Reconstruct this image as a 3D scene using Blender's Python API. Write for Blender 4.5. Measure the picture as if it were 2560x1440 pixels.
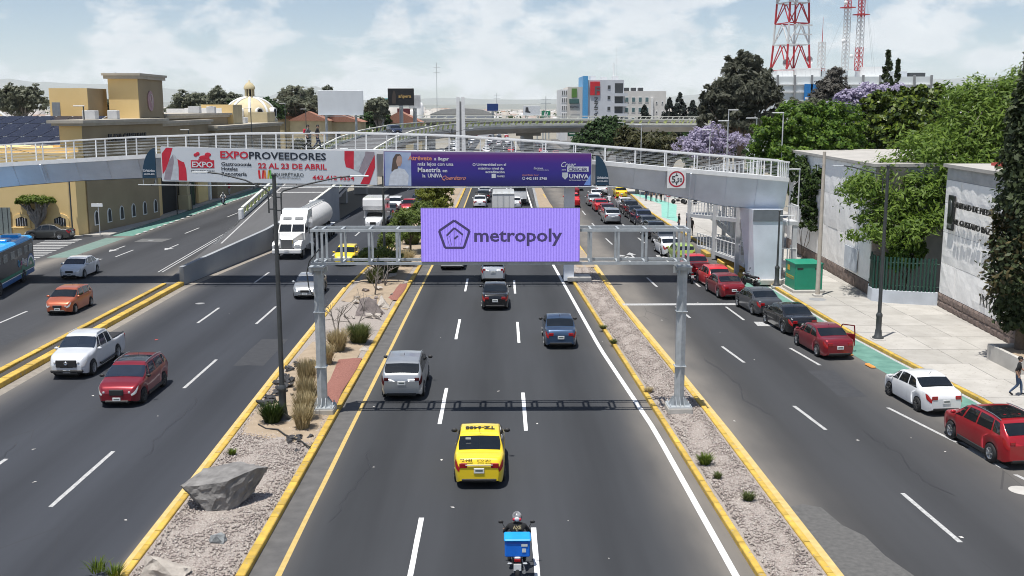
import bpy, bmesh, math, random
import numpy as np
from mathutils import Vector, Matrix
for _o in list(bpy.data.objects): bpy.data.objects.remove(_o)
SC = bpy.context.scene
COL = SC.collection
rnd = random.Random(7)
R = math.radians

# ------------------------------------------------------------------ camera
cd = bpy.data.cameras.new('camera'); cam = bpy.data.objects.new('camera', cd); COL.objects.link(cam)
cd.sensor_width = 36.0; cd.lens = 36.0*2620/2560; cd.clip_start = 0.5; cd.clip_end = 60000
cam.location = (0, 0, 12.3)
cam.rotation_euler = (R(90)-math.atan(450/2620), 0, R(-0.62))
SC.camera = cam

# ------------------------------------------------------------------ sky and sun
SUNV = Vector((-1.52, -1.78, 9.34)).normalized()
W = bpy.data.worlds.new('World'); SC.world = W; W.use_nodes = True
nt = W.node_tree; nt.nodes.clear()
def wn(t, **k):
    n = nt.nodes.new(t)
    for a, b in k.items(): setattr(n, a, b)
    return n
sky = wn('ShaderNodeTexSky', sky_type='NISHITA', sun_disc=False, sun_elevation=math.asin(SUNV.z),
         sun_rotation=math.atan2(SUNV.x, SUNV.y), altitude=1800, air_density=1.0, dust_density=1.3, ozone_density=2.0)
tc = wn('ShaderNodeTexCoord'); sep = wn('ShaderNodeSeparateXYZ')
nt.links.new(tc.outputs['Generated'], sep.inputs[0])
def wm(op, a, b=None, c=None):
    n = wn('ShaderNodeMath', operation=op)
    for i, v in enumerate((a, b, c)):
        if v is None: continue
        if isinstance(v, (int, float)): n.inputs[i].default_value = v
        else: nt.links.new(v, n.inputs[i])
    return n.outputs[0]
zc = wm('MAXIMUM', sep.outputs[2], 0.0)
den = wm('ADD', zc, 0.5)
px = wm('DIVIDE', sep.outputs[0], den); py = wm('DIVIDE', sep.outputs[1], den)
cmb = wn('ShaderNodeCombineXYZ'); nt.links.new(px, cmb.inputs[0]); nt.links.new(py, cmb.inputs[1])
pz = wm('MULTIPLY', sep.outputs[2], 1.0); nt.links.new(pz, cmb.inputs[2])
n1 = wn('ShaderNodeTexNoise'); n1.inputs['Scale'].default_value = 6.5; n1.inputs['Detail'].default_value = 8; n1.inputs['Roughness'].default_value = 0.60
n1.inputs['Distortion'].default_value = 0.15
nt.links.new(cmb.outputs[0], n1.inputs['Vector'])
ramp = wn('ShaderNodeValToRGB'); ramp.color_ramp.elements[0].position = 0.45; ramp.color_ramp.elements[1].position = 0.56
nt.links.new(n1.outputs['Fac'], ramp.inputs[0])
n2 = wn('ShaderNodeTexNoise'); n2.inputs['Scale'].default_value = 12.0; n2.inputs['Detail'].default_value = 6
nt.links.new(cmb.outputs[0], n2.inputs['Vector'])
ccol = wn('ShaderNodeMix', data_type='RGBA'); ccol.inputs[6].default_value = (6.0, 6.4, 6.9, 1); ccol.inputs[7].default_value = (11.5, 11.3, 11.1, 1)
nt.links.new(n2.outputs['Fac'], ccol.inputs[0])
skyc = wn('ShaderNodeHueSaturation'); skyc.inputs['Saturation'].default_value = 1.05; skyc.inputs['Value'].default_value = 0.95
nt.links.new(sky.outputs[0], skyc.inputs['Color'])
mixc = wn('ShaderNodeMix', data_type='RGBA')
# broken cloud, thinned overhead to weaken the fill light, covers more towards the horizon
slant = wm('ADD', 0.15, wm('MULTIPLY', 0.80, wm('POWER', 2.718, wm('MULTIPLY', zc, -4.0))))
cf = wm('MULTIPLY', ramp.outputs[0], slant)
nt.links.new(cf, mixc.inputs[0]); nt.links.new(skyc.outputs[0], mixc.inputs[6]); nt.links.new(ccol.outputs[2], mixc.inputs[7])
bg = wn('ShaderNodeBackground'); bg.inputs[1].default_value = 0.092
wo = wn('ShaderNodeOutputWorld')
nt.links.new(mixc.outputs[2], bg.inputs[0]); nt.links.new(bg.outputs[0], wo.inputs[0])

sl = bpy.data.lights.new('sun', 'SUN'); sl.energy = 5.0; sl.angle = R(0.53); sl.color = (1.0, 0.965, 0.91)
sun = bpy.data.objects.new('sun', sl); COL.objects.link(sun)
sun.rotation_euler = (-SUNV).to_track_quat('-Z', 'Y').to_euler(); sun.location = (0, 0, 60)
SC.cycles.filter_width = 1.0
SC.view_settings.view_transform = 'Standard'; SC.view_settings.look = 'None'
SC.view_settings.exposure = 0.2; SC.view_settings.gamma = 1.0; SC.view_settings.use_curve_mapping = False

# ------------------------------------------------------------------ materials
MATS = {}
def mat(name, col, rough=0.6, metal=0.0, var=0.12, scale=3.0, bump=0.0, bscale=None, coat=0.0, spec=None, emit=None, estr=0.0, stretch=None, col2=None, detail=5):
    """principled material with procedural colour variation (object space noise) and fine relief"""
    if name in MATS: return MATS[name]
    m = bpy.data.materials.new(name); m.use_nodes = True; MATS[name] = m
    t = m.node_tree; b = t.nodes['Principled BSDF']
    b.inputs['Roughness'].default_value = rough; b.inputs['Metallic'].default_value = metal
    if coat: b.inputs['Coat Weight'].default_value = coat; b.inputs['Coat Roughness'].default_value = 0.04
    if spec is not None: b.inputs['Specular IOR Level'].default_value = spec
    c = t.nodes.new('ShaderNodeTexCoord'); mp = t.nodes.new('ShaderNodeMapping')
    t.links.new(c.outputs['Object'], mp.inputs[0])
    if stretch: mp.inputs['Scale'].default_value = stretch
    n = t.nodes.new('ShaderNodeTexNoise'); n.inputs['Scale'].default_value = scale; n.inputs['Detail'].default_value = detail
    t.links.new(mp.outputs[0], n.inputs['Vector'])
    mx = t.nodes.new('ShaderNodeMix'); mx.data_type = 'RGBA'
    lo = [max(0, v*(1-var)) for v in col]; hi = [min(1, v*(1+var)) for v in col]
    if col2: lo, hi = list(col), list(col2)
    mx.inputs[6].default_value = (*lo, 1); mx.inputs[7].default_value = (*hi, 1)
    mr = t.nodes.new('ShaderNodeMapRange'); mr.inputs[1].default_value = 0.3; mr.inputs[2].default_value = 0.7
    t.links.new(n.outputs['Fac'], mr.inputs[0])
    t.links.new(mr.outputs[0], mx.inputs[0]); t.links.new(mx.outputs[2], b.inputs['Base Color'])
    if bump:
        bn = t.nodes.new('ShaderNodeTexNoise'); bn.inputs['Scale'].default_value = bscale or scale*4; bn.inputs['Detail'].default_value = 6
        t.links.new(mp.outputs[0], bn.inputs['Vector'])
        bu = t.nodes.new('ShaderNodeBump'); bu.inputs['Strength'].default_value = min(1, bump); bu.inputs['Distance'].default_value = 0.02 if bump <= 1 else 0.02*bump
        t.links.new(bn.outputs['Fac'], bu.inputs['Height']); t.links.new(bu.outputs[0], b.inputs['Normal'])
    if emit:
        b.inputs['Emission Color'].default_value = (*emit, 1); b.inputs['Emission Strength'].default_value = estr
    return m

def asphalt(name, lanes, base=(0.047, 0.050, 0.055), edge=None):
    """asphalt with aggregate grain, tyre-polished bands along the lanes, dust towards kerbs (lanes, edge: X positions in metres)"""
    m = bpy.data.materials.new(name); m.use_nodes = True; MATS[name] = m
    t = m.node_tree; b = t.nodes['Principled BSDF']; b.inputs['Roughness'].default_value = 0.88; b.inputs['Specular IOR Level'].default_value = 0.25
    c = t.nodes.new('ShaderNodeTexCoord'); s = t.nodes.new('ShaderNodeSeparateXYZ'); t.links.new(c.outputs['Object'], s.inputs[0])
    def M(op, a, b_=None):
        n = t.nodes.new('ShaderNodeMath'); n.operation = op
        for i, v in enumerate((a, b_)):
            if v is None: continue
            if isinstance(v, (int, float)): n.inputs[i].default_value = v
            else: t.links.new(v, n.inputs[i])
        return n.outputs[0]
    def N(scale, st=(1, 1, 1), det=5):
        mp = t.nodes.new('ShaderNodeMapping'); mp.inputs['Scale'].default_value = st; t.links.new(c.outputs['Object'], mp.inputs[0])
        n = t.nodes.new('ShaderNodeTexNoise'); n.inputs['Scale'].default_value = scale; n.inputs['Detail'].default_value = det
        t.links.new(mp.outputs[0], n.inputs['Vector']); return n.outputs['Fac']
    wob = M('MULTIPLY', M('SUBTRACT', N(0.35, (1, .12, 1), 3), 0.5), 0.9)
    x = M('ADD', s.outputs[0], wob)
    acc = None
    for lx in lanes:                                    # darker oily/rubbered centre of each lane
        d = M('DIVIDE', M('SUBTRACT', x, lx), 0.95)
        gss = M('POWER', 2.718, M('MULTIPLY', M('MULTIPLY', d, d), -1.0))
        acc = gss if acc is None else M('ADD', acc, gss)
    f = M('MULTIPLY', acc, -0.26) if acc else 0.0
    f = M('ADD', 1.06, f)
    f = M('ADD', f, M('MULTIPLY', M('SUBTRACT', N(0.16, (1, .30, 1), 5), 0.5), 0.55))
    f = M('ADD', f, M('MULTIPLY', M('SUBTRACT', N(38, (1, 1, 1), 3), 0.5), 0.30))
    f = M('ADD', f, M('MULTIPLY', M('SUBTRACT', N(2.4, (1, .05, 1), 4), 0.5), 0.26))
    col = t.nodes.new('ShaderNodeMix'); col.data_type = 'RGBA'; col.blend_type = 'MULTIPLY'; col.inputs[0].default_value = 1
    col.inputs[6].default_value = (*base, 1)
    cc = t.nodes.new('ShaderNodeCombineColor'); [t.links.new(f, cc.inputs[i]) for i in range(3)]
    t.links.new(cc.outputs[0], col.inputs[7]); out = col.outputs[2]
    if edge:
        acc = None
        for ex, w in edge:
            d = M('DIVIDE', M('SUBTRACT', x, ex), w)
            gss = M('POWER', 2.718, M('MULTIPLY', M('MULTIPLY', d, d), -1.0))
            acc = gss if acc is None else M('ADD', acc, gss)
        du = t.nodes.new('ShaderNodeMix'); du.data_type = 'RGBA'; du.clamp_factor = True
        fac = M('MULTIPLY', acc, M('ADD', 0.25, N(0.8, (1, .3, 1), 6)))
        t.links.new(fac, du.inputs[0]); t.links.new(out, du.inputs[6]); du.inputs[7].default_value = (0.22, 0.20, 0.175, 1); out = du.outputs[2]
    # sparse lighter repair patches / cracks
    vo = t.nodes.new('ShaderNodeTexVoronoi'); vo.feature = 'DISTANCE_TO_EDGE'; vo.inputs['Scale'].default_value = 0.22
    mp = t.nodes.new('ShaderNodeMapping'); mp.inputs['Scale'].default_value = (1, .45, 1); t.links.new(c.outputs['Object'], mp.inputs[0])
    t.links.new(mp.outputs[0], vo.inputs['Vector'])
    cr = M('MULTIPLY', M('LESS_THAN', vo.outputs['Distance'], 0.0025), M('GREATER_THAN', N(0.09, det=2), 0.60))
    dk = t.nodes.new('ShaderNodeMix'); dk.data_type = 'RGBA'; t.links.new(M('MULTIPLY', cr, 0.5), dk.inputs[0]); t.links.new(out, dk.inputs[6]); dk.inputs[7].default_value = (0.04, 0.04, 0.042, 1)
    t.links.new(dk.outputs[2], b.inputs['Base Color'])
    bu = t.nodes.new('ShaderNodeBump'); bu.inputs['Strength'].default_value = 0.25; bu.inputs['Distance'].default_value = 0.01
    t.links.new(N(60), bu.inputs['Height']); t.links.new(bu.outputs[0], b.inputs['Normal'])
    return m

def leafmat(name, c1, c2, trans=0.35, rough=0.55):
    if name in MATS: return MATS[name]
    m = bpy.data.materials.new(name); m.use_nodes = True; MATS[name] = m
    t = m.node_tree; b = t.nodes['Principled BSDF']; b.inputs['Roughness'].default_value = rough; b.inputs['Specular IOR Level'].default_value = 0.3
    g = t.nodes.new('ShaderNodeNewGeometry'); mx = t.nodes.new('ShaderNodeMix'); mx.data_type = 'RGBA'
    mx.inputs[6].default_value = (*c1, 1); mx.inputs[7].default_value = (*c2, 1)
    t.links.new(g.outputs['Random Per Island'], mx.inputs[0]); t.links.new(mx.outputs[2], b.inputs['Base Color'])
    tr = t.nodes.new('ShaderNodeBsdfTranslucent'); t.links.new(mx.outputs[2], tr.inputs[0])
    ms = t.nodes.new('ShaderNodeMixShader'); ms.inputs[0].default_value = trans
    o = t.nodes['Material Output']
    t.links.new(b.outputs[0], ms.inputs[1]); t.links.new(tr.outputs[0], ms.inputs[2]); t.links.new(ms.outputs[0], o.inputs[0])
    return m

# ------------------------------------------------------------------ mesh helpers
class MB:
    """collects simple shapes; build() links them as ONE mesh object"""
    def __init__(s): s.v = []; s.f = []; s.m = []; s.sm = []
    def add(s, vs, fs, m=0, smooth=False):
        o = len(s.v); s.v += [tuple(v) for v in vs]
        for f in fs: s.f.append([o+i for i in f]); s.m.append(m); s.sm.append(smooth)
        return s
    def box(s, x0, x1, y0, y1, z0, z1, m=0):
        return s.add([(x0,y0,z0),(x1,y0,z0),(x1,y1,z0),(x0,y1,z0),(x0,y0,z1),(x1,y0,z1),(x1,y1,z1),(x0,y1,z1)],
                     [(3,2,1,0),(4,5,6,7),(0,1,5,4),(1,2,6,5),(2,3,7,6),(3,0,4,7)], m)
    def cbox(s, c, d, m=0): return s.box(c[0]-d[0]/2, c[0]+d[0]/2, c[1]-d[1]/2, c[1]+d[1]/2, c[2]-d[2]/2, c[2]+d[2]/2, m)
    def bevbox(s, c, d, b=0.02, m=0):
        """box with chamfered edges"""
        hx, hy, hz = d[0]/2, d[1]/2, d[2]/2; b = min(b, hx*.9, hy*.9, hz*.9)
        bm = bmesh.new(); bmesh.ops.create_cube(bm, size=1.0)
        for v in bm.verts: v.co = Vector((v.co.x*d[0], v.co.y*d[1], v.co.z*d[2]))
        bmesh.ops.bevel(bm, geom=list(bm.edges), offset=b, segments=1, affect='EDGES')
        bm.verts.index_update()
        s.add([(v.co.x+c[0], v.co.y+c[1], v.co.z+c[2]) for v in bm.verts], [[v.index for v in f.verts] for f in bm.faces], m); bm.free(); return s
    def prism(s, poly, z0, z1, m=0, top=None):
        n = len(poly)
        vs = [(p[0], p[1], z0) for p in poly] + [(p[0], p[1], z1) for p in poly]
        fs = [list(range(n, 2*n)), list(range(n-1, -1, -1))] + [(i, (i+1) % n, n+(i+1) % n, n+i) for i in range(n)]
        return s.add(vs, fs, m)
    def xprism(s, poly, x0, x1, m=0):
        """polygon in (y,z) extruded along x"""
        n = len(poly)
        vs = [(x0, p[0], p[1]) for p in poly] + [(x1, p[0], p[1]) for p in poly]
        return s.add(vs, [list(range(n-1, -1, -1)), list(range(n, 2*n))] + [(i, (i+1) % n, n+(i+1) % n, n+i) for i in range(n)], m)
    def yprism(s, poly, y0, y1, m=0):
        """polygon in (x,z) extruded along y"""
        n = len(poly)
        vs = [(p[0], y0, p[1]) for p in poly] + [(p[0], y1, p[1]) for p in poly]
        return s.add(vs, [list(range(n)), list(range(2*n-1, n-1, -1))] + [(i, n+i, n+(i+1) % n, (i+1) % n) for i in range(n)], m)
    def quad(s, a, b, c, d, m=0): return s.add([a, b, c, d], [(0, 1, 2, 3)], m)
    def tube(s, pts, r, n=8, m=0, cap=True):
        pts = [Vector(p) for p in pts]; rs = r if isinstance(r, (list, tuple)) else [r]*len(pts)
        vs = []; up = None
        for i, p in enumerate(pts):
            d = (pts[min(i+1, len(pts)-1)] - pts[max(i-1, 0)]).normalized()
            if up is None: up = Vector((0, 0, 1)) if abs(d.z) < .9 else Vector((1, 0, 0))
            a = d.cross(up).normalized(); b = a.cross(d).normalized(); up = b
            for k in range(n):
                an = 2*math.pi*k/n; vs.append(p + (a*math.cos(an) + b*math.sin(an))*rs[i])
        fs = []
        for i in range(len(pts)-1):
            for k in range(n): fs.append((i*n+k, i*n+(k+1) % n, (i+1)*n+(k+1) % n, (i+1)*n+k))
        s.add(vs, fs, m, True)
        if cap: s.add(vs[:n], [list(range(n-1, -1, -1))], m); s.add(vs[-n:], [list(range(n))], m)
        return s
    def bar(s, a, b, w, h=None, m=0):
        """square bar from a to b"""
        h = h or w; a = Vector(a); b = Vector(b); d = (b-a).normalized()
        up = Vector((0, 0, 1)) if abs(d.z) < .95 else Vector((0, 1, 0))
        u = d.cross(up).normalized()*w/2; v = u.cross(d).normalized()*h/2
        vs = [a-u-v, a+u-v, a+u+v, a-u+v, b-u-v, b+u-v, b+u+v, b-u+v]
        return s.add(vs, [(3,2,1,0),(4,5,6,7),(0,1,5,4),(1,2,6,5),(2,3,7,6),(3,0,4,7)], m)
    def lathe(s, prof, n=16, m=0, c=(0, 0, 0), smooth=True):
        """(r,z) profile around vertical axis"""
        vs = []; k = len(prof)
        for i in range(n):
            a = 2*math.pi*i/n
            for r, z in prof: vs.append((c[0]+r*math.cos(a), c[1]+r*math.sin(a), c[2]+z))
        fs = []
        for i in range(n):
            j = (i+1) % n
            for q in range(k-1): fs.append((i*k+q, j*k+q, j*k+q+1, i*k+q+1))
        return s.add(vs, fs, m, smooth)
    def ell(s, c, r, n=10, k=7, m=0):
        prof = [(max(1e-4, math.cos(a)), math.sin(a)) for a in np.linspace(-math.pi/2, math.pi/2, k)]
        o = len(s.v); s.lathe(prof, n, m)
        for i in range(o, len(s.v)):
            v = s.v[i]; s.v[i] = (c[0]+v[0]*r[0], c[1]+v[1]*r[1], c[2]+v[2]*r[2])
        return s
    def mesh(s, name):
        me = bpy.data.meshes.new(name); me.from_pydata(s.v, [], s.f)
        me.polygons.foreach_set('material_index', s.m); me.polygons.foreach_set('use_smooth', s.sm); me.update(); return me
    def build(s, name, mats, parent=None, loc=None, rz=0):
        return link(name, s.mesh(name), mats, parent, loc, rz)

def link(name, me, mats, parent=None, loc=None, rz=0):
    o = bpy.data.objects.new(name, me); COL.objects.link(o)
    if mats is not None:
        mats = mats if isinstance(mats, (list, tuple)) else [mats]
        if len(me.materials) == 0:
            for m in mats: me.materials.append(m)
    if parent: o.parent = parent
    if loc: o.location = loc
    if rz: o.rotation_euler = (0, 0, rz)
    return o
def tag(o, label=None, cat=None, group=None, kind=None):
    if label: o['label'] = label
    if cat: o['category'] = cat
    if group: o['group'] = group
    if kind: o['kind'] = kind
    return o
def thing(name, label, cat, loc=(0, 0, 0), rz=0, group=None):
    o = bpy.data.objects.new(name, None); COL.objects.link(o); o.location = loc; o.rotation_euler = (0, 0, rz)
    o.empty_display_size = 0.3
    return tag(o, label, cat, group)
def copy_tree(o, parent=None):
    c = o.copy(); COL.objects.link(c)
    if parent: c.parent = parent
    for ch in list(o.children): copy_tree(ch, c)
    return c
def npmesh(name, V, F, smooth=False):
    """fast mesh of quads/tris from arrays"""
    me = bpy.data.meshes.new(name); V = np.asarray(V, np.float32); F = np.asarray(F, np.int32)
    me.vertices.add(len(V)); me.vertices.foreach_set('co', V.ravel())
    k = F.shape[1]; me.loops.add(F.size); me.loops.foreach_set('vertex_index', F.ravel())
    me.polygons.add(len(F)); me.polygons.foreach_set('loop_start', np.arange(0, F.size, k, dtype=np.int32))
    if smooth: me.polygons.foreach_set('use_smooth', np.ones(len(F), bool))
    me.update(calc_edges=True); return me
FONTCACHE = {}
def text_mesh(s, size, bold=0.0, ext=0.006, shear=0.0, sx=1.0, align='LEFT'):
    """mesh of a line of lettering in the XZ plane facing -Y"""
    cu = bpy.data.curves.new('lettering', 'FONT'); cu.body = s; cu.size = size; cu.offset = bold*size; cu.extrude = ext; cu.shear = shear
    cu.align_x = align; cu.resolution_u = 2; cu.space_character = 1.0
    o = bpy.data.objects.new('lettering', cu); COL.objects.link(o)
    bpy.context.view_layer.update()
    me = bpy.data.meshes.new_from_object(o.evaluated_get(bpy.context.evaluated_depsgraph_get()))
    bpy.data.objects.remove(o)
    n = len(me.vertices); co = np.empty(n*3, np.float32); me.vertices.foreach_get('co', co); co = co.reshape(-1, 3)
    co2 = np.stack([co[:, 0]*sx, -co[:, 2], co[:, 1]], 1); me.vertices.foreach_set('co', co2.ravel().astype(np.float32)); me.materials.clear(); me.update()
    return me
def text(name, s, size, m, parent, loc, rz=0, width=None, rot=None, **k):
    """lettering part; width (m) squeezes or stretches the line to fit"""
    me = text_mesh(s, size, **k)
    if width:
        xs = [v.co.x for v in me.vertices]; w0 = max(xs)-min(xs); x0 = min(xs) if k.get('align', 'LEFT') == 'LEFT' else 0
        for v in me.vertices: v.co.x = (v.co.x-x0)*width/w0
    o = link(name, me, m, parent, loc, rz)
    if rot: o.rotation_euler = rot
    return o

def interp(T, u): return float(np.interp(u, [a for a, _ in T], [b for _, b in T]))
# ------------------------------------------------------------------ shared materials
YEL = mat('kerb_yellow_paint', (0.44, 0.30, 0.06), 0.75, var=0.22, scale=3.5, bump=0.3, col2=(0.66, 0.43, 0.07))
YEL2 = mat('worn_yellow_paint', (0.50, 0.36, 0.13), 0.8, scale=4, col2=(0.62, 0.47, 0.20))
YELL = mat('yellow_line_paint', (0.46, 0.33, 0.11), 0.8, scale=6, col2=(0.56, 0.41, 0.15))
WHT = mat('white_line_paint', (0.70, 0.70, 0.69), 0.7, scale=7, col2=(0.82, 0.82, 0.81))
WHTW = mat('worn_white_paint', (0.30, 0.30, 0.30), 0.8, scale=9, col2=(0.52, 0.52, 0.51))
CONC = mat('concrete', (0.40, 0.385, 0.355), 0.85, scale=1.2, bump=0.25, bscale=18, col2=(0.52, 0.50, 0.465))
PAVE = mat('pavement_concrete', (0.37, 0.352, 0.32), 0.88, scale=0.9, bump=0.2, bscale=25, col2=(0.46, 0.44, 0.405))
CONCD = mat('dark_concrete', (0.23, 0.235, 0.24), 0.85, scale=0.8, bump=0.25, bscale=14, col2=(0.30, 0.305, 0.31))
GUTT = mat('gutter_concrete', (0.085, 0.083, 0.082), 0.9, scale=2.0, bump=0.25, bscale=20, col2=(0.125, 0.121, 0.117))
DIRT = mat('dry_soil', (0.30, 0.235, 0.165), 0.95, scale=2.5, bump=0.8, bscale=22, col2=(0.38, 0.30, 0.215))
GRAV = mat('pinkish_gravel', (0.22, 0.19, 0.17), 0.95, scale=26, bump=1.0, bscale=34, col2=(0.42, 0.375, 0.335), detail=3)
REDG = mat('red_volcanic_gravel', (0.19, 0.075, 0.06), 0.95, scale=18, bump=1.0, bscale=30, col2=(0.33, 0.15, 0.115))
GREENP = mat('green_cycle_paint', (0.085, 0.20, 0.165), 0.8, scale=1.6, col2=(0.145, 0.30, 0.245))
WHITE = mat('white_paint', (0.80, 0.80, 0.79), 0.5, var=0.06, scale=3)
BLACK = mat('black_rubber', (0.018, 0.018, 0.019), 0.75, var=0.2, scale=20)
STEEL = mat('galvanised_steel', (0.40, 0.43, 0.45), 0.45, 0.12, var=0.12, scale=5, bump=0.1)
GIRD = mat('grey_blue_painted_steel', (0.70, 0.75, 0.82), 0.5, 0.0, var=0.09, scale=0.8, bump=0.08, bscale=6)
LGREY = mat('light_grey_paint', (0.55, 0.56, 0.57), 0.55, var=0.07, scale=2)
DGREY = mat('dark_grey_paint', (0.055, 0.06, 0.063), 0.5, 0.2, var=0.15, scale=6)

def sheet(name, poly, z, m, kind='structure', parent=None):
    b = MB(); n = len(poly); b.add([(p[0], p[1], z) for p in poly], [list(range(n))])
    o = b.build(name, m, parent)
    if kind and not parent: o['kind'] = kind
    return o

# ------------------------------------------------------------------ the setting: ground and roads
GROUND = mat('dry_ground', (0.20, 0.185, 0.15), 0.95, scale=0.02, bump=0.3, bscale=0.4, col2=(0.30, 0.275, 0.225), detail=8)
sheet('ground', [(-24500, -200), (24500, -200), (24500, 30000), (-24500, 30000)], -0.30, GROUND)
def lerp(pts, y):
    return float(np.interp(y, [p[0] for p in pts], [p[1] for p in pts]))
LM_L = [(0, -9.9), (26, -10.06), (48, -10.45), (72, -10.7), (110, -9.6), (150, -8.3), (420, -8.0)]       # left median, west kerb
LM_R = [(0, -6.8), (26, -6.76), (62, -6.45), (84, -6.2), (130, -5.4), (420, -5.2)]                       # left median, east kerb
RM_L = [(0, 7.1), (26, 6.79), (39, 6.35), (75, 5.05), (84, 4.9), (120, 4.55), (420, 4.6)]
RM_R = [(0, 9.3), (26, 8.82), (42, 8.47), (65, 7.62), (84, 7.3), (120, 6.6), (150, 6.2), (420, 6.0)]
WK = [(0, -22.2), (26, -22.2), (60, -22.3), (73, -22.3), (91, -20.2), (117, -18.0), (150, -17.2), (185, -17.2), (420, -17.2)]  # west edge of left express
EK = [(0, 21.5), (43, 20.3), (50, 19.65), (56, 19.2), (70, 18.9), (84, 18.7), (110, 17.8), (125, 17.7), (150, 18.6), (420, 19.5)]
YS = [4, 20, 26, 32, 39, 48, 56, 65, 72, 78, 84, 91, 100, 110, 117, 130, 150, 185, 240, 420]
def strip(name, A, B, z, m, ys=YS, parent=None, kind='structure'):
    b = MB(); vs = []
    for y in ys: vs += [(lerp(A, y), y, z), (lerp(B, y), y, z)]
    b.add(vs, [(2*i, 2*i+1, 2*i+3, 2*i+2) for i in range(len(ys)-1)])
    o = b.build(name, m, parent)
    if not parent: o['kind'] = kind
    return o
off = lambda L, d: [(y, x+d) for y, x in L]
A_C = asphalt('asphalt_centre', (-4.3, -0.75, 3.2), edge=((-6.6, .7), (6.4, 1.1)))
A_L = asphalt('asphalt_left', (-12.3, -15.9, -19.6), base=(0.044, 0.048, 0.057), edge=((-22.3, 1.2), (-10.0, .35)))
A_R = asphalt('asphalt_right', (10.6, 14.0), base=(0.050, 0.052, 0.056), edge=((8.3, 1.6), (19.2, 2.2)))
A_S = asphalt('asphalt_service', (-25.4, -31.0, -34.6), base=(0.052, 0.054, 0.059), edge=((-23.6, 1.6), (-36.5, 1.2)))
road_c = strip('express_road', off(LM_R, -0.1), off(RM_L, 0.1), 0.0, A_C)
road_l = strip('oncoming_express_road', off(WK, -0.1), off(LM_L, 0.1), 0.0, A_L)
road_r = strip('side_road', off(RM_R, -0.1), off(EK, 0.1), 0.0, A_R)
road_s = sheet('service_road', [(-90, 4), (-23.2, 4), (-23.2, 73), (-25.2, 104), (-25.6, 200), (-26, 420), (-38.5, 420), (-38.0, 102.3), (-41, 100.6), (-90, 100.6)], -0.002, A_S)

def mark(road, pts, m=WHT, z=0.004, name='lane_marking'):
    b = MB(); b.add([(p[0], p[1], z) for p in pts], [list(range(len(pts)))]); return b.build(name, m, road)
def dash(road, x0, y0, x1, y1, w=0.14, m=WHT):
    # broken into uneven worn pieces
    b = MB(); n = 7; L = []; Rr = []
    for i in range(n+1):
        t = i/n; x = x0+(x1-x0)*t; y = y0+(y1-y0)*t
        L.append((x-w/2-rnd.uniform(0, .012), y, 0.004)); Rr.append((x+w/2+rnd.uniform(0, .012), y, 0.004))
    vs = L+Rr; b.add(vs, [(i, n+1+i, n+2+i, i+1) for i in range(n)]); return b.build('lane_marking', m, road)
for k in range(-1, 22):
    y = 24.9+15*k + (0.4 if k > 1 else 0)
    if y > 8:
        dash(road_c, -2.43, y, -2.43+.002*k, y+5.4); dash(road_c, 0.96, y-.9, 0.96, y+4.6)
for k in range(-2, 16):
    y = 31.3+14.1*k
    if y > 6: dash(road_l, -14.1-.02*k*(k < 6), y, -14.1-.02*k*(k < 6), y+5.4, m=WHTW)
    y = 31.2+14.3*k
    if y > 6 and y < 150: dash(road_l, -17.6+.03*max(0, k-4), y, -17.6+.03*max(0, k-4), y+4.7, m=WHTW)
def edge_line(road, L, d, w, m, y0, y1, n=60):
    b = MB(); vs = []
    for y in np.linspace(y0, y1, n): x = lerp(L, y)+d; vs += [(x-w/2-rnd.uniform(0, .015), y, .004), (x+w/2+rnd.uniform(0, .015), y, .004)]
    b.add(vs, [(2*i, 2*i+1, 2*i+3, 2*i+2) for i in range(n-1)]); return b.build('edge_line', m, road)
edge_line(road_c, LM_R, 0.80, 0.15, YELL, 8, 230)
b = MB(); ys = np.linspace(10, 230, 90); WL = [(0, 6.9), (26, 6.26), (39, 5.95), (53, 5.15), (84, 4.12), (120, 3.9), (230, 3.9)]; vs = []
for y in ys: x = lerp(WL, y); vs += [(x-.10, y, .004), (x+.10, y, .004)]
b.add(vs, [(2*i, 2*i+1, 2*i+3, 2*i+2) for i in range(len(ys)-1)]); b.build('edge_line', WHT, road_c)
# gutter strips beside kerbs
strip('gutter', LM_R, off(LM_R, 0.72), 0.0035, GUTT, parent=road_c)
strip('gutter', off(RM_R, 0.0), off(RM_R, 0.33), 0.0035, YEL2, [20, 26, 32, 39, 48, 56, 65, 72, 78, 84], parent=road_r)
strip('gutter', off(LM_L, -0.27), off(LM_L, 0.0), 0.0035, YEL2, [4, 20, 26, 32, 39, 48, 56, 65, 72], parent=road_l)
# right street dashes and parking line
for (x0, y0, x1, y1) in ((13.19, 28.3, 13.0, 32.2), (12.59, 39.0, 12.27, 42.3), (11.92, 49.9, 11.57, 53.4), (11.25, 61, 11.0, 64.6), (10.9, 72, 10.75, 76), (10.55, 83, 10.4, 87.5), (10.2, 95, 10.05, 99.5), (9.95, 108, 9.9, 113), (9.9, 122, 9.9, 127), (9.9, 136, 9.9, 141), (10, 152, 10, 157)):
    dash(road_r, x0, y0, x1, y1, m=WHTW)
for (x0, y0, x1, y1) in ((18.2, 30.6, 17.5, 33.9), (17.14, 36.7, 16.1, 42.0), (15.48, 49.3, 15.03, 53.0), (14.31, 60.3, 14.13, 64.5), (13.9, 72, 13.8, 76), (13.6, 84, 13.5, 88), (13.3, 96, 13.2, 100), (13.1, 108, 13.1, 112), (13.2, 124, 13.2, 129)):
    dash(road_r, x0, y0, x1, y1, m=WHTW)
mark(road_r, [(17.3, 34.6), (17.62, 34.6), (17.25, 37.4), (16.95, 37.4)], WHTW, name='paint_patch')
mark(road_r, [(7.7, 65.0), (16.6, 65.1), (16.6, 65.7), (7.7, 65.65)], WHTW, name='stop_line')
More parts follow.
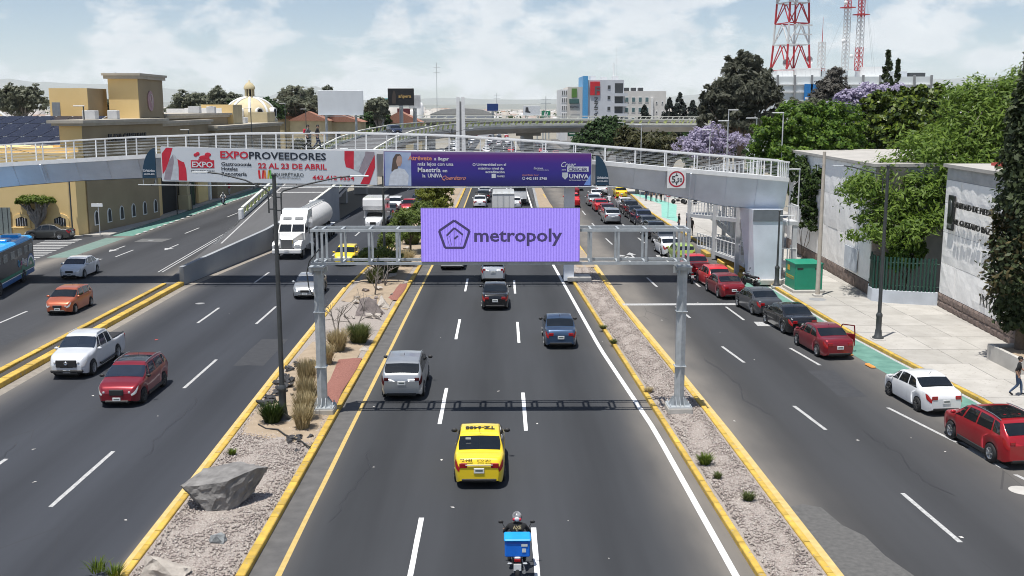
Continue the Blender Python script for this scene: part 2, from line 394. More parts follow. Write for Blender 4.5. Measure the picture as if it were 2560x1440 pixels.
mark(road_r, [(14.7, 58.6), (16.0, 58.5), (16.1, 59.7), (14.75, 59.8)], WHTW, name='paint_patch')
def arrow(road, x, y, d=1, turn=0, m=WHTW, s=1.0):
    p = [(-.08, 0), (.08, 0), (.08, 2.6), (.42, 2.6), (0, 4.0), (-.42, 2.6), (-.08, 2.6)]
    mark(road, [(x+a*s, y+d*b_*s) for a, b_ in p], m, name='painted_arrow')
    if turn: mark(road, [(x+a*s*turn, y+d*b_*s) for a, b_ in [(.08, 1.0), (.7, 1.9), (.55, 2.1), (1.05, 2.7), (1.1, 1.5), (.92, 1.65), (.08, .6)][::-1]], m, name='painted_arrow')
arrow(road_r, 11.1, 85.6, 1, -1); arrow(road_r, 14.2, 85.4, 1, -1)
arrow(road_s, -29.5, 95.5, -1, m=WHTW); arrow(road_s, -34.0, 94.5, -1, m=WHTW); arrow(road_s, -25.7, 97.0, -1, m=WHTW)
for (x, y, l) in ((-29.1, 59.5, 4), (-29.1, 45, 4), (-32.3, 87.4, 4.3), (-31.4, 104, 5), (-31.3, 120, 5), (-31.2, 137, 5), (-31.2, 154, 5)): dash(road_s, x, y, x, y+l, m=WHTW)
for xx in (-27.15, -27.45): dash(road_s, xx+1.4, 79, xx, 104, 0.10, WHTW)
for k in range(9): mark(road_s, [(-27.5-.0*k, 104.2+k*1.0), (-26.7, 104.2+k*1.0), (-26.6, 104.6+k*1.0), (-27.4, 104.6+k*1.0)], YEL2, 0.002, name='chevron_mark')
# zebra crossing of the side street, green cycle track crossing
for k in range(15):
    y = 83.4+k*1.12; xs = -38.3-k*.12
    mark(road_s, [(xs-3.0, y), (xs+.2, y), (xs+.2, y+.45), (xs-3.0, y+.45)], WHTW, 0.002, name='zebra_bar')
mark(road_s, [(-37.9, 87), (-36.0, 87), (-36.0, 100.5), (-37.9, 100.5)], mat('faded_green_paint', (0.13, 0.20, 0.175), 0.85, scale=1.5, col2=(0.17, 0.24, 0.21)), 0.0018, name='cycle_crossing')
mark(road_s, [(-37.9, 102.0), (-35.9, 102.0), (-35.9, 230), (-37.9, 230)], GREENP, 0.002, name='cycle_lane')
for k in range(42):
    o = MB().bevbox((0, 0, .05), (.28, .9, .10), .045).build('cycle_lane_block', WHTW if k % 2 else CONC, road_s, (-35.7, 103+2.1*k, 0))
mark(road_s, [(-35.4, 83.6), (-33.3, 83.6), (-32.9, 86.2), (-35.2, 86.2)], WHTW, 0.002, name='paint_patch')
mark(road_s, [(-34.2, 97.4), (-31.6, 97.4), (-31.4, 99.8), (-34.2, 99.8)], mat('patch_asphalt', (0.12, 0.12, 0.118), .9, scale=3), 0.002, name='repair_patch')
# green cycle lane along the east kerb
def poly_strip(name, A, B, ys, z, m, parent): return strip(name, A, B, z, m, ys, parent)
poly_strip('cycle_lane', off(EK, -1.75), off(EK, -0.22), [20, 30, 43, 50, 56, 63, 70, 76], 0.004, GREENP, road_r)
poly_strip('cycle_lane_line', off(EK, -0.22), off(EK, -0.06), [20, 30, 43, 50, 56, 63, 70, 76], 0.0042, WHTW, road_r)
ORNG = mat('orange_plastic', (0.62, 0.27, 0.06), 0.6, var=.2, scale=6)
for y in (46.3, 49.0, 51.6, 37.5, 40.2):
    MB().bevbox((0, 0, .045), (.26, .75, .09), .04).build('cycle_lane_block', ORNG, road_r, (lerp(EK, y)-1.93, y, 0), R(6))
# leaf litter and small scraps on the road
LIT = mat('paper_scrap', (0.6, 0.58, 0.55), .9); LIT2 = mat('red_scrap', (0.5, .07, .06), .9)
lit = thing('litter', 'pale paper scraps and leaves scattered over the carriageways', 'litter'); lit['kind'] = 'stuff'
bl = MB()
for k in range(45):
    y = rnd.uniform(27, 80); x = rnd.choice([rnd.uniform(-20, -11), rnd.uniform(-6, 6), rnd.uniform(9, 17)]); a = rnd.uniform(0, 6); s = rnd.uniform(.03, .09)
    c, d = math.cos(a)*s, math.sin(a)*s
    bl.quad((x-c, y-d, .008), (x+d*.6, y-c*.6, .02), (x+c, y+d, .01), (x-d*.6, y+c*.6, .012))
bl.build('scraps', LIT, lit)
MB().quad((0, 0, .008), (.16, .03, .03), (.15, .2, .01), (-.02, .16, .02)).build('red_scrap', LIT2, lit, (-18.6, 55.2, 0))

# ------------------------------------------------------------------ medians with kerb stones
def kerb_run(parent, L, side, y0, y1, seg, m=YEL, w=0.20, h=0.17, name='kerb_stone'):
    """separate kerb stones along the line; side=+1: stones lie on the +x side of the line"""
    y = y0
    while y < y1-0.1:
        ye = min(y+seg, y1); xa, xb = lerp(L, y), lerp(L, ye)
        g = 0.014; dz = rnd.uniform(-.006, .006); c = 0.025
        x0a, x1a = (xa, xa+w) if side > 0 else (xa-w, xa); x0b, x1b = (xb, xb+w) if side > 0 else (xb-w, xb)
        b = MB(); H = h+dz
        sec = lambda p, q, yy: [(p, yy, -.05), (p, yy, H-c), (p+c, yy, H), (q-c, yy, H), (q, yy, H-c), (q, yy, -.05)]
        b.add(sec(x0a, x1a, y+g)+sec(x0b, x1b, ye-g), [(i, 6+i, 7+i, i+1) for i in range(5)]+[(0, 1, 2, 3, 4, 5), (11, 10, 9, 8, 7, 6)])
        b.build(name, m, parent); y = ye
def median(name, A, B, ys, m, z=0.10):
    b = MB(); vs = []; K = 7
    for y in ys:
        for i in range(K):
            t = i/(K-1); x = lerp(A, y)+(lerp(B, y)-lerp(A, y))*t
            vs.append((x, y, z + (0 if i in (0, K-1) else rnd.uniform(.0, .05)+.04*math.sin(t*math.pi))))
    b.add(vs, [(j*K+i, j*K+i+1, (j+1)*K+i+1, (j+1)*K+i) for j in range(len(ys)-1) for i in range(K-1)], 0, True)
    o = b.build(name, m); o['kind'] = 'structure'; return o
med_l = median('left_median', off(LM_L, .15), off(LM_R, -.15), list(np.arange(8, 75, .7))+[76, 80, 85, 90, 95, 100, 110, 120, 130, 140, 160, 200, 240], GRAV)
kerb_run(med_l, LM_L, 1, 10, 84, 1.0); kerb_run(med_l, LM_L, 1, 84, 240, 6.0)
kerb_run(med_l, LM_R, -1, 10, 84, 1.0, w=0.26); kerb_run(med_l, LM_R, -1, 84, 240, 6.0, w=.26)
med_r = median('right_median', off(RM_L, .15), off(RM_R, -.15), list(np.arange(8, 76, .7))+[78, 84, 90, 100, 110, 120, 135, 150, 180, 240], GRAV)
kerb_run(med_r, RM_L, 1, 10, 84, 1.0); kerb_run(med_r, RM_L, 1, 84, 118, 6.0); kerb_run(med_r, RM_R, -1, 10, 84, 1.0); kerb_run(med_r, RM_R, -1, 84, 240, 6.0)
sheet('soil_patch', [(4.95, 80), (7.35, 80), (6.4, 118), (6.2, 200), (4.75, 200), (4.7, 118)], .175, DIRT, None, med_r)
# soil and red gravel patches on the left median
def patch(parent, name, pts, z, m):
    b = MB(); n = len(pts); cx = sum(p[0] for p in pts)/n; cy = sum(p[1] for p in pts)/n
    ring = []
    for i in range(n):
        a, q = pts[i], pts[(i+1) % n]
        for k in range(4): t = k/4; ring.append((a[0]+(q[0]-a[0])*t+rnd.uniform(-.08, .08), a[1]+(q[1]-a[1])*t+rnd.uniform(-.15, .15), z-.03))
    k = len(ring); inner = [(cx+(x-cx)*.82, cy+(y-cy)*.9, z+rnd.uniform(0, .03)) for x, y, _ in ring]
    b.add(ring+inner+[(cx, cy, z+.03)], [(i, (i+1) % k, k+(i+1) % k, k+i) for i in range(k)]+[(k+i, k+(i+1) % k, 2*k) for i in range(k)], 0, True)
    return b.build(name, m, parent)
patch(med_l, 'soil_patch', [(-9.9, 38.2), (-6.95, 36.8), (-6.9, 43), (-7.1, 56), (-9.9, 54), (-10.2, 46)], .185, DIRT)
patch(med_l, 'red_gravel_patch', [(-7.75, 42.4), (-6.85, 42.0), (-6.8, 50.4), (-7.9, 50.0)], .215, REDG)
patch(med_l, 'soil_patch', [(-10.2, 66), (-7.0, 63), (-6.5, 100), (-9.7, 100)], .19, DIRT)
patch(med_l, 'red_gravel_patch', [(-7.3, 66.5), (-6.6, 66), (-6.5, 72.4), (-7.1, 72.4)], .22, REDG)
patch(med_l, 'soil_patch', [(-9.6, 100), (-6.3, 100), (-5.7, 200), (-8.0, 200)], .19, DIRT)
# divider between the oncoming express road and the service road
div = median('divider', off(WK, -1.35), off(WK, -.2), list(np.arange(8, 73, 1.5))+[72.9], mat('divider_soil', (0.06, 0.055, 0.05), .95, scale=4, bump=.6), z=.05)
kerb_run(div, off(WK, 0), -1, 8, 73, 1.2, w=.42, h=.26); kerb_run(div, off(WK, -1.4), 1, 8, 72.6, 1.2, w=.30, h=.22)
strip('dust', off(WK, -.0), off(WK, .55), 0.0038, mat('roadside_dust', (0.22, 0.195, 0.165), .95, scale=3, col2=(0.30, 0.27, 0.23)), [8, 20, 26, 32, 39, 48, 56, 65, 72, 84, 91, 100, 117], road_l)
# loose pebbles over the gravel (real relief)
def pebbles(parent, A, B, y0, y1, n, m):
    V = []; F = []; oc = np.array([(1, 0, 0), (-1, 0, 0), (0, 1, 0), (0, -1, 0), (0, 0, 1), (0, 0, -1)], float)
    of = np.array([(0, 2, 4), (2, 1, 4), (1, 3, 4), (3, 0, 4), (2, 0, 5), (1, 2, 5), (3, 1, 5), (0, 3, 5)])
    g = np.random.default_rng(5)
    y = g.uniform(y0, y1, n); a = np.interp(y, [p[0] for p in A], [p[1] for p in A])+.3; c = np.interp(y, [p[0] for p in B], [p[1] for p in B])-.3
    x = a+(c-a)*g.random(n); s = g.uniform(.018, .055, n)
    P = oc[None]*s[:, None, None]*g.uniform(.6, 1.3, (n, 6, 1)); P[:, :, 2] *= .8
    ang = g.uniform(0, 6.3, n); ca, sa = np.cos(ang)[:, None], np.sin(ang)[:, None]
    X = P[:, :, 0]*ca-P[:, :, 1]*sa + x[:, None]; Yv = P[:, :, 0]*sa+P[:, :, 1]*ca + y[:, None]; Z = P[:, :, 2]+.165
    V = np.stack([X, Yv, Z], 2).reshape(-1, 3); F = (of[None]+6*np.arange(n)[:, None, None]).reshape(-1, 3)
    o = link('gravel', npmesh('gravel', V, F), m, parent); o['kind'] = 'stuff'
def islandmat(name, cols):
    m = bpy.data.materials.new(name); m.use_nodes = True; t = m.node_tree; bb = t.nodes['Principled BSDF']; bb.inputs['Roughness'].default_value = .95
    g = t.nodes.new('ShaderNodeNewGeometry'); r = t.nodes.new('ShaderNodeValToRGB'); e = r.color_ramp.elements
    e[0].color = (*cols[0], 1); e[1].color = (*cols[-1], 1)
    for i, c in enumerate(cols[1:-1]): q = e.new((i+1)/(len(cols)-1)); q.color = (*c, 1)
    t.links.new(g.outputs['Random Per Island'], r.inputs[0]); t.links.new(r.outputs[0], bb.inputs['Base Color']); return m
PEB = islandmat('pebble', [(.20, .165, .15), (.38, .325, .29), (.29, .245, .225), (.52, .475, .43)])
pebbles(med_l, LM_L, LM_R, 22, 46, 9000, PEB); pebbles(med_r, RM_L, RM_R, 22, 80, 14000, PEB)

# kerb stones: each one faded and chipped a little differently
def per_object(m, lo=.72, hi=1.12):
    t = m.node_tree; b = t.nodes['Principled BSDF']; src = b.inputs['Base Color'].links[0].from_socket; oi = t.nodes.new('ShaderNodeObjectInfo'); mr = t.nodes.new('ShaderNodeMapRange'); mr.inputs[3].default_value = lo; mr.inputs[4].default_value = hi; t.links.new(oi.outputs['Random'], mr.inputs[0])
    mx = t.nodes.new('ShaderNodeMix'); mx.data_type = 'RGBA'; mx.blend_type = 'MULTIPLY'; mx.inputs[0].default_value = 1; t.links.new(src, mx.inputs[6]); cc = t.nodes.new('ShaderNodeCombineColor'); [t.links.new(mr.outputs[0], cc.inputs[i]) for i in range(3)]; t.links.new(cc.outputs[0], mx.inputs[7])
    c = t.nodes.new('ShaderNodeTexCoord'); n = t.nodes.new('ShaderNodeTexNoise'); n.inputs['Scale'].default_value = 5.0; n.inputs['Detail'].default_value = 8; n.inputs['Roughness'].default_value = .7; t.links.new(c.outputs['Object'], n.inputs['Vector'])
    r = t.nodes.new('ShaderNodeMapRange'); r.inputs[1].default_value = .58; r.inputs[2].default_value = .66; t.links.new(n.outputs['Fac'], r.inputs[0]); ch = t.nodes.new('ShaderNodeMix'); ch.data_type = 'RGBA'; t.links.new(r.outputs[0], ch.inputs[0]); t.links.new(mx.outputs[2], ch.inputs[6]); ch.inputs[7].default_value = (.30, .275, .24, 1); t.links.new(ch.outputs[2], b.inputs['Base Color'])
per_object(YEL, .80, 1.12); per_object(PAVE, .86, 1.08)
# repairs, sealed cracks and covers in the asphalt
PATCHD = mat('repair_asphalt_dark', (.038, .040, .045), .9, scale=3, bump=.3, col2=(.049, .051, .056)); PATCHL = mat('repair_asphalt_light', (.085, .084, .082), .9, scale=6, bump=.5, col2=(.125, .122, .117)); SEAL = mat('bitumen_seal', (.022, .022, .024), .5, scale=8)
for road, x, y, w, l, m in ((road_l, -12.2, 52.5, 1.4, 6.0, PATCHD), (road_r, 15.2, 46.0, 1.3, 4.6, PATCHD), (road_s, -27.0, 56, 1.8, 3.6, PATCHD)):
    pts = [(x-w/2+rnd.uniform(-.08, .08), y-l/2), (x, y-l/2+rnd.uniform(-.1, .1)), (x+w/2, y-l/2), (x+w/2+rnd.uniform(-.1, .1), y), (x+w/2, y+l/2), (x-w/2, y+l/2+rnd.uniform(-.1, .1)), (x-w/2+rnd.uniform(-.1, .1), y)]
    mark(road, pts, m, .0022 if road is not road_s else .0012, 'repair_patch')
def crack(road, x, y, L, ang, w=.016):
    b = MB(); vs = []; px_, py_ = x, y; n = int(L/.5); a = ang
    for k in range(n+1):
        a = ang+rnd.uniform(-.4, .4); ww = w*rnd.uniform(.5, 1.3); vs += [(px_-math.sin(a)*ww, py_+math.cos(a)*ww, .003), (px_+math.sin(a)*ww, py_-math.cos(a)*ww, .003)]; px_ += math.cos(a)*.5; py_ += math.sin(a)*.5
    b.add(vs, [(2*k, 2*k+1, 2*k+3, 2*k+2) for k in range(n)]); b.build('sealed_crack', SEAL, road)
for road, x, y, L, a in ((road_c, -5.2, 30, 7, 1.5), (road_c, 4.4, 62, 8, 1.6), (road_l, -18.6, 28, 10, 1.55), (road_l, -12.8, 36, 8, 1.6), (road_r, 11.0, 41, 10, 1.65), (road_r, 14.6, 32, 7, 1.7), (road_s, -30.5, 52, 9, 1.5)): crack(road, x, y, L, a)
for road, x, y in ((road_l, -19.2, 66), (road_s, -33.0, 98.6)): MB().lathe([(.001, .0042), (.30, .0042), (.30, .003)], 18).build('manhole_cover', CONCD, road, (x, y, 0))
mark(road_r, [(9.0, 24), (11.3, 24.0), (11.0, 26.2), (10.7, 27.4), (10.6, 28.8), (10.2, 29.6), (10.0, 31.0), (9.5, 31.3), (8.95, 31.0)], PATCHL, .0022, 'worn_patch')
# ------------------------------------------------------------------ pavements
side = MB(); ys = [16, 24, 32, 43, 50, 56, 63, 70, 78, 84, 95, 110, 125, 150, 200, 420]
pv = thing('pavement', 'pale concrete pavement along the white stone walls', 'pavement'); del pv['category'], pv['label']; pv['kind'] = 'structure'
vs = []
for y in ys: vs += [(lerp(EK, y)+.2, y, .10), (29 if y < 100 else 34, y, .10)]
side.add(vs, [(2*i, 2*i+1, 2*i+3, 2*i+2) for i in range(len(ys)-1)]); side.build('pavement_bed', GUTT, pv)
y = 22.0
while y < 112:
    x0 = lerp(EK, y+1.5)+.24; k = 0; x = x0
    while x < 27.5:
        xe = min(x+2.45, 28); b = MB(); g = .012; xa = x if k else lerp(EK, y)+.22; xb = x if k else lerp(EK, y+3)+.22; z = .15+rnd.uniform(-.003, .003)
        b.add([(xa+g, y+g, .09), (xe-g, y+g, .09), (xe-g, y+3-g, .09), (xb+g, y+3-g, .09), (xa+g, y+g, z), (xe-g, y+g, z), (xe-g, y+3-g, z), (xb+g, y+3-g, z)],
              [(4, 5, 6, 7), (0, 1, 5, 4), (1, 2, 6, 5), (2, 3, 7, 6), (3, 0, 4, 7)])
        b.build('paving_slab', PAVE, pv); x = xe; k += 1
    y += 3.0
sheet('far_paving', [(lerp(EK, 112)+.2, 112), (34, 112), (34, 240), (lerp(EK, 240)+.2, 240), (lerp(EK, 150)+.2, 150), (lerp(EK, 125)+.2, 125)], .15, PAVE, None, pv)
kerb_run(pv, EK, 1, 18, 76, 1.0, w=.2, h=.17); kerb_run(pv, EK, 1, 76, 200, 3.0, w=.2, h=.17)
MINT = mat('mint_paving_paint', (0.19, 0.44, 0.36), .8, scale=2, col2=(0.25, 0.51, 0.43))
sheet('painted_path', [(18.2, 118), (19.2, 112), (20.2, 120), (22.4, 133), (20.2, 150), (18.8, 150), (20.6, 134)], .156, MINT, None, pv)
# yellow kerb steps beside the ramp
for (x, y, w, l) in ((17.9, 82.5, .9, 2.2), (17.9, 79.0, .9, 2.0), (18.0, 75.5, .9, 2.2), (17.6, 88, .8, 2.6)):
    MB().bevbox((x, y, .16), (w, l, .30), .03).build('kerb_step', YEL, pv)
MB().lathe([(.001, .157), (.55, .157)], 20).build('manhole_cover', CONCD, pv, (20.4, 66.2, 0))
o = MB().lathe([(.001, .004), (.42, .004)], 20).build('manhole_cover', CONC, road_r, (17.0, 32.4, .002))
# west pavement along the plaza
wp = MB(); wp.prism([(-38.0, 101.8), (-38.0, 240), (-46, 240), (-46, 101.4)], -.05, .15); w_ = wp.build('plaza_pavement', PAVE); w_['kind'] = 'structure'
wp = MB(); wp.prism([(-41.0, 100.7), (-40.4, 101.3), (-90, 101.3), (-90, 100.7)], -.05, .15); w_ = wp.build('side_street_pavement', PAVE); w_['kind'] = 'structure'

# ------------------------------------------------------------------ LED gantry
ga = thing('sign_gantry', 'grey steel box gantry on two posts spanning the express road', 'gantry', (0, 41.1, 0))
PXL, PXR = -7.22, 7.22
for sx in (PXL, PXR):
    b = MB(); hexa = [(math.cos(a)*.215, math.sin(a)*.215) for a in [math.pi/6+i*math.pi/3 for i in range(6)]]
    b.prism([(sx+q[0], q[1]) for q in hexa], .42, 6.12); b.cbox((sx, 0, 2.05), (.46, .46, .03)); b.cbox((sx, 0, 4.3), (.455, .455, .02)); b.build('post', STEEL, ga)
    b = MB(); b.cbox((sx, 0, .41), (.95, .95, .05))
    for i in range(-1, 2):
        for j in (-1, 1):
            b.add([(sx+i*.16-.012, j*.2, .43), (sx+i*.16+.012, j*.2, .43), (sx+i*.16+.012, j*.44, .43), (sx+i*.16-.012, j*.44, .43), (sx+i*.16-.012, j*.2, .80), (sx+i*.16+.012, j*.2, .80)], [(0, 3, 4), (1, 5, 2), (0, 4, 5, 1), (3, 2, 5, 4)])
            b.add([(sx+j*.2, i*.16-.012, .43), (sx+j*.2, i*.16+.012, .43), (sx+j*.44, i*.16+.012, .43), (sx+j*.44, i*.16-.012, .43), (sx+j*.2, i*.16-.012, .80), (sx+j*.2, i*.16+.012, .80)], [(0, 3, 4), (1, 5, 2), (0, 4, 5, 1), (3, 2, 5, 4)])
    for i in (-1, 0, 1):
        for j in (-1, 0, 1):
            if i or j: b.lathe([(.025, 0), (.025, .12), (.001, .12)], 6, c=(sx+i*.4, j*.4, .43))
    b.build('base_plate', STEEL, ga)
    MB().bevbox((sx, 0, .26), (1.0, 1.0, .27), .03).build('footing', CONC, ga)
    b = MB(); b.cbox((sx, .1, 6.14), (.62, 1.15, .04)); b.cbox((sx, -.1, 6.05), (.5, .5, .12))
    for i in (-1, 1): b.cbox((sx+i*.18, -.3, 5.98), (.03, .22, .26)); b.cbox((sx+i*.27, .0, 5.98), (.18, .03, .26))
    b.build('head_plate', STEEL, ga)
Z0, Z1, Y0, Y1 = 6.30, 7.60, -.45, .65
for nm, yy, zz in (('chord', Y0, Z0), ('chord', Y1, Z0), ('chord', Y0, Z1), ('chord', Y1, Z1)):
    MB().bar((PXL-.2, yy, zz), (PXR+.2, yy, zz), .105).build(nm, STEEL, ga)
xsb = [PXL-.13, PXL+.25] + list(np.arange(PXL+1.0, PXR-.8, 1.083)) + [PXR-.25, PXR+.13]
for x in xsb:
    for yy in (Y0, Y1): MB().bar((x, yy, Z0+.066), (x, yy, Z1-.066), .088).build('upright', STEEL, ga)
    for zz in (Z0, Z1): MB().bar((x, Y0+.066, zz), (x, Y1-.066, zz), .085).build('cross_bar', STEEL, ga)
b = MB(); b.tube([(PXL+.15, Y0, 6.9), (PXL-.25, Y0-.1, 6.4), (PXL-.42, -.25, 5.9), (PXL-.35, -.25, 5.3), (PXL-.22, -.2, 5.0)], .025, 6); b.build('cable', DGREY, ga)

led = thing('led_screen', 'lit purple LED screen reading metropoly, fixed to the gantry', 'screen', (0, 40.49, 6.385))
def ledmat():
    m = bpy.data.materials.new('led_purple'); m.use_nodes = True; t = m.node_tree; b = t.nodes['Principled BSDF']; b.inputs['Roughness'].default_value = .7
    c = t.nodes.new('ShaderNodeTexCoord'); mp = t.nodes.new('ShaderNodeMapping'); mp.inputs['Scale'].default_value = (1, 1, 1); t.links.new(c.outputs['Object'], mp.inputs[0])
    w = t.nodes.new('ShaderNodeTexWave'); w.wave_type = 'BANDS'; w.bands_direction = 'X'; w.inputs['Scale'].default_value = 2.9; w.inputs['Distortion'].default_value = 1.2; w.inputs['Detail'].default_value = 2; w.inputs['Detail Scale'].default_value = 6
    t.links.new(mp.outputs[0], w.inputs[0])
    n = t.nodes.new('ShaderNodeTexNoise'); n.inputs['Scale'].default_value = 14; t.links.new(mp.outputs[0], n.inputs[0])
    ad = t.nodes.new('ShaderNodeMath'); ad.operation = 'MULTIPLY_ADD'; t.links.new(n.outputs['Fac'], ad.inputs[0]); ad.inputs[1].default_value = .7; t.links.new(w.outputs['Fac'], ad.inputs[2])
    mx = t.nodes.new('ShaderNodeMix'); mx.data_type = 'RGBA'; mx.inputs[6].default_value = (.225, .155, .66, 1); mx.inputs[7].default_value = (.34, .255, .84, 1)
    mr = t.nodes.new('ShaderNodeMapRange'); mr.inputs[1].default_value = .3; mr.inputs[2].default_value = 1.3; t.links.new(ad.outputs[0], mr.inputs[0]); t.links.new(mr.outputs[0], mx.inputs[0])
    b.inputs['Base Color'].default_value = (.03, .03, .05, 1); t.links.new(mx.outputs[2], b.inputs['Emission Color']); b.inputs['Emission Strength'].default_value = 1.0
    return m
MB().box(-3.1, 3.08, .0, .20, 0, 2.1).build('cabinet', DGREY, led)
MB().box(-3.09, 3.07, -.012, -.002, .01, 2.09).build('display', ledmat(), led)
LINK = mat('led_dark', (.02, .018, .03), .6, emit=(.035, .025, .10), estr=1.0)
def strokes(name, segs, w, m, parent, y):
    b = MB()
    for a, c in segs: b.bar((a[0], y, a[1]), (c[0], y, c[1]), .012, w)
    return b.build(name, m, parent)
pent = [(-1.80+.62*math.sin(a), 1.03+.62*math.cos(a)*.95) for a in [i*2*math.pi/5 for i in range(5)]]
strokes('logo_frame', [(pent[i], pent[(i+1) % 5]) for i in range(5)], .095, LINK, led, -.02)
strokes('logo_mark', [((-1.80, .62), (-1.80, 1.33)), ((-2.10, 1.03), (-1.80, 1.33)), ((-1.80, 1.33), (-1.47, 1.06)), ((-2.10, 1.03), (-1.99, .64)), ((-1.47, 1.06), (-1.58, .64)), ((-1.99, 1.02), (-1.90, .64)), ((-1.80, .9), (-1.66, 1.02))], .075, LINK, led, -.024)
text('logo_text', 'metropoly', .72, LINK, led, (-1.03, -.02, .80), bold=.022, width=3.42)

# ------------------------------------------------------------------ footbridge
ZR = [(-44, 9.0), (-40, 9.35), (-34, 9.83), (-26, 10.29), (-18, 10.56), (-11, 10.61), (-3.6, 10.42), (4, 9.93), (11, 9.35), (19.9, 8.64)]
ZD = [(-44, 7.7), (-40, 8.05), (-34, 8.55), (-28.7, 8.85), (-23, 9.18), (-11, 9.45), (-3.6, 9.3), (4, 8.9), (11, 8.25), (19.9, 7.48)]
ZB = [(-44, 5.9), (-40, 6.3), (-34, 6.95), (-29, 7.35), (-25, 7.52), (-11, 7.7), (3, 7.35), (8, 6.98), (14.7, 5.75), (16.4, 5.36), (19.9, 5.36)]
fb = thing('footbridge', 'grey steel footbridge with white railings crossing all the roads', 'footbridge', (0, 0, 0))
BF, BB = 72.3, 75.4
xs = list(np.arange(-44, 19.91, 2.13))
for i in range(len(xs)-1):
    a, c = xs[i], xs[i+1]; da, dc, ba, bc = interp(ZD, a)-.18, interp(ZD, c)-.18, interp(ZB, a), interp(ZB, c)
    ins = .95
    b = MB(); b.add([(a, BF+.08, da), (c, BF+.08, dc), (c, BF+ins, bc), (a, BF+ins, ba), (a, BF+.14, da), (c, BF+.14, dc), (c, BF+ins+.05, bc), (a, BF+ins+.05, ba)], [(3, 2, 1, 0), (4, 5, 6, 7), (0, 1, 5, 4), (2, 3, 7, 6)]); b.build('girder_panel', GIRD, fb)
    b = MB(); b.add([(a, BB-.08, da), (c, BB-.08, dc), (c, BB-ins, bc), (a, BB-ins, ba)], [(0, 1, 2, 3)]); b.build('girder_panel', GIRD, fb)
    b = MB(); b.add([(a, BF+ins-.03, ba-.03), (c, BF+ins-.03, bc-.03), (c, BB-ins+.03, bc-.03), (a, BB-ins+.03, ba-.03)], [(3, 2, 1, 0)]); b.build('girder_soffit', GIRD, fb)
    b = MB(); b.add([(a-.015, BF+.0, da), (a+.015, BF+.0, da), (a+.015, BF+ins-.06, ba+.02), (a-.015, BF+ins-.06, ba+.02), (a-.015, BF+.09, da), (a+.015, BF+.09, da), (a+.015, BF+ins+.02, ba+.02), (a-.015, BF+ins+.02, ba+.02)], [(0, 3, 2, 1), (0, 4, 7, 3), (1, 2, 6, 5)]); b.build('stiffener', GIRD, fb)
def swept(prof_y, zf, x0, x1, n=40):
    b = MB(); vs = []
    X = np.linspace(x0, x1, n); k = len(prof_y)
    for x in X:
        for (yy, dz) in prof_y: vs.append((x, yy, zf(x)+dz))
    b.add(vs, [(i*k+j, (i+1)*k+j, (i+1)*k+(j+1) % k, i*k+(j+1) % k) for i in range(n-1) for j in range(k)]+[tuple(range(k-1, -1, -1)), tuple(range((n-1)*k, n*k))]); return b
zd = lambda x: interp(ZD, x); zr = lambda x: interp(ZR, x)
swept([(BF, -.17), (BB, -.17), (BB, .0), (BF, .0)], zd, -44, 19.9).build('deck', LGREY, fb)
swept([(BF-.035, -.20), (BF-.003, -.20), (BF-.003, .08), (BF-.035, .08)], zd, -44, 19.9).build('edge_beam', WHITE, fb)
for yy in (BF+.05, BB-.05):
    swept([(yy-.04, -.05), (yy+.04, -.05), (yy+.04, .035), (yy-.04, .035)], zr, -44, 19.9).build('top_rail', WHITE, fb)
    for k in range(5):
        f = .18+.16*k; pts = [(x, yy, zd(x)+(zr(x)-zd(x))*f) for x in np.linspace(-44, 19.9, 34)]; MB().tube(pts, .009, 4, cap=False).build('rail_cable', STEEL, fb)
for i, x in enumerate(xs):
    for yy, d in ((BF+.05, 0), (BB-.05, .35)):
        xx = x+d
        if xx < 19.9: MB().bar((xx, yy, zd(xx)), (xx+.02, yy, zr(xx)-.05), .075, .06).build('rail_post', WHITE, fb)
# piers
b = MB(); b.add([(17.75, 72.25, .4), (19.62, 72.25, .4), (19.62, 73.9, .4), (17.55, 73.9, .4), (17.45, 72.25, 5.38), (19.56, 72.25, 5.38), (19.56, 73.9, 5.38), (16.9, 73.9, 5.38)], [(0, 1, 5, 4), (1, 2, 6, 5), (2, 3, 7, 6), (3, 0, 4, 7), (4, 5, 6, 7)]); b.build('pier', GIRD, fb)
MB().prism([(17.5, 72.2), (19.55, 72.2), (19.55, 72.24), (17.5, 72.24)], 4.55, 5.36).build('pier_band', mat('darker_grey', (.17, .19, .21), .5, scale=2), fb)  # darker grey sheet across the top of the pier front
MB().bevbox((18.9, 73.1, .3), (2.5, 2.4, .35), .03).build('pier_footing', CONC, fb)
b = MB(); b.cbox((4.86, 74.2, 3.8), (.72, .8, 7.3)); b.build('pier', GIRD, fb); MB().bevbox((5.6, 74.2, .28), (1.7, 1.7, .3), .04).build('pier_footing', CONC, fb)
b = MB(); b.cbox((-42.5, 73.9, 3.0), (1.2, 1.4, 6.2)); b.build('pier', GIRD, fb)
# clearance plate, drain pipe
sg = thing('clearance_sign', 'square white 5.50 height limit sign with red ring on the footbridge girder', 'sign', (12.1, 72.18, 7.48))
MB().bevbox((0, 0, 0), (1.28, .04, 1.26), .015).build('plate', WHITE, sg)
SRED = mat('sign_red', (.45, .01, .03), .5)
def ringm(ro, ri, n=28):
    b = MB(); vs = []
    for i in range(n): a = 2*math.pi*i/n; vs += [(ro*math.cos(a), 0, ro*math.sin(a)), (ri*math.cos(a), 0, ri*math.sin(a))]
    b.add(vs, [(2*i, 2*i+1, (2*i+3) % (2*n), (2*i+2) % (2*n)) for i in range(n)]); return b
ringm(.55, .45).build('red_ring', SRED, sg, (0, -.026, 0))
text('figures', '5', .62, INK_ := mat('black_ink', (.02, .02, .02), .6), sg, (-.36, -.026, -.22), bold=.012); text('figures', '.50', .36, INK_, sg, (-.05, -.026, -.18), bold=.012)
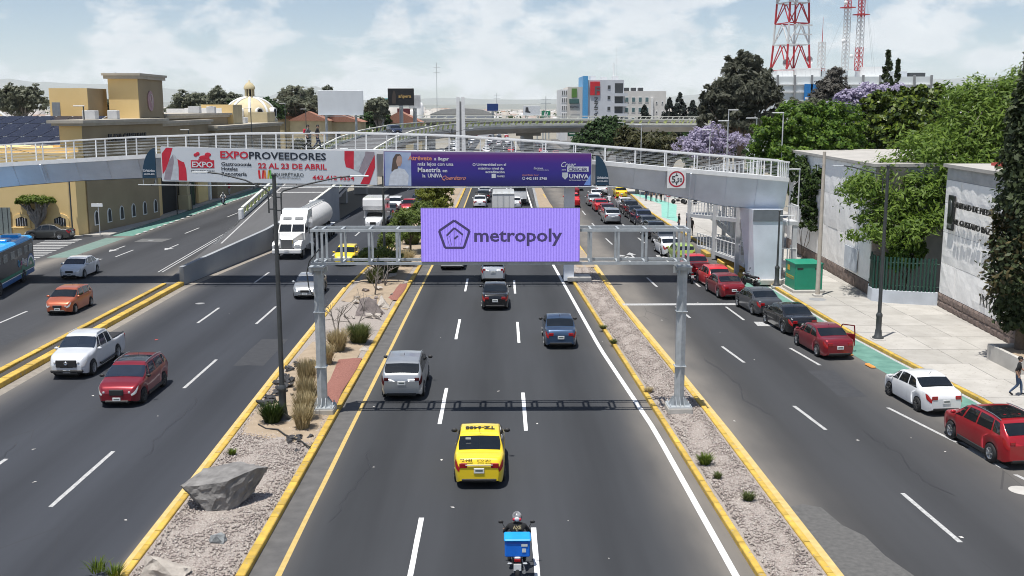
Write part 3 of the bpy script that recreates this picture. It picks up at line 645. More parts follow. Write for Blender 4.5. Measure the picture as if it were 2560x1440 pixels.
for s_ in (1, -1): MB().add([(-.10, 0, .22*s_), (.10, 0, .22*s_), (.10, 0, .26*s_), (.03, 0, .28*s_), (.03, 0, .40*s_), (-.03, 0, .40*s_), (-.03, 0, .28*s_), (-.10, 0, .26*s_)], [(0, 1, 2, 3, 4, 5, 6, 7)]).build('arrow', INK_, sg, (0, -.027, 0))
for x in (13.1, -34.6+3.2):
    MB().bar((x, 72.2, interp(ZD, x)-.2), (x, 72.9, interp(ZB, x)+.1), .10).build('splice_bar', GIRD, fb)

# ------------------------------------------------------------------ banners hung on the footbridge
CATW = STEEL
def banner(name, label, x0, x1, zt0, zt1, zb0, zb1, m, n=40):
    t = thing(name, label, 'billboard', (x0, 71.62, zb0), 0, None)
    w = x1-x0; b = MB(); vs = []
    for i in range(n+1):
        f = i/n; x = w*f; zb = (zb1-zb0)*f; zt = zt0-zb0+(zt1-zt0)*f
        for j in range(7): g_ = j/6; vs.append((x, .0025*math.sin(f*19+g_*3)*math.sin(g_*3.14), zb+(zt-zb)*g_))
    b.add(vs, [(i*7+j, (i+1)*7+j, (i+1)*7+j+1, i*7+j+1) for i in range(n) for j in range(6)], 0, True); b.build('canvas', m, t)
    b = MB(); zc = lambda f, top: ((zt0-zb0+(zt1-zt0)*f) if top else (zb1-zb0)*f)
    for a, c in (((0, 0), (1, 0)), ((0, 1), (1, 1)), ((0, 0), (0, 1)), ((1, 0), (1, 1))):
        b.bar((w*a[0], .07, zc(a[0], a[1])), (w*c[0], .07, zc(c[0], c[1])), .07)
    b.build('frame', WHITE, t)
    for f in np.linspace(.02, .98, 9): MB().bar((w*f, .1, zc(f, 1)-.3), (w*f, .75, zc(f, 1)-.45), .05).build('bracket', DGREY, t)
    return t, w
def gradmat(name, stops, axis=0, length=1.0, noise=.0):
    m = bpy.data.materials.new(name); m.use_nodes = True; t = m.node_tree; bb = t.nodes['Principled BSDF']; bb.inputs['Roughness'].default_value = .45
    c = t.nodes.new('ShaderNodeTexCoord'); s = t.nodes.new('ShaderNodeSeparateXYZ'); t.links.new(c.outputs['Object'], s.inputs[0])
    d = t.nodes.new('ShaderNodeMath'); d.operation = 'DIVIDE'; t.links.new(s.outputs[axis], d.inputs[0]); d.inputs[1].default_value = length
    r = t.nodes.new('ShaderNodeValToRGB'); e = r.color_ramp.elements; e[0].position = stops[0][0]; e[0].color = (*stops[0][1], 1); e[1].position = stops[-1][0]; e[1].color = (*stops[-1][1], 1)
    for p, cc in stops[1:-1]: q = e.new(p); q.color = (*cc, 1)
    t.links.new(d.outputs[0], r.inputs[0]); t.links.new(r.outputs[0], bb.inputs['Base Color']); return m
B1, w1 = banner('expo_banner', 'white expo banner with red curtains hung on the footbridge', -22.95, -8.42, 9.70, 9.38, 7.42, 7.14, mat('banner_white', (.62, .66, .70), .5, var=.04, scale=.6))
ERED = mat('banner_red', (.55, .02, .045), .5); ENAVY = mat('banner_navy', (.012, .02, .035), .5); EGREY = mat('banner_grey', (.30, .26, .30), .6); EPALE = mat('banner_pale', (.50, .54, .58), .6)
tl = R(-1.1)*-1
def tx1(name, s, size, m, x, z, w, bold=.02): o = text(name, s, size, m, B1, (x, -.017, z-.019*x), ext=.001, bold=bold+.004, width=w); o.rotation_euler = (0, math.atan(.019), 0); return o
tx1('lettering', 'EXPO', .66, ERED, 3.98, 1.62, 1.90, .025); tx1('lettering', 'PROVEEDORES', .66, ENAVY, 5.92, 1.61, 5.2, .018)
tx1('lettering', 'Gastronomía', .32, ENAVY, 4.02, 1.12, 2.05); tx1('lettering', 'Hoteles', .32, ENAVY, 4.02, .80, 1.1); tx1('lettering', 'Repostería', .32, ENAVY, 4.02, .46, 1.70)
tx1('lettering', '22 AL 23 DE ABRIL', .50, ERED, 6.50, .98, 4.65, .025); tx1('lettering', '442 412 9554', .42, ERED, 10.15, .27, 2.85, .02)
tx1('lettering', 'QUERÉTARO', .34, mat('banner_ink', (.04, .05, .055), .6), 7.62, .46, 1.95, .004); tx1('lettering', 'CENTRO DE CONGRESOS', .12, ENAVY, 7.85, .30, 1.5, .0)
for i, c in enumerate(((.6, .02, .03), (.62, .03, .04), (.7, .15, .04), (.62, .45, .05), (.12, .42, .09))):
    MB().add([(6.52+i*.19, 0, .28), (6.66+i*.19, 0, .28), (6.62+i*.19+(.1 if i % 2 else 0), 0, .85), (6.50+i*.19+(.1 if i % 2 else -.02), 0, .85)], [(0, 1, 2, 3)]).build('logo_bar', mat('logo_colour_%d' % i, c, .5), B1, (0, -.008, -.13))
MB().box(1.98, 3.55, -.010, -.004, .86, 1.40).build('logo_block', ERED, B1)
tx1('lettering', 'EXPO', .52, mat('banner_white2', (.66, .70, .74), .5), 2.05, .98, 1.40, .02).location.y = -.023
tx1('lettering', 'PROVEEDORES', .22, ENAVY, 1.98, .62, 1.58, .006)
b = MB()                                                   # chef hat and cake mark above the block
b.ell((2.32, 0, 1.80), (.14, .004, .12), 10, 6); b.ell((2.47, 0, 1.88), (.13, .004, .13), 10, 6); b.ell((2.9, 0, 1.62), (.36, .004, .16), 12, 6); b.ell((3.15, 0, 1.82), (.22, .004, .15), 8, 6); b.box(2.5, 3.3, -.004, .004, 1.47, 1.55)
b.build('logo_mark', ERED, B1, (0, -.012, -.05))
def shape(parent, name, pts, m, y=-.006):
    return MB().add([(p[0], y, p[1]) for p in pts], [list(range(len(pts)))]).build(name, m, parent)
shape(B1, 'curtain_stripe', [(.03, .75), (.18, 1.3), (.45, 2.0), (.5, 2.24), (.06, 2.24), (.03, 1.6)][::-1] if 0 else [(.03, .45), (.35, .9), (.55, 1.5), (.80, 2.23), (.35, 2.24), (.04, 1.85)], ERED)
shape(B1, 'curtain_fold', [(.10, .10), (.62, .06), (.75, 1.0), (.98, 1.55), (.80, 1.80), (.50, 1.35), (.25, .75)], EGREY, -.010)
shape(B1, 'curtain_fold', [(.55, .06), (1.10, .04), (1.12, 1.30), (.95, 1.72), (.80, 1.80), (.85, 1.3), (.72, .7)], EPALE, -.012)
shape(B1, 'curtain_stripe', [(1.10, .04), (1.66, .02), (1.64, .8), (1.52, 1.26), (1.34, 1.32), (1.08, 1.48), (1.14, .9)], ERED, -.014)
shape(B1, 'curtain_stripe', [(12.45, .92), (12.75, .84), (12.98, .76), (13.02, 2.0), (12.38, 2.02), (12.36, 1.4)], ERED)
shape(B1, 'curtain_fold', [(12.98, .76), (13.3, .62), (13.35, .9), (13.75, 1.7), (13.8, 1.98), (13.02, 2.0)], EPALE, -.010)
shape(B1, 'curtain_fold', [(13.3, .62), (13.6, .45), (14.4, 1.6), (14.4, 1.96), (13.8, 1.98), (13.75, 1.7)], EGREY, -.012)
shape(B1, 'curtain_stripe', [(13.4, -.22), (14.0, -.24), (14.42, .9), (14.42, 1.75), (13.9, .75)], ERED, -.014)
B2, w2 = banner('university_banner', 'violet university banner hung on the footbridge over the express road', -7.93, 6.16, 9.42, 9.27, 7.05, 7.03,
    gradmat('banner_violet', [(0, (.014, .012, .11)), (.35, (.030, .022, .24)), (.65, (.05, .02, .26)), (.88, (.12, .02, .22)), (1, (.26, .20, .36))], 2, 2.38))
def tx2(s, size, m, x, z, w, bold=.015, shear=0): o = text('lettering', s, size, m, B2, (x, -.017, z-.007*x), ext=.001, bold=bold+.004, width=w, shear=shear); o.rotation_euler = (0, .007, 0); return o
BWH = mat('banner_letters', (.66, .68, .72), .5); BOR = mat('banner_orange', (.68, .27, .16), .5)
tx2('Atrévete', .42, BOR, 1.65, 1.78, 1.62, .02); tx2('a llegar', .32, BWH, 3.42, 1.78, 1.02); tx2('más lejos con una', .32, BWH, 2.30, 1.42, 2.42); tx2('Maestría', .44, BWH, 2.30, .98, 1.55, .02); tx2('en', .32, BWH, 3.98, .98, .32)
tx2('la', .34, BWH, 2.62, .62, .2); tx2('UNIVA', .36, BWH, 2.98, .62, .98, .02); tx2('Querétaro', .42, BOR, 3.95, .46, 1.62, .0, .5)
tx2('Universidad', .24, BWH, 6.30, 1.44, 1.32, .02); tx2('con el', .24, BWH, 7.68, 1.44, .62); tx2('máximo nivel de', .24, BWH, 6.42, 1.18, 1.72); tx2('acreditación', .24, BWH, 6.9, .94, 1.30, .02); tx2('FIMPES', .17, BWH, 7.68, .66, .52)
MB().box(7.32, 7.60, -.010, -.004, .55, .83).build('emblem', BWH, B2); ringm(.10, .07).build('emblem', BWH, B2, (6.13, -.01, 1.46))
tx2('Escanea', .22, BWH, 10.18, 1.22, .62, .0, .3); tx2('y conoce la oferta', .10, BWH, 10.4, 1.14, .8, 0); tx2('¡Inscríbete hoy!', .15, BOR, 9.40, .78, 1.1, 0); tx2('442 181 5740', .26, BWH, 9.66, .50, 1.42); ringm(.10, .07).build('emblem', BWH, B2, (9.50, -.01, .53))
tx2('Crear', .50, BWH, 12.05, 1.38, 1.0, .0, .45); tx2('para', .16, BWH, 12.1, 1.15, .28, 0)
MB().box(12.46, 13.92, -.010, -.004, .98, 1.32).build('word_box', BWH, B2); tx2('CRECER', .30, mat('banner_indigo', (.02, .014, .15), .5), 12.54, 1.13, 1.30).location.y = -.023
tx2('UNIVA', .40, BWH, 12.60, .62, 1.33, .02); tx2('La Universidad Católica', .12, BWH, 12.60, .46, 1.3, 0)
shape(B2, 'shield', [(12.12, .92), (12.52, .92), (12.52, .64), (12.32, .44), (12.12, .64)][::-1], EPALE, -.008)
shape(B2, 'light_ray', [(13.6, .06), (14.06, .05), (14.06, .8)], mat('banner_blue_glow', (.18, .32, .72), .5), -.006)
# printed photograph of a student in a white blouse: plain stand-in shapes
shape(B2, 'printed_backdrop', [(.06, .04), (1.85, .03), (1.85, 2.28), (.06, 2.33)], mat('print_sky', (.26, .36, .58), .5, scale=1.2, col2=(.42, .50, .66)), -.004)
shape(B2, 'printed_hair', [(.50, 1.0), (.62, 1.85), (.82, 2.17), (1.12, 2.18), (1.24, 1.95), (1.0, 1.5), (.9, 1.0)], mat('print_hair', (.10, .07, .06), .6), -.006)
shape(B2, 'printed_blouse', [(.3, .05), (1.62, .05), (1.68, .75), (1.4, 1.15), (1.05, 1.22), (.7, 1.12), (.42, .8)], mat('print_blouse', (.58, .62, .68), .6, scale=4), -.008)
shape(B2, 'printed_face', [(.92, 1.35), (1.12, 1.35), (1.24, 1.6), (1.24, 1.95), (1.1, 2.08), (.92, 2.0), (.84, 1.65)], mat('print_skin', (.46, .30, .24), .6), -.010)
for nm, x0, flip in (('advert_fin', -23.35, 1), ('advert_fin', 6.46, -1)):
    t = thing(nm, 'dark teal Urbánica advertising fin beside the %s banner' % ('white expo' if flip > 0 else 'violet university'), 'sign', (x0, 71.6, 7.62 if flip > 0 else 7.12), 0, 'advertising fins')
    pts = [(0, 0), (0, 2.02)] + [(-flip*(.93*math.sin(a)), 2.02*math.cos(a)**1.1 if a < 1.5 else 0) for a in np.linspace(.12, math.pi/2-.02, 8)] + [(-flip*.93, 0)]
    b = MB().yprism(pts, -.05, .05); b.build('panel', mat('fin_teal', (.010, .045, .085), .45, var=.08), t)
    text('lettering', 'Urbánica', .25, BWH, t, (-.85 if flip > 0 else .1, -.06, .42), width=.78, bold=.01); text('lettering', '442 325-4525', .13, BWH, t, (-.82 if flip > 0 else .1, -.06, .22), width=.72, bold=.02)
    for dx in (-.9*flip, -.05*flip): MB().bar((dx, .0, -.04), (dx, .0, -.42), .04).build('support', STEEL, t)
cw = thing('catwalk_rail', 'thin grey maintenance rail running below the banners', 'railing', (0, 71.0, 0))
pts = [(-24.4, 0, 7.20), (-16, 0, 7.12), (-8, 0, 7.02), (0, 0, 7.0), (7.9, 0, 7.06)]
MB().tube(pts, .035, 6).build('rail', STEEL, cw); MB().tube([(p[0], .5, p[2]-.05) for p in pts], .03, 6).build('rail', STEEL, cw)
for x in np.arange(-23.5, 7.6, 2.4): z = float(np.interp(x, [p[0] for p in pts], [p[2] for p in pts])); b = MB(); b.bar((x, -.1, z-.02), (x, .7, z-.06), .05); b.bar((x, .6, z-.03), (x, .9, z+.5), .05); b.build('hanger', DGREY, cw)

# ------------------------------------------------------------------ access ramp of the footbridge
rp = thing('access_ramp', 'switchback access ramp with white balusters behind the bridge pier', 'ramp', (0, 0, 0))
def flight(x0, x1, ya, za, yb, zb_, rail_sides):
    b = MB(); b.add([(x0, ya, za), (x1, ya, za), (x1, yb, zb_), (x0, yb, zb_), (x0, ya, za-.28), (x1, ya, za-.28), (x1, yb, zb_-.28), (x0, yb, zb_-.28)], [(0, 1, 2, 3), (7, 6, 5, 4), (0, 4, 5, 1), (1, 5, 6, 2), (2, 6, 7, 3), (3, 7, 4, 0)]); b.build('ramp_deck', LGREY, rp)
    for xx in rail_sides:
        MB().bar((xx, ya, za+1.1), (xx, yb, zb_+1.1), .08, .06).build('top_rail', WHITE, rp)
        n = max(2, int(abs(yb-ya)/1.35))
        for i in range(n+1):
            f = i/n; y = ya+(yb-ya)*f; z = za+(zb_-za)*f; MB().bar((xx, y, z), (xx, y, z+1.07), .07, .05).build('baluster', WHITE, rp)
        for k in (.3, .55, .8): MB().bar((xx, ya, za+k), (xx, yb, zb_+k), .015).build('rail_cable', STEEL, rp)
NY, FY = 76.2, 97.0
flight(17.55, 18.95, 93, .2, NY, 1.25, (17.6, 18.9)); flight(17.55, 18.95, FY, 2.6, NY, 4.3, (17.6, 18.9)); flight(17.55, 18.95, FY, 5.75, NY, 7.42, (17.6, 18.9))
flight(19.25, 20.65, NY, 1.27, FY, 2.58, (19.3, 20.6)); flight(19.25, 20.65, NY, 4.32, FY, 5.72, (19.3, 20.6))
for z in (1.25, 4.3):
    b = MB(); b.box(17.5, 21.3, 74.4, NY-.01, z-.28, z-.005); b.build('landing', LGREY, rp)
    MB().bar((21.25, 74.45, z+1.1), (21.25, NY, z+1.1), .08, .06).build('top_rail', WHITE, rp); MB().bar((19.9, 74.45, z+1.1), (21.25, 74.45, z+1.1), .08, .06).build('top_rail', WHITE, rp)
    for (x, y) in ((21.25, 74.45), (20.6, 74.45), (19.95, 74.45), (21.25, 75.3), (21.25, 76.1)): MB().bar((x, y, z), (x, y, z+1.07), .07).build('baluster', WHITE, rp)
b = MB(); b.box(17.5, 20.7, FY+.01, FY+1.6, 2.3, 2.58); b.build('landing', LGREY, rp); b = MB(); b.box(17.5, 20.7, FY+.01, FY+1.6, 5.44, 5.72); b.build('landing', LGREY, rp)
b = MB(); b.box(17.5, 19.9, 75.42, NY-.01, 7.2, 7.43); b.build('landing', LGREY, rp)
for x in np.arange(17.9, 20.0, .5): MB().bar((x, BB-.05, 7.5), (x, BB-.05, 8.6), .07).build('baluster', WHITE, rp)
for y in np.arange(72.5, 75.4, .5): MB().bar((19.86, y, 7.48), (19.86, y, 8.6), .07).build('baluster', WHITE, rp)
MB().bar((19.86, 72.3, 8.6), (19.86, 75.4, 8.6), .09).build('top_rail', WHITE, rp)
for (x, y, h) in ((17.5, 76.7, 7.1), (17.5, 85.2, 6.5), (17.5, 96.8, 5.6), (20.75, 76.7, 4.1), (20.75, 96.8, 5.5), (19.1, 85.2, 6.4), (21.1, 74.6, 4.0)):
    MB().box(x-.16, x+.16, y-.16, y+.16, .1, h).build('column', LGREY, rp)
# ------------------------------------------------------------------ green utility cabinet
uc = thing('utility_cabinet', 'green steel utility cabinet with yellow warning strip', 'cabinet', (19.6, 68.7, .15), R(2))
GRN = mat('cabinet_green', (.012, .26, .155), .4, var=.06)
MB().bevbox((.9, 1.0, .10), (2.1, 2.5, .2), .03).build('plinth', CONC, uc)
MB().bevbox((.9, 1.0, 1.05), (1.85, 2.2, 1.7), .03).build('body', GRN, uc); MB().bevbox((.9, 1.0, 1.94), (1.95, 2.3, .08), .02).build('lid', GRN, uc)
YS_ = mat('warning_yellow', (.70, .38, .03), .5)
MB().box(-.036, -.028, .25, 1.85, .85, 1.05).build('warning_strip', YS_, uc); MB().box(-.036, -.028, 1.1, 1.6, 1.35, 1.72).build('warning_label', YS_, uc)
for k in range(6): MB().box(-.044, -.037, .35+k*.25, .50+k*.25, .90, 1.0).build('strip_mark', GRN, uc)
for xx in (.3, 1.5): MB().box(xx-.2, xx+.2, -.11, -.10, 1.55, 1.68).build('vent', TRIM_ := mat('vent_black', (.02, .02, .02), .6), uc)
# ------------------------------------------------------------------ flyover ramp and flyovers
FCON = mat('flyover_concrete', (.36, .355, .345), .85, scale=.5, bump=.2, bscale=10, col2=(.45, .445, .43)); FWALL = mat('ramp_wall_concrete', (.27, .285, .30), .85, scale=.35, bump=.15, bscale=8, col2=(.34, .355, .37))
PCREAM = mat('cream_parapet', (.62, .62, .55), .7, scale=2); PGREEN = mat('yellow_green_parapet', (.55, .60, .17), .7, scale=2, col2=(.62, .66, .28))
A_F = asphalt('asphalt_flyover', (), base=(.10, .10, .102))
# centre-line stations: (Y-ish order) right edge x, left edge x, y, deck z
RS = [(-22.35, -23.9, 73.2, .03, 73.2), (-20.3, -25.1, 91, .65, 91), (-19.0, -25.8, 104, 1.5, 104), (-18.0, -26.0, 117, 2.8, 117), (-17.4, -25.9, 131, 4.4, 131), (-17.0, -25.4, 145, 5.8, 146), (-15.8, -24.6, 155, 6.8, 158.5), (-13.6, -22.6, 165, 7.7, 171), (-10.4, -19.3, 175, 8.35, 182.5),
      (-6.0, -14.4, 185, 8.7, 193), (0, -7.8, 193, 8.9, 201.5), (8, 2.0, 199, 9.0, 208.5), (18, 14, 203, 9.0, 213), (30, 28, 205, 9.0, 215.5), (45, 44, 206, 9.0, 216.5), (70, 70, 206, 9.0, 216.5), (110, 110, 206, 9.0, 216.5)]
ry = [q[2] for q in RS]
fr = thing('flyover_ramp', 'curving flyover ramp with yellow-green parapets rising from the service road', 'flyover')
b = MB(); vs = []
for (xr, xl, yr_, z, yl) in RS: vs += [(xr, yr_, z), (xl, yl, z)]
b.add(vs, [(2*i+1, 2*i, 2*i+2, 2*i+3) for i in range(len(RS)-1)]); b.build('deck_surface', A_F, fr)
def span(i): return RS[i], RS[i+1]
for i in range(len(RS)-1):
    a, c = span(i)
    if i < 3:      # solid retaining walls
        for k, nm in ((0, 'wall_right'), (1, 'wall_left')):
            xa, ya = (a[0], a[2]) if k == 0 else (a[1], a[4]); xc, yc = (c[0], c[2]) if k == 0 else (c[1], c[4]); ht = (1.25, 1.25, 1.15, 1.0)
            if k == 1 and i == 0: continue
            za, zc_ = a[3]+(1.25 if k == 0 else .0), c[3]+(1.25 if k == 0 else .0)
            t = .30 if k == 0 else -.30
            b = MB(); b.add([(xa, ya, -.1), (xc, yc, -.1), (xc, yc, zc_), (xa, ya, za), (xa-t, ya, -.1), (xc-t, yc, -.1), (xc-t, yc, zc_), (xa-t, ya, za)], [(0, 1, 2, 3), (5, 4, 7, 6), (3, 2, 6, 7), (4, 0, 3, 7), (1, 5, 6, 2)]); b.build('retaining_wall', FWALL, fr)
    elif i < 4:
        for k in (1,):
            xa, ya = (a[0], a[2]) if k == 0 else (a[1], a[4]); xc, yc = (c[0], c[2]) if k == 0 else (c[1], c[4]); t = .4 if k == 0 else -.4
            b = MB(); b.add([(xa, ya, -.1), (xc, yc, -.1), (xc, yc, c[3]+.25), (xa, ya, a[3]+.25), (xa-t, ya, -.1), (xc-t, yc, -.1), (xc-t, yc, c[3]+.25), (xa-t, ya, a[3]+.25)], [(0, 1, 2, 3), (5, 4, 7, 6), (3, 2, 6, 7), (4, 0, 3, 7), (1, 5, 6, 2)]); b.build('retaining_wall', FWALL, fr)
    if i >= 3:     # box girder below the deck, edge fascia
        d = 1.35
        b = MB(); A0, A1, C0, C1 = Vector((a[0], a[2], a[3])), Vector((a[1], a[4], a[3])), Vector((c[0], c[2], c[3])), Vector((c[1], c[4], c[3]))
        ia, ib = A0.lerp(A1, .22), A0.lerp(A1, .78); ja, jb = C0.lerp(C1, .22), C0.lerp(C1, .78); dz = Vector((0, 0, -d)); ds = Vector((0, 0, -.35))
        b.add([A0, C0, C0+ds, A0+ds, ja+dz, ia+dz, jb+dz, ib+dz, C1+ds, A1+ds, C1, A1], [(0, 3, 2, 1), (3, 5, 4, 2), (5, 7, 6, 4), (7, 9, 8, 6), (9, 11, 10, 8)]); b.build('girder', FCON, fr)
def parapet(pts, z_off, parent, m, step=1.6, h=1.0, cap=PCREAM):
    """balustrade: base kerb, cap rail and individual uprights along a polyline"""
    P = [Vector(p) for p in pts]; 
    for i in range(len(P)-1):
        a, c = P[i], P[i+1]; b = MB(); b.bar(a+Vector((0, 0, .14)), c+Vector((0, 0, .14)), .25, .28); b.build('parapet_base', cap, parent)
        b = MB(); b.bar(a+Vector((0, 0, h)), c+Vector((0, 0, h)), .28, .16); b.build('parapet_cap', cap, parent)
        n = max(1, int((c-a).length/step)); d = (c-a)/n; b = MB()
        for k in range(n):
            q = a+d*(k+.3); e = d.normalized()*.16; b.bar(q+Vector((0, 0, .28))-e, q+Vector((0, 0, h-.08))+e*1.5, .18, .24)
        o = b.build('parapet_uprights', m, parent); o['kind'] = 'stuff'
parapet([(q[0]-.15, q[2], q[3]+.25) for q in RS[2:4]] + [(q[0]-.15, q[2], q[3]+.05) for q in RS[4:]], 0, fr, PGREEN)
parapet([(-25.75, 104.5, 1.5), *[(q[1]+.15, q[4], q[3]+.05) for q in RS[3:]]], 0, fr, PGREEN)
for (x, y, z) in ((-25.75, 104.0, .85), (-18.85, 104.6, 1.6)): MB().bevbox((x, y, z+.75), (.38, .75, 1.75), .06).build('end_post', WHITE, fr)
for y0 in np.arange(118, 144, 3.0):
    xr, xl = float(np.interp(y0, ry, [q[0] for q in RS])), float(np.interp(y0, ry, [q[1] for q in RS])); z = float(np.interp(y0, ry, [q[3] for q in RS])); z2 = float(np.interp(y0+.45, ry, [q[3] for q in RS]))
    b = MB(); b.add([(xl+.6, y0, z+.012), (xr-.6, y0, z+.012), (xr-.6, y0+.45, z2+.012), (xl+.6, y0+.45, z2+.012)], [(0, 1, 2, 3)]); b.build('rumble_strip', WHTW, fr)
b = MB(); vs = []
for q in RS[1:13]: vs += [(q[1]+.65, q[4], q[3]+.012), (q[1]+.80, q[4], q[3]+.012)]
b.add(vs, [(2*i, 2*i+1, 2*i+3, 2*i+2) for i in range(11)]); b.build('edge_line', WHTW, fr)
for (x, y, z) in ((-21.6, 126, 3.8), (-21.4, 140, 5.2), (-20.6, 155, 6.6), (-17.6, 169, 7.8), (-6.9, 194.5, 8.8), (5.4, 205.5, 9.0), (24, 210, 9.0), (48, 211.5, 9.0), (76, 211.5, 9.0)):
    b = MB(); b.box(x-.9, x+.9, y-.7, y+.7, -.2, z-1.5); b.box(x-2.4, x+2.4, y-.8, y+.8, z-2.0, z-1.36); b.build('pier', FCON, fr)
# second flyover across the background
f2 = thing('background_flyover', 'long straight concrete flyover with cream parapets in the background', 'flyover')
P2 = [(-105, 338, 8.7), (-70, 331, 8.9), (-30, 320, 9.0), (10, 309, 9.0), (50, 303, 8.8), (100, 300, 8.5), (150, 299, 8.2)]
for i in range(len(P2)-1):
    a, c = Vector(P2[i]), Vector(P2[i+1]); w = Vector((0, 11, 0)); b = MB()
    b.add([a, c, c+w, a+w, a-Vector((0, 0, .4)), c-Vector((0, 0, .4)), c+w-Vector((0, 0, .4)), a+w-Vector((0, 0, .4)), a+Vector((0, 2.5, -1.6)), c+Vector((0, 2.5, -1.6)), c+Vector((0, 8.5, -1.6)), a+Vector((0, 8.5, -1.6))], [(0, 1, 2, 3), (0, 4, 5, 1), (4, 8, 9, 5), (8, 11, 10, 9), (11, 7, 6, 10), (2, 6, 7, 3)]); b.build('girder', FCON, f2)
parapet([(x, y+.1, z) for x, y, z in P2], 0, f2, PCREAM, 3.0); parapet([(x, y+10.9, z) for x, y, z in P2], 0, f2, PCREAM, 3.0)
for x in (-88, -62, -38, -21, 7, 36, 62, 92, 122):
    y = float(np.interp(x, [q[0] for q in P2], [q[1] for q in P2]))+5.5; b = MB(); b.box(x-1.1, x+1.1, y-.8, y+.8, -.2, 6.5); b.box(x-1.4, x+1.4, y-4, y+4, 6.3, 7.35); b.build('pier', FCON, f2)
# retaining wall between express road and side road beyond the footbridge
rw = thing('retaining_wall', 'dark concrete retaining wall on the right of the express road', 'wall')  # panels use the darker concrete tone
for y0 in range(118, 238, 8):
    x0, x1 = lerp(RM_L, y0), lerp(RM_L, y0+8); b = MB(); h0 = .5+min(2.0, (y0-118)*.05); h1 = .5+min(2.0, (y0-110)*.05)
    b.add([(x0-.3, y0+.03, 0), (x0, y0+.03, 0), (x1, y0+7.97, 0), (x1-.3, y0+7.97, 0), (x0-.3, y0+.03, h0), (x0, y0+.03, h0), (x1, y0+7.97, h1), (x1-.3, y0+7.97, h1)], [(4, 5, 6, 7), (0, 1, 5, 4), (2, 3, 7, 6), (1, 2, 6, 5), (3, 0, 4, 7)]); b.build('wall_panel', CONCD, rw)

# ------------------------------------------------------------------ plaza buildings (west side)
YW = mat('ochre_stucco', (.74, .54, .24), .85, scale=.35, bump=.12, bscale=9, col2=(.81, .60, .29)); SHADED_TAN = mat('shaded_tan_stucco', (.27, .215, .135), .85, scale=.35, bump=.12, bscale=9, col2=(.34, .27, .17)); CORN = mat('pale_cornice', (.44, .40, .33), .8, scale=1)  # second stucco carries the shade of sun-averted walls in its colour
ROOFM = mat('roof_membrane', (.42, .40, .37), .9, scale=.6); DARKIN = mat('dark_interior', (.02, .02, .02), .8); CRM = mat('cream_stucco', (.52, .44, .27), .85, scale=.5); WGL = mat('window_glass', (.05, .06, .07), .12, spec=.6); IRON = mat('black_iron', (.02, .02, .02), .5)  # near-black interior colour stands in for unlit openings
ARCH = [(-.32, 0), (.32, 0), (.32, .75), (.26, .98), (.14, 1.12), (0, 1.17), (-.14, 1.12), (-.26, .98), (-.32, .75)]
pz = thing('plaza_corner_building', 'ochre shopping plaza building with small arched windows at the street corner', 'building')
pb = MB(); pb.prism([(-40.4, 102.5), (-40.9, 101.5), (-64, 101.5), (-64, 126), (-40.0, 126), (-38.5, 118.0)], -.1, 8.1); pb.build('walls', YW, pz)
MB().prism([(-40.6, 102.0), (-64.2, 101.3), (-64.2, 101.9), (-40.6, 102.4)], 8.1, 8.55).build('parapet', YW, pz)
# street side wall skin, tan stucco darkened to show its shade
def wall_skin(p, q, z0, z1, m, parent, name='wall_panel', t=.06):
    d = (Vector((q[0], q[1], 0))-Vector((p[0], p[1], 0))).normalized(); n = Vector((d.y, -d.x, 0))*t
    b = MB(); b.add([(p[0], p[1], z0), (q[0], q[1], z0), (q[0], q[1], z1), (p[0], p[1], z1)]+[(p[0]+n.x, p[1]+n.y, z0), (q[0]+n.x, q[1]+n.y, z0), (q[0]+n.x, q[1]+n.y, z1), (p[0]+n.x, p[1]+n.y, z1)], [(4, 5, 6, 7), (7, 6, 2, 3), (0, 1, 5, 4), (4, 7, 3, 0), (1, 2, 6, 5)]); return b.build(name, m, parent)
S0, S1 = (-40.3, 102.6), (-38.35, 118.0)
wall_skin(S0, S1, 0, 8.1, SHADED_TAN, pz)
b = MB(); b.prism([(-40.35, 102.5), (-42.5, 102.5), (-42.5, 120), (-38.1, 120), (-38.3, 118)], 8.1, 10.6); b.build('upper_storey', SHADED_TAN, pz)
MB().prism([(-40.33, 102.44), (-42.48, 102.44), (-42.48, 102.49), (-40.33, 102.49)], 6.0, 10.58).build('lit_pilaster', YW, pz)  # lighter front sheet paints the sunlit face over the shade-darkened storey
MB().prism([(-40.0, 101.9), (-43.0, 101.9), (-43.0, 120.4), (-37.7, 120.4), (-37.8, 118)], 10.6, 10.85).build('cornice', CORN, pz); MB().prism([(-39.8, 101.6), (-43.3, 101.6), (-43.3, 120.6), (-37.5, 120.6), (-37.6, 118)], 10.85, 11.15).build('cornice', CORN, pz)
sd = (Vector((*S1, 0))-Vector((*S0, 0))).normalized(); sang = math.atan2(sd.y, sd.x)
for f in np.linspace(.09, .93, 6):
    x, y = S0[0]+(S1[0]-S0[0])*f, S0[1]+(S1[1]-S0[1])*f; n = Vector((sd.y, -sd.x, 0))
    w = link('window', MB().yprism([(a*1.35, c*1.25) for a, c in ARCH], -.03, .03).mesh('window'), WHITE, pz, (x+n.x*.09, y+n.y*.09, .85), sang)
    MB().yprism([(a*.95, c*1.1+.1) for a, c in ARCH], -.05, -.035).build('pane', WGL, w); 
    for dx in (-.1, .1): MB().box(dx-.015, dx+.015, -.075, -.055, .12, 1.3).build('grille_bar', IRON, w)
text('lettering', 'PLAZA CAMELINAS', .95, IRON, pz, (-39.55, 106.0, 9.05), sang, width=8.2, bold=.03, ext=.06).location.x += .45
text('lettering', 'TELCEL', .5, IRON, pz, (-38.7, 109.5, 7.0), sang, width=2.6, bold=.03, ext=.05)
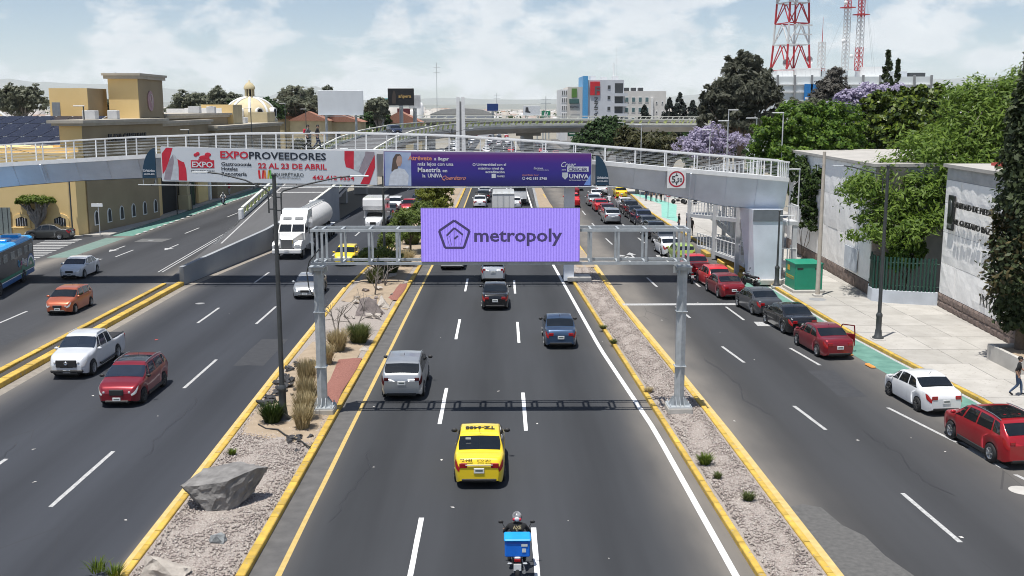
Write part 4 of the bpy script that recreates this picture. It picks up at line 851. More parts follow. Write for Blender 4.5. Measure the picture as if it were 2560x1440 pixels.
for x in (-42.6, -46.3):      # arched front windows with ochre surround
    w = link('window', MB().yprism([(a*2.6, c*1.15) for a, c in ARCH], -.05, .05).mesh('window'), YW, pz, (x, 101.45, .9)); MB().yprism([(-.55, .12), (.55, .12), (.55, .85), (0, 1.05), (-.55, .85)], -.07, -.055).build('pane', DARKIN, w)
    for dx in (-.35, -.12, .12, .35): MB().box(dx-.02, dx+.02, -.10, -.075, .12, .9).build('grille_bar', WHITE, w)
    MB().bevbox((0, -.1, .02), (1.9, .2, .1), .03).build('sill', YW, w)
wg = link('gate', MB().box(-2.2, 2.2, -.06, .0, 0, 2.6).mesh('gate'), mat('glass_block', (.20, .23, .22), .3, scale=8), pz, (-49.5, 101.42, .25))
for k in range(9): MB().box(-2.1+k*.5, -2.05+k*.5, -.09, -.065, 0, 2.6).build('gate_bar', DGREY, wg)
def roofbox(name, label, x0, x1, y0, y1, z0, z1, m=YW, cornice=False, cat='building', sidem=None):
    t = thing(name, label, cat, ((x0+x1)/2, y0, z0)); b = MB(); cx = (x0+x1)/2
    b.box(x0-cx, x1-cx, 0, y1-y0, 0, z1-z0); b.build('walls', m, t)
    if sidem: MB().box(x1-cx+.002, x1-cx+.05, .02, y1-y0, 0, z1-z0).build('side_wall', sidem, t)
    if cornice: MB().box(x0-cx-.35, x1-cx+.35, -.35, y1-y0+.3, z1-z0, z1-z0+.35).build('cornice', CORN, t); MB().box(x0-cx-.5, x1-cx+.5, -.5, y1-y0+.5, z1-z0+.35, z1-z0+.6).build('cornice', CORN, t)
    return t, cx
t, cx = roofbox('stair_tower', 'plain ochre roof tower with a door above the solar panels', -48.5, -44.4, 115, 120.5, 8.0, 14.4, sidem=SHADED_TAN)  # side skin darker than the ochre box, painting its shaded side
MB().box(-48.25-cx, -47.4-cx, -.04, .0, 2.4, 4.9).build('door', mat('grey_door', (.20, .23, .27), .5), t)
t, cx = roofbox('sign_tower', 'tall ochre tower with pale cornice and round pink emblem', -43.6, -40.3, 119, 127.5, 8.0, 15.5, cornice=True, sidem=SHADED_TAN)  # darker skin again paints the shaded side of this tower
ex = -40.3-cx+.08
em = MB(); n_ = 24
em.add([(0, .95*math.cos(2*math.pi*i/n_), 1.15*math.sin(2*math.pi*i/n_)) for i in range(n_)]+[(.1, .95*math.cos(2*math.pi*i/n_), 1.15*math.sin(2*math.pi*i/n_)) for i in range(n_)], [list(range(n_, 2*n_))]+[(i, (i+1) % n_, n_+(i+1) % n_, n_+i) for i in range(n_)]); e_ = em.build('emblem', mat('emblem_pink', (.36, .20, .22), .6, scale=2, col2=(.46, .30, .32)), t, (ex, 3.7, 5.1))
MB().tube([(.13, .35*math.cos(a)+.05, .5*math.sin(a)+.25) for a in np.linspace(-1.2, 4.2, 14)], .07, 6).build('emblem_mark', mat('emblem_light', (.55, .45, .42), .6), e_); MB().tube([(.13, .28, -.75), (.13, .3, .2)], .07, 6).build('emblem_mark', MATS['emblem_light'], e_)
text('lettering', 'PLAZA CAMELINAS', .85, IRON, t, (ex+.02, 1.0, 2.6), R(90), width=5.6, bold=.03, ext=.05); text('lettering', 'EU', .7, IRON, t, (ex+.02, 3.0, 1.4), R(90), width=1.4, bold=.03, ext=.05)
# solar array
for j, (y, z) in enumerate(((104.0, 8.8), (109.0, 10.0))):
    sa = thing('solar_array', ('tilted row of dark solar panels at the roof edge', 'tilted row of dark solar panels behind the front row', 'rear row of solar panels before the roof tower')[j], 'solar panels', (-50.6, y, z), 0, 'roof solar rows')
    for r_ in range(2):
        for k in range(9):
            b = MB(); b.add([(-8+k*1.72+r_*.75, r_*1.95, r_*.75), (-8+k*1.72+1.62+r_*.75, r_*1.95, r_*.75), (-8+k*1.72+1.62+r_*.75+.7, r_*1.95+1.85, r_*.75+.71), (-8+k*1.72+r_*.75+.7, r_*1.95+1.85, r_*.75+.71)], [(0, 1, 2, 3)])
            b.build('solar_panel', mat('solar_cell', (.018, .02, .035), .25, var=.2), sa)
    b = MB(); b.add([(-8.15, -.12, -.09), (7.5, -.12, -.09), (8.95, 3.9, 1.43), (-6.7, 3.9, 1.43)], [(0, 1, 2, 3)]); b.build('frame', CHROME_ := mat('alu_frame', (.55, .56, .57), .4, .2), sa)
    for x in (-7.5, -2, 3, 7): MB().bar((x+1, 3.5, 1.2), (x+1, 3.5, -.9), .08).build('leg', CHROME_, sa)
# long wing along the street
def wing(name, label, x, y0, y1, h, deep, m=SHADED_TAN, arches=0, zoff=0, cat='building'):
    t = thing(name, label, cat, (x, y0, 0)); L = y1-y0
    MB().box(-deep, 0, 0, L, -.1, h).build('walls', m, t); MB().box(-deep-.2, .35, -.3, L+.3, h, h+.3).build('cornice', CORN, t); MB().box(-deep-.2, .6, -.5, L+.5, h+.3, h+.6).build('cornice', CORN, t)
    for k in range(arches):
        y = 1.5+(L-3)*k/max(1, arches-1)
        w = link('window', MB().yprism([(a*1.7, c*1.9) for a, c in ARCH], -.04, .04).mesh('window'), CORN, t, (.05, y, zoff), R(90)); MB().yprism([(a*1.1, c*1.7+.1) for a, c in ARCH], -.06, -.045).build('pane', WGL, w)
    return t
w_ = wing('plaza_entrance_wing', 'tan plaza wing with entrance shade painted as dark panels and pale square pier', -39.3, 120.5, 143, 10.2, 14)
for (y0, y1, h) in ((1.0, 7.0, 5.6), (7.8, 14, 5.8)): MB().box(.003, .06, y0, y1, .15, h).build('entrance_shade_panel', DARKIN, w_)  # flat near-black panels paint the unlit depth of the entrance
MB().bevbox((.9, 7.4, 3.2), (1.0, 1.0, 6.3), .05).build('pier', CRM, w_); MB().bevbox((.9, 7.4, 1.0), (1.3, 1.3, 1.8), .05).build('pier_base', CRM, w_); MB().bevbox((.5, 7.4, 6.2), (2.4, 14.5, .8), .05).build('canopy', CRM, w_)
MB().box(.06, .35, 8.4, 13.5, .15, 3.4).build('hedge_panel', mat('clipped_hedge', (.025, .05, .02), .9, scale=8, bump=1.5), w_)
MB().box(.07, .4, 15, 19.5, .2, 5.6).build('shop_front', YW, w_); MB().box(.07, .5, 20, 20.8, .2, 5.8).build('white_pier', WHITE, w_)
wing('plaza_arcade', 'long low plaza wing with a row of arched windows', -38.6, 143.5, 186, 9.3, 16, arches=9, zoff=5.2)
w_ = wing('plaza_step_block', 'tan plaza block with wide cornice between tower and arcade', -40.5, 128, 158, 11.0, 10)
t, cx = roofbox('roof_plant_room', 'small white and ochre plant room on the plaza roof', -44.5, -39.8, 158.5, 164, 8.8, 12.8, m=YW, sidem=CRM)
MB().box(-4.6, .9, -.03, .0, .3, 3.5).build('white_screen', WHITE, t, (0, 0, 0)).location.x = -.2
t, cx = roofbox('roof_plant_room', 'pale roof box beside the cream dome', -42.2, -39.0, 178, 184, 9.0, 11.6, m=CRM)
t, cx = roofbox('roof_plant_room', 'long white plant screen behind the sign tower', -52, -41.2, 166, 170, 9.0, 12.2, m=WHITE)
def dome(name, label, x, y, z, r, h, lantern=True):
    t = thing(name, label, 'dome', (x, y, z)); pr = [(r*math.cos(a), h*math.sin(a)) for a in np.linspace(0, math.pi/2-.12, 12)]
    MB().lathe([(r*1.0, -2.2)]+pr, 32).build('shell', mat('dome_cream', (.58, .49, .31), .8, scale=.6), t); MB().lathe([(r*1.03, -1.5), (r*1.12, -1.2), (r*1.12, -.7), (r*1.03, -.3)], 32).build('drum_cornice', CORN, t)
    for k in range(8):
        a = k*math.pi/4+.2; MB().tube([((q+.06)*math.cos(a), (q+.06)*math.sin(a), w+.05) for q, w in pr], .24, 6).build('rib', WHITE, t)
        a += math.pi/8; ww = link('dormer', MB().yprism([(c_*2.0, d_*1.35) for c_, d_ in ARCH], -.5, .4).mesh('dormer'), WHITE, t, ((r*1.0)*math.cos(a), r*1.0*math.sin(a), -.2), a+math.pi/2); MB().yprism([(c_*1.4, d_*1.1+.1) for c_, d_ in ARCH], -.53, -.505).build('pane', DARKIN, ww)
    if lantern:
        zt = pr[-1][1]; MB().lathe([(1.0, zt-.2), (1.0, zt+.15), (.85, zt+.2)], 16).build('lantern_base', CRM, t)
        for k in range(8): a = k*math.pi/4; MB().box(-.10, .10, -.10, .10, zt+.2, zt+1.5).build('lantern_column', CRM, t, (.75*math.cos(a), .75*math.sin(a), 0))
        MB().lathe([(.4, zt+.2), (.4, zt+1.5)], 10).build('lantern_core', DARKIN, t); MB().lathe([(1.0, zt+1.5), (1.02, zt+1.65), (.95, zt+2.0), (.6, zt+2.5), (.18, zt+2.75), (.08, zt+3.1), (.001, zt+3.2)], 16).build('lantern_cap', CRM, t)
    return t
dome('cream_dome', 'cream ribbed dome with lantern rising above the arcade', -44.6, 190, 11.0, 4.2, 3.1)
dome('cream_dome', 'large cream ribbed dome behind the solar panels', -74.0, 150, 9.0, 4.8, 3.6, False)
# blank and printed hoardings beyond the plaza
def hoarding(label, x, y, z0, z1, w, m, posts=2, rz=0, th=.5):
    t = thing('billboard', label, 'billboard', (x, y, 0), rz); MB().bevbox((0, 0, (z0+z1)/2), (w, th, z1-z0), .06).build('panel', m, t)
    b = MB(); 
    for s_ in ([-1, 1] if posts == 2 else [0]):
        MB().tube([(s_*w*.33, .3, -.2), (s_*w*.33, .3, z0+.5)], .28 if posts == 2 else .5, 10).build('post', STEEL, t)
    MB().box(-w/2, w/2, -1.0, -.3, z0-.25, z0-.15).build('catwalk', STEEL, t); return t
hoarding('blank white billboard in front of the eucalyptus trees', -36.0, 240, 10.7, 16.2, 10.2, mat('blank_board', (.62, .65, .68), .6, var=.05, scale=.4))
t = hoarding('black billboard with gold lettering above the flyover', -25.2, 270, 12.9, 17.2, 6.6, mat('board_black', (.012, .011, .012), .4), 1); text('lettering', 'añpera', 1.1, mat('gold_letters', (.55, .36, .12), .5), t, (-.6, -.3, 14.9), width=3.2, bold=.02, ext=.04)
MB().add([(-2.2, -.28, 13.4), (-1.3, -.28, 13.4), (-1.3, -.28, 15.6), (-1.5, -.28, 16.5), (-1.9, -.28, 16.6), (-2.2, -.28, 15.4)], [(0, 1, 2, 3, 4, 5)]).build('printed_figure', mat('print_dark_brown', (.06, .045, .035), .6), t)
hoarding('small pale billboard behind the black one', -22.0, 273, 12.3, 15.6, 3.0, mat('board_pale', (.45, .46, .47), .6, scale=.8, col2=(.62, .63, .64)), 1); hoarding('turquoise billboard beside the black one', -30.6, 274, 12.8, 14.8, 3.4, mat('board_turquoise', (.09, .35, .36), .5, scale=.7, col2=(.25, .45, .46)), 1)
hoarding('dark red hoarding below the black billboard', -27.3, 300, 10.6, 12.2, 3.6, mat('board_maroon', (.10, .02, .03), .5), 2)
hoarding('small blue billboard on a post', -3.1, 420, 11.2, 14.0, 4.4, mat('board_blue', (.01, .04, .17), .4), 1)
t = hoarding('white billboard printed with a boot', 12.6, 430, 9.4, 13.2, 7.0, mat('board_white', (.66, .68, .70), .5), 2)
MB().add([(-2.6, -.27, 10.6), (-.5, -.27, 10.3), (-.5, -.27, 10.7), (-1.2, -.27, 11.2), (-1.4, -.27, 12.6), (-2.4, -.27, 12.6), (-2.5, -.27, 11.5)], [(0, 1, 2, 3, 4, 5, 6)]).build('printed_boot', mat('print_boot', (.04, .04, .045), .6), t)
t = hoarding('green billboard with a white letter behind the flyover', 18.2, 425, 8.6, 11.2, 3.6, mat('board_green', (.02, .20, .10), .5), 2); text('lettering', 'H', 2.4, WHITE, t, (-1.0, -.3, 9.0), width=1.8, bold=.02, shear=.3)
# tiled roof houses between
TILE = mat('terracotta_tile', (.30, .13, .085), .85, scale=4, bump=.6, col2=(.38, .19, .13), stretch=(1, 6, 1))
def house(label, x, y, w, d, h, rh):
    t = thing('house', label, 'house', (x, y, 0), 0, 'tiled houses behind the flyover'); MB().box(-w/2, w/2, 0, d, -.2, h).build('walls', CRM, t)
    MB().yprism([(-w/2-.5, h), (w/2+.5, h), (0, h+rh)], -.5, d+.5).build('roof', TILE, t); MB().box(-.5, .5, -.02, .0, h*.4, h*.75).build('window', WGL, t)
for a in (('low house with terracotta hip roof beside the dome', -46, 255, 9, 10, 9.3, 2.2), ('terracotta roofed house left of the blank billboard', -40, 262, 11, 10, 8.9, 2.0), ('terracotta gabled house below the black billboard', -27.5, 290, 12, 10, 8.2, 3.2), ('long terracotta roof behind the cream dome', -55, 262, 12, 12, 9.6, 1.8)): house(*a)

# ------------------------------------------------------------------ stone clad walls and fence (east side)
STONE = mat('white_split_stone', (.86, .85, .83), .9, scale=2.2, bump=.9, bscale=4.5, col2=(.93, .92, .90)); SMOOTH = mat('grey_render', (.42, .425, .43), .85, scale=1.5, bump=.2); BROWN = mat('brown_stone', (.13, .10, .09), .85, scale=3, bump=1.2, bscale=8, col2=(.22, .165, .14)); PALEB = mat('pale_blue_render', (.52, .56, .61), .85, scale=1, bump=.3)
def clad(parent, p, q, z0, z1, nw, zs, m, proud=.08, name='stone_panel', gap=.02):
    """wall face from p to q (seen from its left side when walking p->q) divided into separate panels"""
    P, Q = Vector((*p, 0)), Vector((*q, 0)); d = (Q-P); n = Vector((-d.y, d.x, 0)).normalized()
    for i in range(nw):
        for j in range(len(zs)-1):
            a, c = P+d*(i/nw), P+d*((i+1)/nw); e = d.normalized()*gap/2; a = a+e; c = c-e; za, zb_ = zs[j]+gap/2, zs[j+1]-gap/2
            pr = proud+rnd.uniform(-.015, .02); b = MB(); o_ = n*pr
            # subdivided, roughened face
            K = 4; vs = []
            for u in range(K+1):
                for v in range(K+1):
                    edge = u in (0, K) or v in (0, K); k = a.lerp(c, u/K)+n*(pr*(.7 if edge else 1)+(0 if edge else rnd.uniform(-.012, .018))); vs.append((k.x, k.y, za+(zb_-za)*v/K))
            fs = [(u*(K+1)+v, u*(K+1)+v+1, (u+1)*(K+1)+v+1, (u+1)*(K+1)+v) for u in range(K) for v in range(K)]
            b.add(vs, fs); r_ = [a, c, c, a]; zz = [za, za, zb_, zb_]; bo = [(k.x, k.y, w) for k, w in zip(r_, zz)]; fo = [(k.x+n.x*pr*.7, k.y+n.y*pr*.7, w) for k, w in zip(r_, zz)]
            b.add(bo+fo, [(0, 1, 5, 4)[::-1], (1, 2, 6, 5)[::-1], (2, 3, 7, 6)[::-1], (3, 0, 4, 7)[::-1]]); b.build(name, m, parent)
hb = thing('clinic_front_block', 'white split stone clinic wall with emblem and lettering behind the cypress', 'building')
W0, W1 = (26.05, 44.0), (27.35, 64.0)
MB().prism([W0, (48, 44), (48, 64), W1], -.1, 8.75).build('walls', SMOOTH, hb)
clad(hb, W0, W1, 0, 8, 8, [1.0, 2.9, 4.8, 6.6, 8.0], STONE); clad(hb, W0, W1, 0, 1, 24, [.12, .55, .98], BROWN, .16, 'plinth_stone'); clad(hb, W0, W1, 8.0, 8.7, 5, [8.02, 8.72], SMOOTH, .07, 'top_band')
clad(hb, W1, (29.5, 64.0), 0, 8.7, 2, [.1, 2.9, 5.8, 8.7], SMOOTH, .03, 'end_panel')
MB().prism([(25.8, 43.8), (48, 43.8), (48, 64.2), (27.1, 64.2)], 8.75, 8.95).build('coping', ROOFM, hb); MB().prism([(29, 50), (44, 50), (44, 62), (29, 62)], 8.95, 9.12).build('roof_upstand', mat('red_roof_edge', (.42, .06, .05), .7), hb)
wd = (Vector((*W1, 0))-Vector((*W0, 0))); wn_ = Vector((-wd.y, wd.x, 0)).normalized(); wang = math.atan2(-wd.y, -wd.x)
def onwall(f, z, off=.16): p_ = Vector((*W0, 0))+wd*f+wn_*off; return (p_.x, p_.y, z)
pl = MB().bevbox((0, 0, 0), (.95, .12, 2.1), .04).build('emblem_plaque', mat('bronze_dark', (.03, .033, .035), .45, .4), hb, onwall(.925, 6.1, .2), wang)
MB().ell((0, -.08, .25), (.32, .06, .55), 10, 7).build('emblem_relief', mat('bronze_relief', (.09, .10, .10), .4, .4), pl); text('lettering', 'IMSS', .38, mat('bronze_letters', (.22, .23, .23), .4, .4), pl, (-.36, -.08, -.92), width=.72, bold=.02)
text('lettering', 'UNIDAD DE MEDICINA', .50, IRON, hb, onwall(.885, 6.5, .34), wang, width=7.2, ext=.04, bold=-.004); text('lettering', 'DR GUSTAVO BAZ', .50, IRON, hb, onwall(.885, 5.5, .34), wang, width=5.6, ext=.04, bold=-.004)
b = MB(); gz = [((0, 0), (0, .5)), ((.0, .5), (.25, .2)), ((.25, .2), (.25, .55)), ((.45, 0), (.4, .5)), ((.4, .5), (.65, .35)), ((.65, .35), (.45, .25)), ((.45, .25), (.7, 0)), ((.85, 0), (.85, .5)), ((.85, .5), (1.1, .5)), ((1.1, .5), (.9, .0)), ((1.3, .5), (1.35, -.1)), ((1.9, -.1), (1.9, .55)), ((2.2, -.1), (2.2, .55)), ((1.9, .25), (2.2, .25)), ((2.45, -.1), (2.45, .5)), ((2.45, .5), (2.75, .55)), ((2.45, .2), (2.65, .22))]
for a, c in gz: b.bar((a[0], 0, a[1]*1.2), (c[0], 0, c[1]*1.2), .02, .04)
b.build('graffiti', IRON, hb, onwall(.66, 1.45, .165), wang)
h2 = thing('clinic_rear_block', 'white split stone clinic wall half covered by ivy and tree shade', 'building')
V0, V1 = (24.35, 68.0), (25.4, 92.0)
MB().prism([V0, (40, 68), (40, 92), V1], -.1, 8.55).build('walls', SMOOTH, h2)
clad(h2, V0, V1, 0, 8.5, 9, [1.0, 3.5, 6.0, 8.5], STONE); clad(h2, V0, V1, 0, 1, 16, [.12, .98], BROWN, .14, 'plinth_stone'); clad(h2, (26.4, 68.0), V0, 0, 8.5, 1, [.1, 3, 6, 8.5], mat('pink_stone', (.40, .34, .31), .9, scale=3, bump=2.5, bscale=5), .06)
MB().prism([(24.1, 67.8), (40, 67.8), (40, 92.2), (25.1, 92.2)], 8.55, 8.75).build('coping', ROOFM, h2)
MB().box(-.02, .02, 0, 3.0, 0, 1.6).build('render_patch', PALEB, h2, (24.25, 70.4, 1.2), R(-2.5))
h3 = thing('clinic_middle_block', 'dark glazed clinic front with concrete sunshade behind the green fence', 'building')
MB().box(26.5, 46, 74, 86, -.1, 7.6).build('walls', DARKIN, h3); MB().bevbox((33, 73.6, 3.9), (14, .9, 1.0), .04).build('sunshade', CONC, h3); MB().bevbox((33, 73.6, 7.5), (14, .9, .8), .04).build('sunshade', CONC, h3)
for x in (28.0, 30.4, 32.8, 35.2): MB().box(x-.05, x+.05, 73.8, 73.95, .1, 7.1).build('mullion', STEEL, h3)
for x0 in (28.1, 30.5, 32.9): MB().box(x0, x0+2.2, 73.92, 73.96, .3, 3.3).build('pane', WGL, h3); MB().box(x0, x0+2.2, 73.92, 73.96, 4.5, 7.0).build('pane', WGL, h3)
gf = thing('green_fence', 'dark green square post fence on a curved low grey wall', 'fence')
FP = [(24.15, 67.7), (23.75, 66.6), (23.7, 65.7), (24.3, 65.0), (25.3, 64.55), (26.4, 64.2), (27.2, 63.95)]
for i in range(len(FP)-1):
    a, c = FP[i], FP[i+1]; d = (Vector((*c, 0))-Vector((*a, 0))); n = Vector((d.y, -d.x, 0)).normalized()*.3
    b = MB(); b.add([(a[0], a[1], .1), (c[0], c[1], .1), (c[0], c[1], .95), (a[0], a[1], .95), (a[0]-n.x, a[1]-n.y, .1), (c[0]-n.x, c[1]-n.y, .1), (c[0]-n.x, c[1]-n.y, .95), (a[0]-n.x, a[1]-n.y, .95)], [(0, 1, 2, 3), (3, 2, 6, 7), (5, 4, 7, 6), (0, 3, 7, 4), (1, 5, 6, 2)]); b.build('base_wall', PALEB, gf)
GFEN = mat('fence_green', (.008, .052, .036), .45, var=.15)
tot = []; 
for i in range(len(FP)-1):
    a, c = Vector((*FP[i], 0)), Vector((*FP[i+1], 0)); n = max(2, int((c-a).length/.205))
    for k in range(n): q = a.lerp(c, k/n); nn = Vector(((c-a).y, -(c-a).x, 0)).normalized(); q = q-nn*.14; MB().box(-.055, .055, -.055, .055, .95, 3.05).build('fence_post', GFEN, gf, (q.x, q.y, 0), math.atan2((c-a).y, (c-a).x))
# back rail of fence
for z in (1.25, 2.7):
    MB().tube([(p[0]+.12, p[1]+.22, z) for p in FP], .03, 5).build('fence_rail', GFEN, gf)
# planter by the cypress
pn = thing('planter', 'low concrete planter at the foot of the cypress', 'planter', (25.0, 48.4, .15)); b = MB(); b.box(-1.1, 1.1, -1.6, -1.4, 0, .75); b.box(-1.1, 1.1, 1.4, 1.6, 0, .75); b.box(-1.1, -.9, -1.4, 1.4, 0, .75); b.box(.9, 1.1, -1.4, 1.4, 0, .75); b.build('sides', CONC, pn); MB().box(-.9, .9, -1.4, 1.4, .0, .6).build('soil', DIRT, pn)

# ------------------------------------------------------------------ hotels and telecom building
HW = mat('hotel_white', (.72, .72, .71), .8, var=.05, scale=.3); HB = mat('hotel_beige', (.60, .56, .50), .8, var=.05, scale=.3); HG = mat('hotel_grey', (.54, .56, .60), .8, var=.05, scale=.3); HBL = mat('hotel_blue', (.08, .32, .60), .5); HRED = mat('hotel_red', (.55, .02, .03), .5); HDK = mat('hotel_dark', (.05, .055, .06), .5)
def facade_windows(t, x0, x1, y, zs, n, w, h, m=HDK, frame=None):
    for z in zs:
        for k in range(n):
            x = x0+(x1-x0)*(k+.5)/n; o = link('window', MB().box(-w/2, w/2, -.12, .0, 0, h).mesh('window'), frame or HW, t, (x, y, z)); MB().box(-w/2+.2, w/2-.2, -.15, -.125, .2, h-.2).build('pane', m, o)
Yh = 400
hA = thing('hotel_block', 'white and beige hotel block with green logo sign', 'building', (0, 0, 0)); MB().box(22.5, 26.2, Yh, Yh+30, -.2, 19.2).build('wing', HW, hA); MB().box(26.25, 35, Yh-1, Yh+28, -.2, 20.1).build('walls', HB, hA)
facade_windows(hA, 22.8, 26.0, Yh, (8.6, 11.4, 14.2, 17.0), 3, .8, 1.9)
MB().box(28.3, 31.2, Yh-1.3, Yh-1.02, 16.2, 19.5).build('logo_panel', mat('logo_green', (.10, .22, .04), .5), hA); MB().bevbox((29.7, Yh-1.35, 14.8), (5.4, .3, 1.8), .1).build('lettering_band', mat('sign_teal', (.05, .12, .11), .5), hA); text('lettering', 'express', 1.5, HDK, hA, (27.4, Yh-1.6, 12.4), width=4.8, bold=.02)
hB = thing('hotel_tower', 'grey hotel tower with blue strip, red sign and open stair balconies', 'building'); MB().box(35.05, 37.2, Yh-4, Yh+20, -.2, 24.0).build('blue_fin', HBL, hB); MB().box(37.25, 53, Yh-3, Yh+24, -.2, 22.6).build('walls', HG, hB)
MB().box(38.2, 42.4, Yh-3.4, Yh-3.02, 17.0, 22.0).build('red_sign', HRED, hB); text('lettering', 'F', 4.2, mat('sign_darkgrey', (.10, .10, .11), .5), hB, (40.2, Yh-3.5, 17.3), bold=.03, width=2.2); text('lettering', 'FIESTA INN', 2.2, HDK, hB, (41.6, Yh-3.3, 3.0), bold=.02, width=13.2, rot=(0, R(-90), 0))
for z in (7.4, 11.4, 15.4, 19.2): o = link('window', MB().box(-.7, .7, -.1, 0, 0, 1.5).mesh('window'), HG, hB, (46.5, Yh-3, z)); MB().box(-.6, .6, -.14, -.11, .1, 1.4).build('pane', HDK, o)
MB().box(49, 52.6, Yh-3.05, Yh-3.0, 4, 21.4).build('stair_shade_plate', HDK, hB)  # flat dark plate paints the shade of the open stair
for z in (5.5, 9.2, 12.9, 16.6): MB().box(48.8, 54.6, Yh-4.2, Yh-3.1, z, z+1.1).build('balcony', HG, hB)
for (x, h) in ((40, 3.2), (45, 2.4), (50, 3.0)): MB().box(x-1.2, x+1.2, Yh+2, Yh+8, 22.6, 22.6+h*.5).build('roof_unit', HW, hB)
MB().tube([(50.2, Yh+3, 22.6), (50.2, Yh+3, 35.5)], [.14, .04], 6).build('mast', WHITE, hB); MB().tube([(49.2, Yh+3, 22.6), (49.2, Yh+3, 29)], [.3, .2], 6).build('mast', WHITE, hB)
hC = thing('hotel_wing', 'low pale hotel wing with rows of small square windows', 'building'); MB().box(53.1, 78, Yh+2, Yh+24, -.2, 18.6).build('walls', mat('hotel_cream', (.64, .62, .59), .8, var=.05, scale=.3), hC)
facade_windows(hC, 53.8, 69, Yh+2, (6.8, 10.6, 14.4), 4, 2.1, 2.0, mat('pane_teal', (.10, .17, .18), .2)); facade_windows(hC, 71, 77.5, Yh+2, (6.6, 10.2, 13.8), 2, 1.0, 1.0)
MB().box(69.3, 70.6, Yh+1.2, Yh+2, 2, 16).build('fin', HW, hC)
for x in (55, 59, 63): MB().box(x, x+2.5, Yh+5, Yh+9, 18.6, 19.9).build('roof_unit', HDK, hC)
for o_, s_, t_ in ((hA, .68, 7.4), (hB, .851, .9), (hC, .667, 10.6)): o_.scale.x = s_; o_.location.x = t_
Yt = 230
tb = thing('telecom_building', 'pale grey slab telecom building with steel columns and roof plant', 'building'); TG = mat('pale_grey_panel', (.70, .74, .74), .7, var=.04, scale=.4)
MB().box(59.5, 93.5, Yt, Yt+28, -.2, 19.0).build('walls', TG, tb)
for k in range(10): MB().box(59.6+k*3.7, 60.0+k*3.7, Yt-.5, Yt-.02, 0, 19.3).build('column', CONCD, tb)
for z in (15.6, 17.2): MB().box(59.5, 93.5, Yt-.3, Yt-.05, z, z+.25).build('string_course', WHITE, tb)
for x in (83, 86.5, 90): MB().box(x, x+2.2, Yt-.04, Yt-.0, 13.2, 14.2).build('window', HDK, tb)
ts = MB(); 
MB().box(65.6, 68.6, Yt-.5, Yt-.35, 9.5, 17.4).build('sign_panel', mat('telecom_blue', (.02, .20, .52), .5), tb)
b = MB(); b.bar((67.2, 0, 10), (68.4, 0, 14.2), .03, .5); b.bar((65.8, 0, 14.4), (68.5, 0, 14.4), .03, .5); b.build('sign_stripe', WHITE, tb, (0, Yt-.55, 0))
for (x0, x1, z1, m) in ((60.5, 64, 20.4, WHITE), (64.5, 70, 20.9, HW), (70.3, 76, 20.3, STEEL), (79.5, 85, 21.2, WHITE), (86, 89, 20.2, HG), (89.5, 93, 19.9, HDK)): MB().box(x0, x1, Yt+3, Yt+9, 19.0, z1).build('roof_unit', m, tb)
for x in np.arange(61, 75, 1.0): MB().bar((x, Yt+.5, 19), (x, Yt+.5, 20.5), .07).build('roof_rail_post', WHITE, tb)
MB().bar((60, Yt+.5, 20.5), (76, Yt+.5, 20.5), .1).build('roof_rail', WHITE, tb)
TR = mat('mast_red', (.48, .03, .04), .5); TW = mat('mast_white', (.66, .66, .65), .5)
def lattice(name, label, x, y, z0, levels, group=None, bw=.3):
    """levels: (height, half width, colour of the bay above)"""
    t = thing(name, label, 'antenna mast', (x, y, z0), R(20), group)
    for i in range(len(levels)-1):
        (za, wa, c), (zb_, wb_, _) = levels[i], levels[i+1]; m = TR if c == 'r' else TW; b = MB(); cs_ = [(-1, -1), (1, -1), (1, 1), (-1, 1)]
        for k in range(4):
            p, q = cs_[k], cs_[(k+1) % 4]
            b.bar((p[0]*wa, p[1]*wa, za), (p[0]*wb_, p[1]*wb_, zb_), bw); b.bar((p[0]*wa, p[1]*wa, za), (q[0]*wa, q[1]*wa, za), bw*.7)
            nb = max(1, int(round((zb_-za)/(wa*1.6)))) 
            for s_ in range(nb):
                f, g_ = s_/nb, (s_+1)/nb; w0_, w1_ = wa+(wb_-wa)*f, wa+(wb_-wa)*g_; h0, h1 = za+(zb_-za)*f, za+(zb_-za)*g_; mx_ = ((p[0]+q[0])/2, (p[1]+q[1])/2)
                b.bar((p[0]*w0_, p[1]*w0_, h0), (mx_[0]*w1_, mx_[1]*w1_, h1), bw*.55); b.bar((q[0]*w0_, q[1]*w0_, h0), (mx_[0]*w1_, mx_[1]*w1_, h1), bw*.55); b.bar((p[0]*w1_, p[1]*w1_, h1), (q[0]*w1_, q[1]*w1_, h1), bw*.5)
        b.build('lattice_bay', m, t)
    return t
t = lattice('lattice_tower', 'massive red and white lattice tower on the telecom roof', 64.6, Yt+8, 20.5, [(0, 3.05, 'r'), (5.6, 2.75, 'w'), (10.2, 2.6, 'r'), (14.6, 2.45, 'w'), (17.6, 2.6, 'w'), (19.0, 3.1, 'r'), (24, 3.0, 'r')], bw=.32)
MB().box(-3.9, 3.9, -3.9, 3.9, 18.9, 19.4).build('platform', TR, t)
for (x, z) in ((2.9, 2.2), (-3.2, 1.4)): MB().lathe([(.001, 0), (.8, .25), (.9, .4)], 14).build('dish', STEEL, t, (x, -2.6, z)).rotation_euler = (R(80), 0, 0)
for z in (7.6, 9.6): MB().box(-1.5, 3.2, -3.1, -2.9, z, z+.3).build('antenna_frame', TW, t)
t = lattice('lattice_mast', 'slim white lattice mast with dishes and a red platform', 76.2, Yt+6, 20.5, [(0, .55, 'w'), (5.5, .55, 'w'), (8, .52, 'w'), (11, .5, 'w'), (13.6, .5, 'r'), (15.2, .5, 'w')], 'slim roof masts', .09)
MB().tube([(0, 0, 15.2), (0, 0, 18.8)], [.1, .03], 5).build('spike', DGREY, t); MB().box(-1.2, 1.2, -1.2, 1.2, 13.4, 13.6).build('platform', TR, t)
